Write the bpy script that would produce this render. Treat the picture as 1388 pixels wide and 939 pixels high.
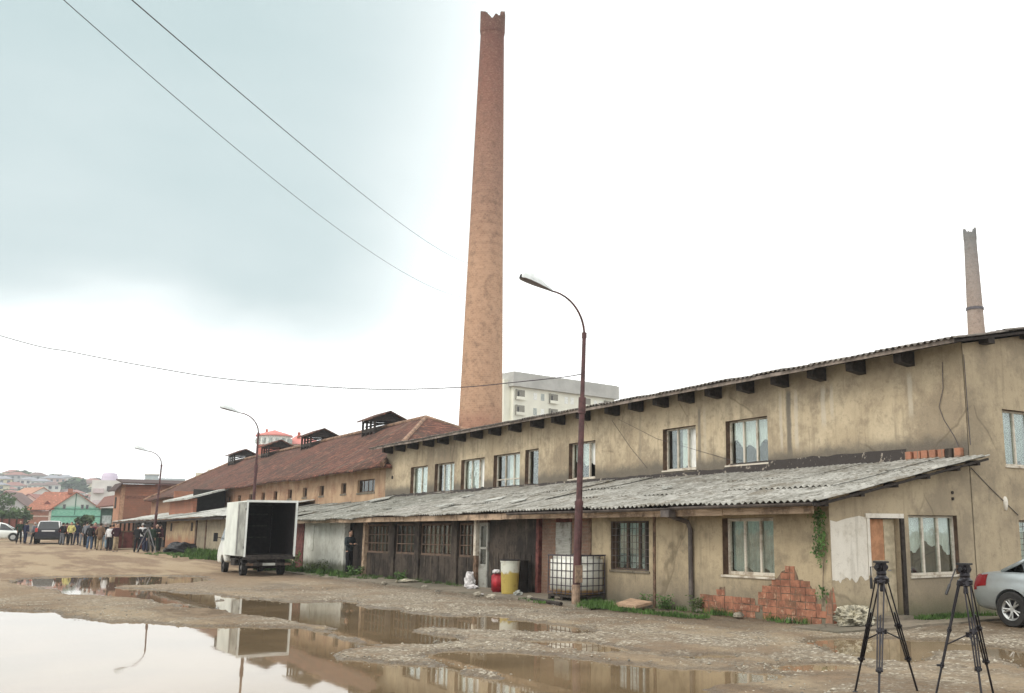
import bpy, bmesh, math, random
import numpy as np
from mathutils import Vector, Matrix, noise as mnoise

for o in list(bpy.data.objects): bpy.data.objects.remove(o)
S = bpy.context.scene
COL = S.collection
R = math.radians
rnd = random.Random(7)

# ------------------------------------------------------------------ camera
CAM_H = 1.75
PITCH = math.atan(250 / 1315); YAW = math.atan(940 / math.hypot(1315, 250))
cam = bpy.data.cameras.new('camera'); camo = bpy.data.objects.new('camera', cam); COL.objects.link(camo)
camo.location = (0, 0, CAM_H); camo.rotation_euler = (math.pi / 2 + PITCH, 0, -YAW)
cam.sensor_width = 36; cam.lens = 1315 / 1388 * 36
cam.shift_x = -156 / 1388; cam.shift_y = 0.0
cam.clip_start = .1; cam.clip_end = 6000
S.camera = camo
S.view_settings.view_transform = 'Standard'; S.view_settings.look = 'None'
S.view_settings.exposure = 0.0; S.view_settings.gamma = 1; S.view_settings.use_curve_mapping = False
S.render.engine = 'CYCLES'
S.cycles.max_bounces = 7; S.cycles.transparent_max_bounces = 12; S.cycles.volume_bounces = 0

# ------------------------------------------------------------------ sky and sun
SUN_EL, SUN_AZ = R(48), R(-95)       # azimuth clockwise from +Y (behind and left of the camera)
sun = bpy.data.lights.new('sun', 'SUN'); sun.energy = 1.5; sun.angle = R(22); sun.color = (1, .92, .80)
suno = bpy.data.objects.new('sun', sun); COL.objects.link(suno)
sd = Vector((math.sin(SUN_AZ) * math.cos(SUN_EL), math.cos(SUN_AZ) * math.cos(SUN_EL), math.sin(SUN_EL)))
suno.rotation_euler = sd.to_track_quat('Z', 'Y').to_euler(); suno.location = (0, 0, 60)
W = bpy.data.worlds.new('World'); S.world = W; W.use_nodes = True
nt = W.node_tree; nt.nodes.clear()
def N(t, nt_, **k):
    n = nt_.nodes.new(t)
    for a, b in k.items(): setattr(n, a, b)
    return n
out = N('ShaderNodeOutputWorld', nt)
sky = N('ShaderNodeTexSky', nt, sky_type='NISHITA', sun_disc=False)
sky.sun_elevation = SUN_EL; sky.sun_rotation = SUN_AZ % (2 * math.pi)
b1 = N('ShaderNodeBackground', nt); b1.inputs[1].default_value = .08
nt.links.new(sky.outputs[0], b1.inputs[0])
tc = N('ShaderNodeTexCoord', nt)
nz = N('ShaderNodeTexNoise', nt); nz.inputs['Scale'].default_value = 2.1; nz.inputs['Detail'].default_value = 4; nz.inputs['Roughness'].default_value = .5
mp = N('ShaderNodeMapping', nt); mp.inputs['Scale'].default_value = (1, 1, 2.2); mp.inputs['Location'].default_value = (3.1, .4, 1.7)
nt.links.new(tc.outputs['Generated'], mp.inputs[0]); nt.links.new(mp.outputs[0], nz.inputs[0])
# darker, blue-grey bank of cloud towards the upper left (two broad lobes), bright overcast elsewhere
def lobe(az, el, r0, r1):
    d = (math.sin(R(az)) * math.cos(R(el)), math.cos(R(az)) * math.cos(R(el)), math.sin(R(el)))
    vm = N('ShaderNodeVectorMath', nt, operation='DISTANCE'); vm.inputs[1].default_value = d
    nt.links.new(tc.outputs['Generated'], vm.inputs[0])
    mr = N('ShaderNodeMapRange', nt, interpolation_type='SMOOTHSTEP'); mr.inputs['From Min'].default_value = r1; mr.inputs['From Max'].default_value = r0
    nt.links.new(vm.outputs['Value'], mr.inputs['Value']); return mr.outputs[0]
def vmath(op, a, b):
    m = N('ShaderNodeMath', nt, operation=op)
    for i, v in enumerate((a, b)):
        if isinstance(v, (int, float)): m.inputs[i].default_value = v
        else: nt.links.new(v, m.inputs[i])
    return m.outputs[0]
l1 = lobe(5, 23, .06, .50); l2 = lobe(13, 17, .04, .26); l3 = lobe(-4, 36, .10, .58)
lo = vmath('MAXIMUM', vmath('MAXIMUM', l1, vmath('MULTIPLY', l2, .9)), vmath('MULTIPLY', l3, .8))
nf = N('ShaderNodeMapRange', nt); nf.inputs['From Min'].default_value = .3; nf.inputs['From Max'].default_value = .62; nf.inputs['To Min'].default_value = .68; nf.inputs['To Max'].default_value = 1.2
nt.links.new(nz.outputs[0], nf.inputs['Value'])
sx = N('ShaderNodeSeparateXYZ', nt); nt.links.new(tc.outputs['Generated'], sx.inputs[0])
ez = N('ShaderNodeMapRange', nt, interpolation_type='SMOOTHSTEP'); ez.inputs['From Min'].default_value = .125; ez.inputs['From Max'].default_value = .235
nt.links.new(vmath('ADD', sx.outputs[2], vmath('MULTIPLY', vmath('SUBTRACT', nz.outputs[0], .5), .16)), ez.inputs['Value'])
cf = vmath('MINIMUM', vmath('MULTIPLY', vmath('MULTIPLY', lo, ez.outputs[0]), nf.outputs[0]), 1.0)
big_ = vmath('MULTIPLY', lobe(2, 27, .22, .56), ez.outputs[0])
m0 = N('ShaderNodeMixRGB', nt); m0.inputs[1].default_value = (1.95, 1.95, 1.9, 1); m0.inputs[2].default_value = (.97, 1.05, 1.05, 1); nt.links.new(big_, m0.inputs[0])
mx = N('ShaderNodeMixRGB', nt); nt.links.new(m0.outputs[0], mx.inputs[1]); mx.inputs[2].default_value = (.62, .765, .775, 1)
nt.links.new(cf, mx.inputs[0])
# very slight cloud structure in the bright overcast
b2 = N('ShaderNodeBackground', nt); nt.links.new(mx.outputs[0], b2.inputs[0]); b2.inputs[1].default_value = 1.0
ms = N('ShaderNodeMixShader', nt); ms.inputs[0].default_value = .92
nt.links.new(b1.outputs[0], ms.inputs[1]); nt.links.new(b2.outputs[0], ms.inputs[2]); nt.links.new(ms.outputs[0], out.inputs[0])

# ------------------------------------------------------------------ helpers
_f = np.array([math.sin(YAW) * math.cos(PITCH), math.cos(YAW) * math.cos(PITCH), math.sin(PITCH)])
_r = np.array([math.cos(YAW), -math.sin(YAW), 0.]); _u = np.cross(_r, _f)
def gp(x, y, z=0.):                                  # where a survey sight line meets height z
    d = _f * 1315 + _r * (x - 850) + _u * (470 - y); t = (z - CAM_H) / d[2]
    return (float(d[0] * t), float(d[1] * t))
def az_of(x): return YAW + math.atan((x - 850) / 1338.55)
def gz(x, y):                                        # gentle rise of the yard away from the camera
    r = math.hypot(x, y); t = max(0., r - 45)
    return min(1.05, .0160 * t)
def az_pt(px_, dist): a = az_of(px_); return (math.sin(a) * dist, math.cos(a) * dist)
def elz(y, depth_dist, px_=850):                     # height of a sight line (pixel x,y) at a horizontal distance
    d = _f * 1315 + _r * (px_ - 850) + _u * (470 - y); return CAM_H + d[2] / math.hypot(d[0], d[1]) * depth_dist

class MB:
    def __init__(s): s.v = []; s.f = []
    def add(s, vs, fs):
        n = len(s.v); s.v += [tuple(p) for p in vs]; s.f += [tuple(i + n for i in f) for f in fs]
    def box(s, x0, x1, y0, y1, z0, z1, tf=None):
        P = [(x, y, z) for x in (min(x0, x1), max(x0, x1)) for y in (min(y0, y1), max(y0, y1)) for z in (min(z0, z1), max(z0, z1))]
        if tf: P = [tf(p) for p in P]
        s.add(P, [(0, 1, 3, 2), (4, 6, 7, 5), (0, 4, 5, 1), (2, 3, 7, 6), (0, 2, 6, 4), (1, 5, 7, 3)])
    def hexa(s, P):                                  # 4 bottom pts ccw, 4 top pts
        s.add(P, [(3, 2, 1, 0), (4, 5, 6, 7), (0, 1, 5, 4), (1, 2, 6, 5), (2, 3, 7, 6), (3, 0, 4, 7)])
    def quad(s, a, b, c, d): s.add([a, b, c, d], [(0, 1, 2, 3)])
    def poly(s, pts): s.add(pts, [tuple(range(len(pts)))])
    def tube(s, pts, rad, n=8, cap=True):
        pts = [Vector(p) for p in pts]; m = len(pts)
        if not hasattr(rad, '__len__'): rad = [rad] * m
        vs = []; prev = None
        for i, p in enumerate(pts):
            t = (pts[min(i + 1, m - 1)] - pts[max(i - 1, 0)]).normalized()
            if prev is None:
                a = Vector((0, 0, 1)) if abs(t.z) < .9 else Vector((1, 0, 0)); u = t.cross(a).normalized()
            else: u = (prev - t * prev.dot(t)).normalized()
            prev = u; w = t.cross(u)
            for k in range(n):
                an = 2 * math.pi * k / n; vs.append(p + (u * math.cos(an) + w * math.sin(an)) * rad[i])
        fs = [(i * n + k, i * n + (k + 1) % n, (i + 1) * n + (k + 1) % n, (i + 1) * n + k) for i in range(m - 1) for k in range(n)]
        if cap: fs += [tuple(range(n))[::-1], tuple((m - 1) * n + k for k in range(n))]
        s.add(vs, fs)
    def lathe(s, c, prof, n=24, cap=True):           # prof: list of (r,z)
        vs = [(c[0] + r * math.cos(2 * math.pi * k / n), c[1] + r * math.sin(2 * math.pi * k / n), c[2] + z) for r, z in prof for k in range(n)]
        fs = [(i * n + k, i * n + (k + 1) % n, (i + 1) * n + (k + 1) % n, (i + 1) * n + k) for i in range(len(prof) - 1) for k in range(n)]
        if cap: fs += [tuple(range(n))[::-1], tuple((len(prof) - 1) * n + k for k in range(n))]
        s.add(vs, fs)
    def disc(s, c, axis, r, th, n=24, r2=None):
        a = Vector(axis).normalized(); c = Vector(c); s.tube([c - a * th / 2, c + a * th / 2], [r, r if r2 is None else r2], n)
    def ell(s, c, rx, ry, rz, nu=14, nv=9, fn=None):
        vs = []; fs = []
        for j in range(nv + 1):
            th = math.pi * j / nv
            for i in range(nu):
                ph = 2 * math.pi * i / nu; p = (math.sin(th) * math.cos(ph), math.sin(th) * math.sin(ph), math.cos(th))
                if fn: p = fn(p)
                vs.append((c[0] + rx * p[0], c[1] + ry * p[1], c[2] + rz * p[2]))
        for j in range(nv):
            for i in range(nu): fs.append((j * nu + i, (j + 1) * nu + i, (j + 1) * nu + (i + 1) % nu, j * nu + (i + 1) % nu))
        s.add(vs, fs)
    def mesh(s, name, m=None, smooth=False):
        me = bpy.data.meshes.new(name); me.from_pydata(s.v, [], s.f)
        if m: me.materials.append(m)
        if smooth: me.shade_smooth()
        me.validate(); me.update(); return me

def setp(o, label=None, cat=None, group=None, kind=None):
    if label: o['label'] = label
    if cat: o['category'] = cat
    if group: o['group'] = group
    if kind: o['kind'] = kind
    return o
def link(name, me, parent=None, world=True):
    o = bpy.data.objects.new(name, me); COL.objects.link(o)
    if parent is not None:
        o.parent = parent
        if world:
            L = Vector((0, 0, 0)); p = parent
            while p: L += p.location; p = p.parent
            o.location = -L
    return o
def part(name, mb, m, parent, world=True, smooth=False, label=None):
    o = link(name, mb.mesh(name, m, smooth), parent, world)
    if label: o['label'] = label
    return o
def solo(name, mb, m, label, cat, group=None, smooth=False):
    return setp(link(name, mb.mesh(name, m, smooth)), label, cat, group)
def struct(name, mb, m, smooth=False, kind='structure', label=None, cat=None):
    return setp(link(name, mb.mesh(name, m, smooth)), label, cat, None, kind)
def empty(name, loc, label, cat, group=None, rz=0.):
    o = bpy.data.objects.new(name, None); COL.objects.link(o); o.location = loc; o.rotation_euler = (0, 0, rz)
    return setp(o, label, cat, group)
def copy_tree(o, parent=None):
    c = o.copy(); COL.objects.link(c); c.parent = parent
    for ch in list(o.children): copy_tree(ch, c)
    return c
def smooth_by_angle(o, ang=35):
    me = o.data; me.shade_smooth()
    try: me.set_sharp_from_angle(angle=R(ang))
    except Exception: pass

# ------------------------------------------------------------------ materials
def c4(c): return (c[0], c[1], c[2], 1)
class MT:
    def __init__(s, name, rough=.8, spec=.3, metal=0.):
        s.m = bpy.data.materials.new(name); s.m.use_nodes = True; s.t = s.m.node_tree; s.b = s.t.nodes['Principled BSDF']
        s.b.inputs['Roughness'].default_value = rough; s.b.inputs['Metallic'].default_value = metal
        s.b.inputs['Specular IOR Level'].default_value = spec
        s.co = N('ShaderNodeTexCoord', s.t).outputs['Object']
    def n(s, t, **k): return N(t, s.t, **k)
    def l(s, a, b): s.t.links.new(a, b)
    def put(s, sock, v):
        if isinstance(v, bpy.types.NodeSocket): s.l(v, sock)
        elif isinstance(v, tuple): sock.default_value = c4(v) if len(sock.default_value) == 4 else v
        else: sock.default_value = v
    def map(s, scale=(1, 1, 1), loc=(0, 0, 0), src=None, rot=(0, 0, 0)):
        m = s.n('ShaderNodeMapping'); m.inputs['Scale'].default_value = scale; m.inputs['Location'].default_value = loc; m.inputs['Rotation'].default_value = rot
        s.l(src or s.co, m.inputs[0]); return m.outputs[0]
    def noise(s, scale, detail=5, rough=.55, vec=None, dist=0.):
        m = s.n('ShaderNodeTexNoise'); m.inputs['Scale'].default_value = scale; m.inputs['Detail'].default_value = detail
        m.inputs['Roughness'].default_value = rough; m.inputs['Distortion'].default_value = dist; s.l(vec or s.co, m.inputs[0]); return m.outputs[0]
    def rng(s, v, a, b, c=0., d=1., smooth=True):
        m = s.n('ShaderNodeMapRange', interpolation_type='SMOOTHSTEP' if smooth else 'LINEAR'); s.l(v, m.inputs['Value'])
        for k, x in zip(('From Min', 'From Max', 'To Min', 'To Max'), (a, b, c, d)): m.inputs[k].default_value = x
        return m.outputs[0]
    def mix(s, f, a, b, mode='MIX'):
        m = s.n('ShaderNodeMixRGB', blend_type=mode); s.put(m.inputs[0], f); s.put(m.inputs[1], a); s.put(m.inputs[2], b); return m.outputs[0]
    def math(s, op, a, b=0.):
        m = s.n('ShaderNodeMath', operation=op); s.put(m.inputs[0], a); s.put(m.inputs[1], b); return m.outputs[0]
    def xyz(s):
        m = s.n('ShaderNodeSeparateXYZ'); s.l(s.co, m.inputs[0]); return m.outputs
    def comb(s, x, y, z):
        m = s.n('ShaderNodeCombineXYZ'); s.put(m.inputs[0], x); s.put(m.inputs[1], y); s.put(m.inputs[2], z); return m.outputs[0]
    def bump(s, h, strength=.5, dist=.02):
        m = s.n('ShaderNodeBump'); m.inputs['Strength'].default_value = strength; m.inputs['Distance'].default_value = dist; s.l(h, m.inputs['Height'])
        s.l(m.outputs[0], s.b.inputs['Normal']); return s
    def col(s, c): s.put(s.b.inputs['Base Color'], c); return s
    def rgh(s, c): s.put(s.b.inputs['Roughness'], c); return s

def plain(name, c, rough=.6, metal=0., spec=.4, var=.25, scale=6., bump=0.):
    t = MT(name, rough, spec, metal)
    n1 = t.noise(scale, 5, .6); d = tuple(x * (1 - var) for x in c); h = tuple(min(1, x * (1 + var * .5)) for x in c)
    t.col(t.mix(t.rng(n1, .35, .65), d, h))
    if bump: t.bump(t.noise(scale * 8, 4), bump, .01)
    return t.m

def plaster(name, c1, c2, dark, bands=(), streaks=(), damp=None, bumpd=.02):
    t = MT(name, .92, .15)
    big = t.noise(.55, 6, .6); mid = t.noise(2.6, 6, .62); fine = t.noise(38, 3, .6)
    c = t.mix(t.rng(big, .38, .62), c1, c2)
    c = t.mix(t.math('MULTIPLY', t.rng(t.noise(.33, 8, .72, t.map(loc=(2, 9, 5))), .47, .60), .72), c, dark)
    c = t.mix(t.math('MULTIPLY', t.rng(mid, .50, .70), .60), c, dark)
    c = t.mix(t.math('MULTIPLY', t.rng(t.noise(7.5, 6, .7, t.map(loc=(7, 1, 3))), .52, .68), .40), c, tuple(x * .7 for x in dark))
    hi = tuple(min(.9, x * 1.25) for x in c1)
    c = t.mix(t.math('MULTIPLY', t.rng(t.noise(1.3, 6, .65, t.map((1, 1, 1), (9, 4, 2))), .56, .74), .45), c, hi)
    st = t.noise(2.2, 5, .6, t.map((1.0, 2.0, .16)), .3)     # long vertical rain streaks
    c = t.mix(t.math('MULTIPLY', t.rng(st, .52, .70), .42), c, dark)
    st2 = t.noise(7., 4, .6, t.map((1.0, 1.0, .09), (5, 1, 3)))
    c = t.mix(t.math('MULTIPLY', t.rng(st2, .57, .70), .32), c, tuple(x * .6 for x in dark))
    X, Y, Z = t.xyz()
    wob = t.math('MULTIPLY', t.math('SUBTRACT', mid, .5), .5)
    for z0, z1, col_, amt in bands:                          # dirt that has gathered at a height of the wall
        zz = t.math('ADD', Z, wob)
        c = t.mix(t.math('MULTIPLY', t.rng(zz, z1, z0), amt), c, col_)
    for y0, w, zt, zb, col_, amt in streaks:
        yy = t.math('ABSOLUTE', t.math('SUBTRACT', t.math('ADD', Y, t.math('MULTIPLY', wob, .25)), y0))
        a = t.math('MULTIPLY', t.rng(yy, w, w * .35), t.math('MULTIPLY', t.rng(Z, zt, zt - .3), t.rng(Z, zb, zb + .4)))
        c = t.mix(t.math('MULTIPLY', a, amt), c, col_)
    c = t.mix(.14, c, t.mix(fine, (.05, .045, .04), (.75, .7, .62)))
    t.col(c)
    # hairline cracks
    vo = t.n('ShaderNodeTexVoronoi', feature='DISTANCE_TO_EDGE'); vo.inputs['Scale'].default_value = .45; nw_ = t.n('ShaderNodeTexNoise'); nw_.inputs['Scale'].default_value = 1.7; t.l(t.co, nw_.inputs[0])
    t.l(t.map((1, 1, .8), src=t.mix(.22, t.co, nw_.outputs[1])), vo.inputs[0])
    ck = t.math('MULTIPLY', t.rng(vo.outputs['Distance'], .012, .002), t.rng(t.noise(.6, 3, .5, t.map(loc=(8, 3, 3))), .5, .56))
    c = t.mix(t.math('MULTIPLY', ck, .4), c, tuple(x * .45 for x in dark)); t.col(c)
    t.bump(t.math('ADD', t.math('MULTIPLY', fine, .35), mid), .55, bumpd)
    return t.m

def brickmat(name, c1, c2, mortar, axis='X', scale=1., w=.26, h=.09, blotch=None, rough=.9, mortar_w=.02):
    t = MT(name, rough, .15); X, Y, Z = t.xyz()
    b = t.n('ShaderNodeTexBrick'); u = {'X': Y, 'Y': X}[axis]
    t.l(t.comb(u, Z, 0.), b.inputs[0])
    b.inputs['Scale'].default_value = scale; b.inputs['Brick Width'].default_value = w; b.inputs['Row Height'].default_value = h; b.inputs['Mortar Size'].default_value = mortar_w
    b.inputs['Mortar Smooth'].default_value = .3; b.inputs['Bias'].default_value = 0.
    b.inputs[1].default_value = c4(c1); b.inputs[2].default_value = c4(c2); b.inputs[3].default_value = c4(mortar)
    nn = t.noise(1.2, 6, .6); c = t.mix(t.math('MULTIPLY', t.rng(nn, .4, .7), .5), b.outputs[0], tuple(x * .5 for x in c1))
    if blotch: c = t.mix(t.math('MULTIPLY', t.rng(t.noise(.5, 6, .65, t.map(loc=(3, 7, 1))), .42, .6), .8), c, blotch)
    c = t.mix(.25, c, t.mix(t.noise(22, 3), (.03, .02, .02), (.6, .45, .35)))
    t.col(c); t.bump(t.math('ADD', t.math('MULTIPLY', b.outputs[1], -1.), t.noise(20, 3)), .5, .015); return t.m

M = {}
BE1, BE2, BED = (.56, .465, .315), (.43, .345, .225), (.215, .168, .112)
M['plaster_up'] = plaster('ochre render', BE1, BE2, BED, bands=[(3.62, 4.02, (.085, .075, .06), .88), (5.9, 4.9, (.20, .165, .12), .35)],
    streaks=[(18.55, .13, 5.6, 3.5, (.10, .09, .075), .85), (18.28, .09, 5.5, 3.7, (.56, .51, .42), .6), (18.85, .08, 5.5, 3.7, (.56, .51, .42), .55), (17.3, .12, 5.5, 4.2, (.58, .53, .43), .6), (17.0, .08, 5.5, 4.4, (.58, .53, .43), .5),
             (22.3, .10, 5.5, 3.5, (.15, .13, .105), .8), (22.05, .10, 5.5, 3.6, (.52, .46, .35), .5), (25.3, .09, 5.6, 3.6, (.26, .22, .16), .5), (14.55, .1, 5.5, 4.2, (.58, .53, .43), .5),
             (28.7, .05, 5.5, 3.5, (.22, .18, .13), .6)] + [(38.3 + .62 * i, .10, 5.7, 4.6, (.20, .165, .115), .5) for i in range(9)])
M['plaster_low'] = plaster('ochre render low', (.46, .37, .235), (.38, .30, .185), (.20, .16, .10), bands=[(.10, .95, (.15, .125, .09), .75), (-.1, .40, (.075, .075, .045), .8)], streaks=[(18.62, .04, 2.2, 0, (.12, .07, .05), .8)])
M['plaster_end'] = plaster('ochre render end', (.45, .365, .24), (.38, .305, .20), (.23, .185, .125), bands=[(.1, .62, (.13, .12, .06), .8), (-.1, .35, (.07, .075, .035), .8)])
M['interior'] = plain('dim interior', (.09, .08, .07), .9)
def sootm():
    t = MT('sooty wall', .8, .2); c = t.mix(t.rng(t.noise(1.1, 7, .7), .4, .62), (.026, .021, .018), (.075, .06, .048))
    c = t.mix(t.math('MULTIPLY', t.rng(t.noise(3., 6, .7, t.map((1, 2.5, .3))), .54, .68), .7), c, (.14, .115, .09)); c = t.mix(t.math('MULTIPLY', t.rng(t.noise(8, 6, .7), .52, .66), .6), c, (.012, .01, .009))
    t.col(c); t.bump(t.noise(9, 5), .5, .02); return t.m
M['soot'] = sootm()
M['whitewash'] = plaster('whitewash', (.78, .74, .66), (.70, .66, .58), (.5, .45, .36))
M['white_wall'] = plaster('white wall', (.82, .84, .78), (.76, .78, .72), (.5, .5, .44), bands=[(.3, .62, (.07, .085, .045), .9)])
M['red_pillar'] = plain('red pillar paint', (.14, .045, .038), .85, var=.5)
M['brick_expo'] = brickmat('exposed hollow brick', (.44, .18, .10), (.33, .125, .075), (.24, .17, .12), 'X', w=.33, h=.21, mortar_w=.016, blotch=(.17, .10, .065))
M['brick_expoY'] = brickmat('exposed hollow brick y', (.46, .17, .09), (.36, .12, .065), (.30, .21, .15), 'Y', w=.33, h=.21, mortar_w=.016)
M['brick_small'] = brickmat('old brick', (.40, .20, .13), (.30, .14, .09), (.42, .33, .24), 'X', w=.27, h=.085)
M['wood_dark'] = plain('tarred timber', (.035, .027, .022), .85, var=.5, scale=12, bump=.3)
M['wood_brown'] = plain('brown timber', (.16, .10, .065), .8, var=.5, scale=9, bump=.3)
def woodgrain(name, c1, c2, dirt):
    t = MT(name, .8, .25); g = t.noise(5, 6, .7, t.map((8, .7, 8))); c = t.mix(t.rng(g, .35, .65), c1, c2)
    c = t.mix(t.math('MULTIPLY', t.rng(t.noise(2.2, 6, .7), .48, .64), .85), c, dirt); t.col(c); t.bump(g, .4, .008); return t.m
M['fascia'] = woodgrain('weathered fascia board', (.50, .38, .27), (.36, .26, .18), (.15, .105, .075))
M['frame_white'] = woodgrain('flaking white window paint', (.66, .62, .53), (.55, .50, .42), (.28, .22, .16))
M['frame_brown'] = woodgrain('bare window timber', (.17, .115, .085), (.11, .075, .055), (.06, .045, .035))
M['frame_grey'] = woodgrain('grey door paint', (.34, .34, .31), (.26, .26, .23), (.12, .10, .09))
M['reveal'] = plain('dark brown reveal', (.12, .075, .05), .85, var=.4, scale=5)
M['curtain'] = plain('white curtain', (.86, .87, .84), .9, var=.12, scale=3)
M['curtain_dim'] = plain('grey blind', (.42, .46, .44), .9, var=.3, scale=3)
def glassmat(name, tint, refl=1.0, rough=.03):
    t = MT(name); t.t.nodes.remove(t.b); o = [n for n in t.t.nodes if n.type == 'OUTPUT_MATERIAL'][0]
    tr = t.n('ShaderNodeBsdfTransparent'); tr.inputs[0].default_value = c4(tint)
    gl = t.n('ShaderNodeBsdfGlossy'); gl.inputs['Roughness'].default_value = rough; gl.inputs[0].default_value = (.9, .95, .95, 1)
    ge = t.n('ShaderNodeNewGeometry'); fr = t.n('ShaderNodeFresnel'); t.l(t.rng(ge.outputs['Backfacing'], 0, 1, 1.5, 1 / 1.5, False), fr.inputs[0])
    bp = t.n('ShaderNodeBump'); bp.inputs['Strength'].default_value = .12; bp.inputs['Distance'].default_value = .02; t.l(t.noise(2.2, 2), bp.inputs['Height']); t.l(bp.outputs[0], gl.inputs['Normal'])
    f = t.math('MINIMUM', t.math('ADD', t.math('MULTIPLY', fr.outputs[0], 1.8 * refl), .04), 1.)
    mx_ = t.n('ShaderNodeMixShader'); t.l(f, mx_.inputs[0]); t.l(tr.outputs[0], mx_.inputs[1]); t.l(gl.outputs[0], mx_.inputs[2]); t.l(mx_.outputs[0], o.inputs[0]); return t.m
M['glass'] = glassmat('window glass', (.86, .90, .88), 1.05)
M['glass_car'] = glassmat('car glass', (.06, .07, .08), .55)
M['glass_dirty'] = glassmat('dirty glass', (.62, .60, .54), .6, .25)
# corrugated fibre cement
def corr(name, c1, c2, moss, light=.5):
    t = MT(name, .93, .12)
    a = t.noise(1.1, 7, .68); b = t.noise(9, 6, .7, t.map((.5, 1, 1))); d = t.noise(3.2, 6, .7, t.map(loc=(4, 2, 8)))
    c = t.mix(t.rng(a, .35, .65), c1, c2)
    c = t.mix(t.math('MULTIPLY', t.rng(b, .5, .62), .75), c, moss)
    c = t.mix(t.math('MULTIPLY', t.rng(d, .55, .66), .7), c, tuple(x * .55 for x in moss))
    c = t.mix(t.math('MULTIPLY', t.rng(t.noise(.9, 7, .75, t.map(loc=(6, 2, 1))), .52, .64), .6), c, (.14, .115, .08))
    c = t.mix(t.math('MULTIPLY', t.rng(t.noise(5, 7, .78, t.map((.6, 1, 1), loc=(1, 8, 2))), .53, .62), light), c, (.60, .59, .54))
    t.col(c); t.bump(b, .5, .01); return t.m
M['corr'] = corr('weathered fibre cement sheet', (.36, .355, .325), (.22, .215, .19), (.115, .105, .085), .45)
M['corr_old'] = corr('old fibre cement sheet', (.27, .27, .245), (.19, .19, .165), (.09, .09, .07))
M['corr_light'] = corr('pale fibre cement sheet', (.50, .51, .48), (.40, .41, .38), (.20, .20, .17))
M['corr_brown'] = corr('brown grey roof sheet', (.17, .15, .13), (.11, .10, .09), (.06, .055, .05), .25)
def tiles(name, c1, c2, c3, pitch=.24, row=.32, dark=(.04, .03, .03)):
    t = MT(name, .9, .12); X, Y, Z = t.xyz()
    br = t.n('ShaderNodeTexBrick'); s = t.math('MULTIPLY', Z, 1.9)
    t.l(t.comb(Y, s, 0.), br.inputs[0]); br.inputs['Scale'].default_value = 1.; br.inputs['Brick Width'].default_value = pitch; br.inputs['Row Height'].default_value = row
    br.inputs['Mortar Size'].default_value = .03; br.inputs['Mortar Smooth'].default_value = .5
    br.inputs[1].default_value = c4(c1); br.inputs[2].default_value = c4(c2); br.inputs[3].default_value = c4(dark)
    a = t.noise(.30, 8, .72); c = t.mix(t.math('MULTIPLY', t.rng(a, .42, .58), .85), br.outputs[0], c3)
    c = t.mix(t.math('MULTIPLY', t.rng(t.noise(1.6, 7, .78, t.map((1, 1.6, 1))), .49, .62), .8), c, dark)
    c = t.mix(t.math('MULTIPLY', t.rng(t.noise(2.4, 7, .78, t.map(loc=(5, 5, 5))), .53, .64), .75), c, tuple(min(1, x * 1.9) for x in c1))
    c = t.mix(t.math('MULTIPLY', t.rng(t.noise(.8, 6, .7, t.map((.25, 2.2, .25), loc=(1, 8, 5))), .54, .66), .55), c, (.16, .14, .11))
    t.col(c); t.bump(t.math('ADD', t.math('MULTIPLY', br.outputs[1], -1.), t.noise(4, 4)), .7, .04); return t.m
M['tiles'] = tiles('old clay roof tiles', (.20, .088, .060), (.125, .055, .040), (.075, .046, .034))
M['tiles_red'] = tiles('red clay roof tiles', (.44, .19, .125), (.37, .155, .10), (.30, .135, .09), dark=(.22, .10, .07))
def pillars(): pass
def brickwall_long():
    t = MT('long brick wall', .92, .12); X, Y, Z = t.xyz()
    b = t.n('ShaderNodeTexBrick'); t.l(t.comb(Y, Z, 0.), b.inputs[0]); b.inputs['Scale'].default_value = 1.; b.inputs['Brick Width'].default_value = .27; b.inputs['Row Height'].default_value = .085; b.inputs['Mortar Size'].default_value = .014
    b.inputs[1].default_value = (.34, .17, .10, 1); b.inputs[2].default_value = (.26, .12, .075, 1); b.inputs[3].default_value = (.36, .27, .19, 1)
    pl = t.mix(t.rng(t.noise(1.3, 6), .35, .65), (.47, .335, .22), (.37, .25, .165))
    f = t.math('ADD', t.rng(Y, 52, 88, .25, .95), t.math('MULTIPLY', t.math('SUBTRACT', t.noise(.8, 7, .7), .5), 2.2))
    c = t.mix(t.rng(f, .3, .7), pl, b.outputs[0])
    c = t.mix(t.math('MULTIPLY', t.rng(t.noise(2.2, 6, .65, t.map((1, 1.5, .2))), .5, .7), .4), c, (.12, .08, .06))
    t.col(c); t.bump(t.noise(9, 4), .4, .02); return t.m
M['brick_long'] = brickwall_long()
M['brick_red'] = brickmat('raw red brick', (.44, .15, .08), (.31, .11, .06), (.20, .10, .07), 'Y', w=.5, h=.25, blotch=(.24, .10, .06))
M['brick_redX'] = brickmat('raw red brick side', (.50, .24, .14), (.44, .20, .12), (.38, .24, .16), 'X', w=.5, h=.25)
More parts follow.
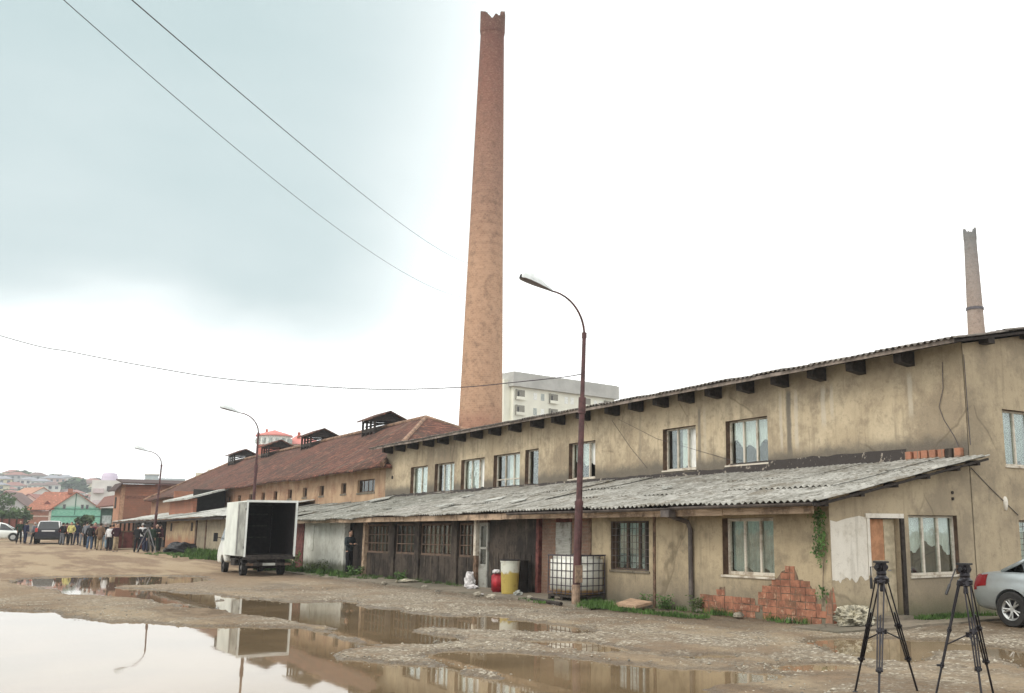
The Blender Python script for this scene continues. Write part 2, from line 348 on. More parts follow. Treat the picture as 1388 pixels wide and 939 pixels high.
def chim(name, stops, z0, z1, ringz):
    t = MT(name, .9, .15); X, Y, Z = t.xyz()
    r = t.n('ShaderNodeValToRGB'); e = r.color_ramp.elements
    t.l(t.math('ADD', t.rng(Z, z0, z1, 0, 1, False), t.math('MULTIPLY', t.math('SUBTRACT', t.noise(.8, 5), .5), .06)), r.inputs[0])
    while len(e) < len(stops): e.new(.5)
    for el, (p, c) in zip(e, stops): el.position = p; el.color = c4(c)
    an = t.math('ARCTAN2', t.math('SUBTRACT', Y, ringz[1]), t.math('SUBTRACT', X, ringz[0]))
    b = t.n('ShaderNodeTexBrick'); t.l(t.comb(t.math('MULTIPLY', an, 1.6), Z, 0.), b.inputs[0]); b.inputs['Scale'].default_value = 1.; b.inputs['Brick Width'].default_value = .26; b.inputs['Row Height'].default_value = .17; b.inputs['Mortar Size'].default_value = .02
    b.inputs[1].default_value = (1, 1, 1, 1); b.inputs[2].default_value = (.72, .68, .66, 1); b.inputs[3].default_value = (1.0, 1.0, 1.0, 1)
    c = t.mix(.8, r.outputs[0], b.outputs[0], 'MULTIPLY')
    c = t.mix(t.math('MULTIPLY', t.rng(t.noise(1.4, 7, .75), .48, .68), .5), c, (.10, .06, .045))
    c = t.mix(t.math('MULTIPLY', t.rng(t.noise(5, 6, .8, t.map((1, 1, 1.6))), .5, .66), .35), c, (.50, .36, .25))
    rg = t.math('SINE', t.math('MULTIPLY', Z, 7.0)); c = t.mix(t.math('MULTIPLY', t.math('MULTIPLY', t.rng(rg, .3, .9), t.rng(t.math('ABSOLUTE', t.math('SUBTRACT', Z, 28.)), 6, 2)), .2), c, (.16, .10, .07))
    t.col(c); t.bump(t.noise(6, 5), .5, .03); return t.m
M['chimney'] = chim('chimney brick', [(0, (.36, .19, .13)), (.10, (.38, .21, .145)), (.14, (.48, .31, .205)), (.42, (.47, .30, .20)), (.60, (.33, .20, .145)), (.80, (.24, .12, .09)), (.93, (.17, .08, .065)), (1., (.10, .06, .05))], 6, 47.2, (35.75, 71.57))
M['chimney2'] = chim('far chimney brick', [(0, (.40, .27, .19)), (.5, (.36, .27, .21)), (.85, (.26, .23, .21)), (1., (.16, .17, .17))], 10, 49, (130, 90))
M['soot_black'] = plain('soot black brick', (.03, .025, .022), .95, bump=.5)
# ground
def ground_mat():
    t = MT('mud and gravel yard', .85, .3); X, Y, Z = t.xyz()
    a = t.noise(.16, 7, .6); b = t.noise(1.1, 7, .68); c_ = t.noise(7, 6, .7); st = t.noise(.35, 6, .62, t.map((1.5, .35, 1), rot=(0, 0, .12)))
    vo = t.n('ShaderNodeTexVoronoi'); vo.inputs['Scale'].default_value = 26; t.l(t.co, vo.inputs[0])
    vo2 = t.n('ShaderNodeTexVoronoi'); vo2.inputs['Scale'].default_value = 9; t.l(t.co, vo2.inputs[0])
    grav = t.mix(t.rng(c_, .38, .62), (.15, .12, .085), (.295, .25, .185))
    sep = t.n('ShaderNodeSeparateColor'); t.l(vo.outputs['Color'], sep.inputs[0])
    grav = t.mix(t.math('MULTIPLY', t.rng(sep.outputs[0], .72, .95), .75), grav, (.56, .52, .43))
    grav = t.mix(t.math('MULTIPLY', t.rng(sep.outputs[1], .8, .98), .6), grav, (.11, .09, .07))
    mud = t.mix(t.rng(b, .40, .60), (.21, .152, .098), (.125, .088, .054))
    mud2 = t.mix(t.rng(st, .46, .62), mud, (.30, .235, .155))
    mud2 = t.mix(t.math('MULTIPLY', t.rng(c_, .5, .66), .5), mud2, (.11, .085, .06))
    g = t.mix(t.rng(t.math('ADD', t.math('MULTIPLY', a, .6), t.math('MULTIPLY', b, .4)), .44, .56), mud2, grav)
    far = t.rng(Y, 22, 48)                                    # beyond the gravel the yard is bare clay
    clay = t.mix(t.rng(st, .43, .57), (.35, .265, .17), (.20, .13, .08)); clay = t.mix(t.math('MULTIPLY', t.rng(c_, .5, .7), .4), clay, (.45, .38, .27))
    g = t.mix(t.math('MULTIPLY', far, .85), g, clay)
    wet = t.rng(t.math('ADD', Z, t.math('MULTIPLY', t.math('SUBTRACT', b, .5), .06)), .014, -.018)
    nearw = t.rng(Y, 52, 44)
    wet = t.math('MULTIPLY', wet, nearw)
    g = t.mix(t.math('MULTIPLY', wet, .72), g, (.105, .075, .045))
    wl = t.math('MULTIPLY', t.rng(t.math('ADD', X, t.math('MULTIPLY', t.math('SUBTRACT', b, .5), 2.)), 11.2, 12.7), t.rng(Y, 12.2, 14.5))
    g = t.mix(t.math('MULTIPLY', wl, .6), g, (.115, .085, .058))
    t.col(g); t.rgh(t.math('SUBTRACT', .92, t.math('MULTIPLY', wet, .55)))
    h = t.math('ADD', t.math('MULTIPLY', vo.outputs['Distance'], -.5), t.math('ADD', t.math('MULTIPLY', c_, 1.2), t.math('MULTIPLY', vo2.outputs['Distance'], -.35)))
    t.bump(h, 1., .05); return t.m
M['ground'] = ground_mat()
def water_mat():
    t = MT('muddy puddle water', .02, .5); t.b.inputs['IOR'].default_value = 1.34
    t.col(t.mix(t.rng(t.noise(.5, 4), .35, .65), (.215, .155, .092), (.155, .112, .065)))
    t.bump(t.noise(1.3, 3, .5), .03, .02); t.b.inputs['Roughness'].default_value = .025
    t.b.inputs['Specular IOR Level'].default_value = .5
    return t.m
M['water'] = water_mat()
M['concrete'] = plaster('old concrete', (.21, .175, .13), (.14, .115, .085), (.07, .065, .04))
M['stone'] = plain('pebbles', (.34, .31, .25), .9, var=.6, scale=1.7)
M['grass'] = plain('grass', (.07, .135, .03), .8, var=.5, scale=2.5)
M['leaf'] = plain('leaves', (.075, .15, .035), .7, var=.5, scale=4)
M['weed'] = plain('weeds', (.085, .115, .04), .8, var=.5, scale=4)
M['pole'] = plain('maroon lamp post paint', (.085, .035, .035), .5, var=.4, scale=5)
M['pole_rust'] = plain('flaked post paint', (.30, .21, .15), .8, var=.4, scale=9)
M['galv'] = plain('galvanised steel', (.35, .38, .38), .45, .6, var=.2)
M['lamp_head'] = plain('lamp housing', (.66, .70, .70), .5, 0., var=.12)
M['lamp_bowl'] = plain('lamp bowl', (.18, .15, .15), .35, var=.2)
M['black'] = plain('black plastic', (.018, .018, .020), .45, var=.3)
M['black_metal'] = plain('black metal', (.022, .020, .024), .35, .5, var=.3)
M['grey_metal'] = plain('grey metal', (.25, .25, .26), .4, .7, var=.2)
M['gutter'] = plain('gutter zinc', (.14, .12, .11), .6, .3, var=.4, scale=3)
M['cable'] = plain('cable', (.07, .06, .07), .7)
M['rubber'] = plain('tyre rubber', (.022, .021, .020), .85, var=.4)
M['white_paint'] = plain('white vehicle paint', (.72, .75, .72), .4, var=.12, scale=1.5, spec=.5)
M['panel'] = plain('box body panel', (.70, .74, .69), .5, var=.15, scale=.9)
M['panel_dirty'] = plain('grey door panel', (.33, .34, .31), .6, var=.35, scale=2)
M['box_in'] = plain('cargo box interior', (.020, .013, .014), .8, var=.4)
M['chassis'] = plain('dirty chassis', (.035, .028, .024), .75, var=.6, scale=7, bump=.3)
M['silver'] = plain('silver car paint', (.36, .40, .41), .28, .55, spec=.5, var=.05)
M['darkpaint'] = plain('dark lower paint', (.02, .02, .03), .4, var=.2)
M['tail_red'] = plain('tail lamp red', (.17, .008, .012), .25, var=.2)
M['alloy'] = plain('alloy rim', (.50, .51, .50), .35, .7, var=.15)
M['plate'] = plain('number plate', (.65, .65, .65), .5, var=.05)
M['ibc'] = None
def ibc_mat():
    t = MT('tank plastic', .45, .4); X, Y, Z = t.xyz()
    z = t.math('ADD', Z, t.math('MULTIPLY', t.math('SUBTRACT', t.noise(2.5, 4), .5), .12))
    c = t.mix(t.rng(z, .36, .28), t.mix(t.rng(t.noise(2, 4), .4, .6), (.80, .80, .73), (.70, .70, .64)), (.55, .33, .13))
    c = t.mix(t.math('MULTIPLY', t.rng(t.noise(3, 6, .7), .52, .7), .5), c, (.34, .29, .20)); t.col(c); return t.m
M['ibc'] = ibc_mat()
def barrel_mat():
    t = MT('two tone barrel', .5, .4); X, Y, Z = t.xyz()
    z = t.math('ADD', Z, t.math('MULTIPLY', t.math('SUBTRACT', t.noise(5, 5), .5), .30))
    c = t.mix(t.rng(z, .60, .52), (.60, .61, .53), (.42, .32, .08)); c = t.mix(t.math('MULTIPLY', t.rng(t.noise(7, 6, .7), .52, .68), .55), c, (.22, .15, .05)); t.col(c); return t.m
M['barrel'] = barrel_mat()
M['red_plastic'] = plain('red plastic', (.36, .015, .025), .5, var=.3)
M['bag'] = plain('white plastic bag', (.62, .60, .60), .6, var=.2)
M['sack'] = plain('crumpled cement sack', (.42, .39, .30), .85, var=.55, scale=9)
M['slab'] = plain('pink clay slab', (.40, .27, .18), .85, var=.25)
M['hill'] = plain('hillside green', (.08, .12, .06), .95, var=.5, scale=.02)
M['tree_leaf'] = plain('distant foliage', (.055, .09, .04), .9, var=.5, scale=.3)
M['bark'] = plain('bark', (.10, .08, .06), .9)

# ------------------------------------------------------------------ ground, puddles
PUD = [
 [(0,828),(75,829),(96,838),(146,843),(212,847),(298,852),(303,853),(323,851),(403,852),(440,859),(454,866),(490,873),(499,876),(454,886),(440,890),(454,895),(530,902),(580,906),(600,905),(626,914),(660,923),(698,921),(700,927),(751,936),(764,939),(770,960),(700,990),(300,1060),(-100,1060),(-300,900),(-120,829)],
 [(20,786),(66,783),(144,781),(200,780),(280,783),(285,789),(240,793),(180,795),(146,797),(215,801),(260,804),(300,808),(300,826),(262,824),(215,816),(146,809),(101,806),(62,800),(28,796)],
 [(297,809),(328,811),(388,818),(454,816),(504,823),(555,833),(610,837),(665,836),(743,845),(807,858),(799,862),(743,859),(686,858),(626,854),(590,852),(560,856),(600,862),(622,869),(570,875),(504,872),(464,861),(434,848),(393,839),(353,836),(300,831)],
 [(575,891),(605,884),(665,884),(743,890),(816,899),(903,905),(989,910),(1054,916),(1032,922),(980,927),(946,931),(959,939),(950,952),(760,952),(751,935),(695,918),(643,908),(608,901)],
 [(704,869),(743,868),(795,871),(859,884),(807,884),(751,880)],
 [(925,891),(958,888),(992,890),(985,894),(937,895)],
 [(1056,905),(1097,900),(1150,901),(1195,904),(1180,910),(1120,913),(1080,912)],
 [(1096,868),(1134,865),(1208,867),(1268,869),(1315,874),(1390,886),(1480,900),(1470,930),(1392,901),(1327,886),(1268,884),(1226,900),(1180,896),(1134,886)],
]
PUDW = [[gp(x, y, -.03) for x, y in p] for p in PUD]
def sdf(P, poly):                                     # signed distance, negative inside
    x, y = P[:, 0], P[:, 1]; d = np.full(len(x), 1e9); ins = np.zeros(len(x), bool); n = len(poly)
    for i in range(n):
        ax, ay = poly[i]; bx, by = poly[(i + 1) % n]; ex, ey = bx - ax, by - ay; L = ex * ex + ey * ey + 1e-12
        t = np.clip(((x - ax) * ex + (y - ay) * ey) / L, 0, 1); d = np.minimum(d, np.hypot(x - ax - t * ex, y - ay - t * ey))
        c = ((ay > y) != (by > y)) & (x < (bx - ax) * (y - ay) / ((by - ay) if abs(by - ay) > 1e-9 else 1e-9) + ax); ins ^= c
    return np.where(ins, -d, d)
rs = np.random.RandomState(5)
def vnoise(x, y, s, seed):                            # cheap value noise
    g = np.random.RandomState(seed).rand(256, 256); x = x * s + 100.37; y = y * s + 77.11
    xi = np.floor(x).astype(int); yi = np.floor(y).astype(int); fx = x - xi; fy = y - yi; fx = fx * fx * (3 - 2 * fx); fy = fy * fy * (3 - 2 * fy)
    a = g[xi % 256, yi % 256]; b = g[(xi + 1) % 256, yi % 256]; c = g[xi % 256, (yi + 1) % 256]; d = g[(xi + 1) % 256, (yi + 1) % 256]
    return (a * (1 - fx) + b * fx) * (1 - fy) + (c * (1 - fx) + d * fx) * fy
def ground():
    azd = np.concatenate([np.linspace(-180, -12, 24, endpoint=False), np.linspace(-12, 0, 24, endpoint=False), np.linspace(0, 60, 760, endpoint=False), np.linspace(60, 72, 24, endpoint=False), np.linspace(72, 180, 16, endpoint=False)])
    rr = np.concatenate([[.6, 2, 4, 6], np.geomspace(7.5, 62, 560), np.geomspace(64, 1600, 70)])
    A, Rr = np.meshgrid(np.radians(azd), rr); x = (np.sin(A) * Rr).ravel(); y = (np.cos(A) * Rr).ravel(); P = np.stack([x, y], 1); r = Rr.ravel()
    near = (r < 70)
    z = np.zeros(len(x))
    z += (vnoise(x, y, .35, 1) - .5) * .022 + (vnoise(x, y, 1.3, 2) - .5) * .020 + (vnoise(x, y, 4.1, 3) - .5) * .016 + (vnoise(x, y, 11., 4) - .5) * .012
    z += (vnoise(x, y, 23., 5) - .5) * .012 * (r < 30)
    z += (vnoise(x * 1.5, y * .2, .6, 9) - .5) * .02     # long ruts
    z += .012
    # low mud bank at the left edge
    z += .10 * np.exp(-(((x - 1.2) / 1.6) ** 2 + ((y - 37) / 3.0) ** 2))
    wob = (vnoise(x, y, 1.1, 11) - .5) * .50 + (vnoise(x, y, 3.7, 12) - .5) * .34 + (vnoise(x, y, 10., 13) - .5) * .24 + (vnoise(x, y, 24., 14) - .5) * .12
    idx = np.where(near)[0]; D = np.full(len(x), 1e3)
    for p in PUDW: D[idx] = np.minimum(D[idx], sdf(P[idx], p))
    D = D + wob * np.clip(r / 26, .35, 1.) - .04
    t = np.clip((D + .25) / .55, 0, 1); t = t * t * (3 - 2 * t)
    floor_ = -.075 + (vnoise(x, y, 2.2, 21) - .5) * .02
    zz = np.where(near, z * t + floor_ * (1 - t), z)
    bank = np.exp(-((D - .5) / .35) ** 2) * .012; zz = zz + np.where(near, bank, 0)
    inb = (x > 14.6) & (y > 13.8); zz = np.where(inb, -.02, zz)      # hidden floor line under the building
    # nothing dips under the water level outside the puddles
    zz = np.where((D > .35) | ~near, np.maximum(zz, -.021), zz)
    ramp = np.minimum(1.05, .0160 * np.maximum(0, r - 45)); zz = zz + ramp + np.where(r > 45, (vnoise(x, y, .12, 31) - .5) * .12 * np.minimum(1, (r - 45) / 20), 0)
    na = len(azd); nr = len(rr); V = np.stack([x, y, zz], 1)
    j, i = np.meshgrid(np.arange(nr - 1), np.arange(na), indexing='ij'); a = (j * na + i).ravel(); b = (j * na + (i + 1) % na).ravel(); c = ((j + 1) * na + (i + 1) % na).ravel(); d = ((j + 1) * na + i).ravel()
    F = np.stack([a, d, c, b], 1).astype(np.int32)
    ctr = len(V); V = np.vstack([V, [[0, 0, .0]]])
    me = bpy.data.meshes.new('ground'); me.vertices.add(len(V)); me.vertices.foreach_set('co', V.ravel().astype(np.float32))
    tri = np.stack([np.full(na, ctr), np.arange(na), (np.arange(na) + 1) % na], 1).astype(np.int32)[:, [0, 2, 1]]
    nl = len(F) * 4 + len(tri) * 3; me.loops.add(nl); me.loops.foreach_set('vertex_index', np.concatenate([F.ravel(), tri.ravel()]))
    me.polygons.add(len(F) + len(tri)); st = np.concatenate([np.arange(len(F)) * 4, len(F) * 4 + np.arange(len(tri)) * 3]).astype(np.int32)
    me.polygons.foreach_set('loop_start', st); me.polygons.foreach_set('loop_total', np.concatenate([np.full(len(F), 4), np.full(len(tri), 3)]).astype(np.int32))
    me.update(calc_edges=True); me.validate(); me.materials.append(M['ground']); me.shade_smooth()
    o = link('ground', me); setp(o, kind='structure'); return V, D
ground()
mb = MB(); mb.quad((-12, 3, -.03), (20, 3, -.03), (20, 44.6, -.03), (-12, 44.6, -.03)); struct('puddle_water', mb, M['water'])
# pebbles
def pebbles():
    vs = []; fs = []; base = [(1, 0, 0), (0, 1, 0), (-1, 0, 0), (0, -1, 0), (0, 0, 1), (0, 0, -1)]; tri = [(0, 1, 4), (1, 2, 4), (2, 3, 4), (3, 0, 4), (1, 0, 5), (2, 1, 5), (3, 2, 5), (0, 3, 5)]
    K = 42000; az = np.radians(rs.uniform(0, 60, K)); rr = 8 + 26 * rs.rand(K) ** 1.25; x = np.sin(az) * rr; y = np.cos(az) * rr
    D = np.full(K, 1e3)
    for p in PUDW: D = np.minimum(D, sdf(np.stack([x, y], 1), p))
    cl = vnoise(x, y, .5, 40); ok = (D > .05) & (x < 13.2) & (rs.rand(K) < (.15 + 1.3 * (cl - .35))) ; ok &= ~((y > 12.6) & (x > 12.2) & (y < 20))
    for i in np.where(ok)[0]:
        s = rs.uniform(.008, .022) * (1.6 if rs.rand() < .05 else 1); n = len(vs); th = rs.rand() * 6.28; c, q = math.cos(th), math.sin(th); sx, sy, sz = s * rs.uniform(.8, 1.5), s * rs.uniform(.6, 1), s * rs.uniform(.4, .8)
        for b in base:
            bx, by = b[0] * sx, b[1] * sy; vs.append((x[i] + bx * c - by * q, y[i] + bx * q + by * c, .012 + sz * .3 + b[2] * sz))
        fs += [tuple(n + k for k in t) for t in tri]
    mb = MB(); mb.v = vs; mb.f = fs
    o = struct('gravel', mb, M['stone'], kind='stuff', label='loose pale gravel stones scattered between the puddles', cat='gravel')
pebbles()

# concrete strip with a broken edge along the walls
def apron():
    mb = MB(); ys = np.linspace(19.0, 47, 180); top = .05
    def edge(y): return 12.35 + .12 * (mnoise.noise(Vector((y * .9, 0, 3)))) + .10 * mnoise.noise(Vector((y * 4, 2, 3))) - .3 * (y > 44) + .0
    for a, b in zip(ys[:-1], ys[1:]):
        ea, eb = edge(a), edge(b); mb.quad((ea, a, top), (14.1, a, top + .02), (14.1, b, top + .02), (eb, b, top)); mb.quad((ea, a, -.05), (ea, a, top), (eb, b, top), (eb, b, -.05))
    xs = np.linspace(12.9, 26, 90)
    for a, b in zip(xs[:-1], xs[1:]):
        ea = 12.05 + .10 * mnoise.noise(Vector((a * 1.2, 5, 0))) + .06 * mnoise.noise(Vector((a * 5, 5, 0))); eb = 12.05 + .10 * mnoise.noise(Vector((b * 1.2, 5, 0))) + .06 * mnoise.noise(Vector((b * 5, 5, 0)))
        mb.quad((a, ea, .045), (b, eb, .045), (b, 13.2, .055), (a, 13.2, .055)); mb.quad((a, ea, -.05), (b, eb, -.05), (b, eb, .045), (a, ea, .045))
    mb.quad((12.9, 12.05, .045), (12.9, 12.05, -.05), (12.9, 13.2, -.05), (12.9, 13.2, .055))
    struct('concrete_strip', mb, M['concrete'])
apron()

# ------------------------------------------------------------------ the beige building
BR = empty('beige_building', (18.28, 30, 0), 'long ochre rendered two storey building with corrugated lean-to along its front', 'building')
WX, LX, EY = 18.28, 13.87, 13.08
def O(orient, plane, a, d, z): return (plane + d, a, z) if orient == 'X' else (a, plane + d, z)
def obox(mb, orient, plane, a0, a1, d0, d1, z0, z1):
    if orient == 'X': mb.box(plane + d0, plane + d1, a0, a1, z0, z1)
    else: mb.box(a0, a1, plane + d0, plane + d1, z0, z1)
def wall(orient, plane, a0, a1, z0, z1, ops, th=.3, ztop=None):
    """sheet wall with real openings and reveals; ztop(a) optional sloping top"""
    mb = MB(); As = sorted({a0, a1} | {o[0] for o in ops} | {o[1] for o in ops}); Zs = sorted({z0, z1} | {o[2] for o in ops} | {o[3] for o in ops})
    As = [a for a in As if a0 <= a <= a1]; Zs = [z for z in Zs if z0 <= z <= z1]
    for i in range(len(As) - 1):
        for j in range(len(Zs) - 1):
            A, B, Z0, Z1 = As[i], As[i + 1], Zs[j], Zs[j + 1]; ca, cz = (A + B) / 2, (Z0 + Z1) / 2
            if any(o[0] < ca < o[1] and o[2] < cz < o[3] for o in ops): continue
            zA, zB = Z1, Z1
            if ztop and j == len(Zs) - 2: zA, zB = ztop(A), ztop(B)
            for d in (0, th): mb.quad(O(orient, plane, A, d, Z0), O(orient, plane, B, d, Z0), O(orient, plane, B, d, zB), O(orient, plane, A, d, zA))
    for o in ops:
        A, B, Z0, Z1 = o[:4]
        mb.quad(O(orient, plane, A, 0, Z0), O(orient, plane, A, th, Z0), O(orient, plane, A, th, Z1), O(orient, plane, A, 0, Z1))
        mb.quad(O(orient, plane, B, 0, Z0), O(orient, plane, B, th, Z0), O(orient, plane, B, th, Z1), O(orient, plane, B, 0, Z1))
        mb.quad(O(orient, plane, A, 0, Z0), O(orient, plane, B, 0, Z0), O(orient, plane, B, th, Z0), O(orient, plane, A, th, Z0))
        mb.quad(O(orient, plane, A, 0, Z1), O(orient, plane, B, 0, Z1), O(orient, plane, B, th, Z1), O(orient, plane, A, th, Z1))
    return mb
def window(parent, orient, plane, a0, a1, z0, z1, lights=3, rec=.14, fm='frame_white', cur='top', fw=.05, trans=None, bars=None, glass='glass', cm='curtain', revealm='reveal', openleaf=False, flip=False):
    """timber window: frame with casements, panes and curtain, set back in its opening"""
    mb = MB(); d0, d1 = rec, rec + .07
    obox(mb, orient, plane, a0, a0 + fw, d0, d1, z0, z1); obox(mb, orient, plane, a1 - fw, a1, d0, d1, z0, z1)
    obox(mb, orient, plane, a0 + fw, a1 - fw, d0, d1, z1 - fw, z1); obox(mb, orient, plane, a0 + fw, a1 - fw, d0, d1, z0, z0 + fw)
    n = lights; w = (a1 - a0 - 2 * fw) / n
    for k in range(1, n): obox(mb, orient, plane, a0 + fw + k * w - .028, a0 + fw + k * w + .028, d0 - .006, d1 - .01, z0 + fw, z1 - fw)
    if trans:
        zt = z0 + (z1 - z0) * trans; obox(mb, orient, plane, a0 + fw, a1 - fw, d0 + .004, d1 - .015, zt - .02, zt + .02)
    win = part('window', mb, M[fm], parent)
    mb = MB(); leafs = []
    for k in range(n):
        A, B = a0 + fw + k * w + .03, a0 + fw + (k + 1) * w - .03
        if openleaf and k == (0 if flip else 0):
            continue
        obox(mb, orient, plane, A, B, d0 + .03, d0 + .036, z0 + fw, z1 - fw)
    part('pane', mb, M[glass], win)
    if openleaf:                                       # one leaf swung inwards
        A = a0 + fw; B = a0 + fw + w
        mb = MB(); obox(mb, orient, plane, A + .01, A + .05, d1, d1 + w, z0 + fw, z0 + fw + .05); obox(mb, orient, plane, A + .01, A + .05, d1, d1 + w, z1 - fw - .05, z1 - fw)
        obox(mb, orient, plane, A + .01, A + .05, d1, d1 + .05, z0 + fw + .05, z1 - fw - .05); obox(mb, orient, plane, A + .01, A + .05, d1 + w - .05, d1 + w, z0 + fw + .05, z1 - fw - .05)
        part('casement', mb, M['frame_brown'], win)
    mb = MB(); obox(mb, orient, plane, a0 - .03, a1 + .03, -.03, rec + .02, z0 - .045, z0 - .002); part('sill', mb, M['frame_white' if fm == 'frame_white' else 'concrete'], win)
    mb = MB(); obox(mb, orient, plane, a1 - .006 if True else a0, a1 - .003, .01, rec, z0 + .003, z1 - .003)
    obox(mb, orient, plane, a0 + .01, a1 - .01, .008, rec, z1 - .008, z1 - .004); part('reveal', mb, M[revealm], win)
    if cur:
        mb = MB(); segs = 36; zc0 = {'top': z0 + (z1 - z0) * .45, 'full': z0 + .08, 'half': z0 + .08}[cur]
        prev = None
        for k in range(segs + 1):
            a = a0 + .05 + (a1 - a0 - .1) * k / segs
            if cur == 'half' and k > segs * .62: break
            dd = rec + .115 + .018 * math.sin(k * 2.1 + a0 * 3); zb = zc0 + .07 * math.sin(k * .5 + a0 * 7) + (.10 * math.sin(k * .17 + a0 * 3) if cur == 'top' else 0)
            p = (O(orient, plane, a, dd, zb), O(orient, plane, a, dd, z1 - .02))
            if prev: mb.quad(prev[0], p[0], p[1], prev[1])
            prev = p
        part('curtain', mb, M[cm], win, smooth=True)
    if bars:
        mb = MB(); na, nz_ = bars
        for k in range(na + 1): a = a0 + .02 + (a1 - a0 - .04) * k / na; mb.tube([O(orient, plane, a, .03, z0 + .01), O(orient, plane, a, .03, z1 - .01)], .007, 5)
        for k in range(nz_ + 1): z = z0 + .02 + (z1 - z0 - .04) * k / nz_; mb.tube([O(orient, plane, a0 + .01, .018, z), O(orient, plane, a1 - .01, .018, z)], .007, 5)
        part('window_grille', mb, M['frame_white'] if glass == 'glass_w' else M['gutter'], win)
    return win
# upper wall (facing the yard)
UP = [(19.38, 21.12, 3.58, 4.84), (22.47, 24.10, 3.58, 4.86), (27.93, 29.66, 3.55, 4.82), (31.82, 32.84, 3.44, 4.80), (33.25, 35.45, 3.44, 4.76), (36.25, 38.46, 3.42, 4.74), (39.14, 41.2, 3.44, 4.72), (41.97, 43.95, 3.42, 4.72)]
part('wall', wall('X', WX, EY, 47.1, 3.0, 5.885, UP), M['plaster_up'], BR)
cf_ = ['top', 'half', 'top', None, 'half', 'full', 'half', 'full']
for k, (a, b, c, d) in enumerate(UP):
    window(BR, 'X', WX, a, b, c, d, lights=[3, 3, 3, 1, 3, 3, 3, 2][k], rec=.16, fm='frame_white', cur=cf_[k], trans=.25 if k in (4,) else None, openleaf=k in (1, 5, 2))
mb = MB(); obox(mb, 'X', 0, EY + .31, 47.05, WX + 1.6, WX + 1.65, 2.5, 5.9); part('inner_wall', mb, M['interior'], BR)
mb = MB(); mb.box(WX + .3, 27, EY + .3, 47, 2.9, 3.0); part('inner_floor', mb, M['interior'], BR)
def roofz(x): return 5.74 + (x - 17.55) * .19 if x < 23.5 else 5.74 + 5.95 * .19 - (x - 23.5) * .19
# end wall, lean-to piece and main piece
EO1 = [(14.98, 15.86, -.3, 2.0), (16.16, 17.74, .86, 2.07)]
ltz = lambda x: 2.32 + (x - 13.35) * (3.30 - 2.32) / (WX - 13.35)
part('end_wall', wall('Y', EY, LX, WX, -.3, 2.30, EO1, .28, ztop=lambda a: ltz(a) - .06), M['plaster_end'], BR)
EO2 = [(19.6, 21.3, 3.2, 4.48), (19.93, 21.5, .92, 1.99)]
part('end_wall', wall('Y', EY - .015, WX, 27.2, -.3, 5.0, EO2, .30, ztop=lambda a: roofz(a) - .03), M['plaster_end'], BR)
window(BR, 'Y', EY - .015, *EO2[0], lights=3, rec=.12, cur='full', cm='curtain_dim')
window(BR, 'Y', EY - .015, *EO2[1], lights=2, rec=.12, cur='full', bars=(10, 8), glass='glass')
window(BR, 'Y', EY, *EO1[1], lights=3, rec=.10, cur='top')
mb = MB(); mb.box(27.2, 27.45, EY, 47.1, -.3, roofz(27.2) - .05); mb.box(WX + .2, 27.2, 46.8, 47.1, -.3, 5.9); part('rear_wall', mb, M['plaster_end'], BR)
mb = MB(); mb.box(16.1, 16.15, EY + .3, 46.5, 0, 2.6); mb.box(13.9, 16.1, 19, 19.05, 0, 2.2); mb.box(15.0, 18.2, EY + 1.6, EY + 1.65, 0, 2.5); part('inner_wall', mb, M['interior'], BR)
# lower wall of the lean-to, ordinary rendered part
LO = [(14.61, 16.2, .84, 2.02), (18.85, 20.46, .81, 1.99)]
part('wall', wall('X', LX, EY + .002, 21.4, -.3, 2.24, LO, .25), M['plaster_low'], BR)
window(BR, 'X', LX, *LO[0], lights=3, rec=.16, fm='frame_white', cur='full', cm='curtain_dim', fw=.07)
window(BR, 'X', LX, *LO[1], lights=3, rec=.12, fm='frame_brown', cur='full', bars=(9, 7), cm='curtain_dim')
# boarded and bricked infill bays farther along
mb = MB(); mb.box(LX - .03, LX + .05, 21.34, 21.44, 0, 2.24); mb.box(LX - .03, LX + .05, 18.58, 18.66, 0, 2.24); part('wall_joint', mb, M['wood_brown'], BR)
mb = MB(); mb.box(LX + .05, LX + .25, 21.44, 22.38, -.2, 2.24); mb.box(LX + .05, LX + .25, 23.18, 23.95, -.2, 2.24); part('brick_infill', mb, brickmat('sooty brick infill', (.24, .11, .07), (.15, .075, .05), (.20, .15, .11), 'X', w=.27, h=.09, blotch=(.09, .06, .045)), BR)
mb = MB(); mb.box(LX + .02, LX + .07, 22.40, 23.16, .03, 1.98)
for z in (.5, 1.0, 1.5): mb.box(LX - .005, LX + .02, 22.42, 23.14, z, z + .07)
dr = part('door', mb, M['frame_grey'], BR); mb = MB(); mb.tube([(LX - .03, 22.5, 1.0), (LX - .03, 22.5, 1.14)], .012, 6); part('handle', mb, M['black_metal'], dr)
mb = MB(); mb.box(LX + .03, LX + .2, 22.38, 23.18, 1.985, 2.24); mb.box(LX - .05, LX + .2, 23.97, 24.12, -.1, 2.24); part('post', mb, M['red_pillar'], BR, label='dark red timber post')
mb = MB(); mb.box(LX + .06, LX + .22, 24.12, 27.14, -.2, 2.24)
part('soot_wall', mb, M['soot'], BR, label='soot blackened wall panel')
mb = MB()
for k in range(9): y = 24.2 + k * .33; mb.box(LX + .045, LX + .06, y, y + .30, .02, 1.12 + .05 * math.sin(k * 5))
part('sheet_cladding', mb, M['soot'], BR)
mb = MB(); f = .09
mb.box(LX, LX + .06, 27.16, 27.16 + f, .03, 2.0); mb.box(LX, LX + .06, 27.72 - f, 27.72, .03, 2.0); mb.box(LX, LX + .06, 27.25, 27.63, 1.9, 2.0); mb.box(LX, LX + .06, 27.25, 27.63, .03, .75); mb.box(LX, LX + .06, 27.25, 27.63, 1.2, 1.26)
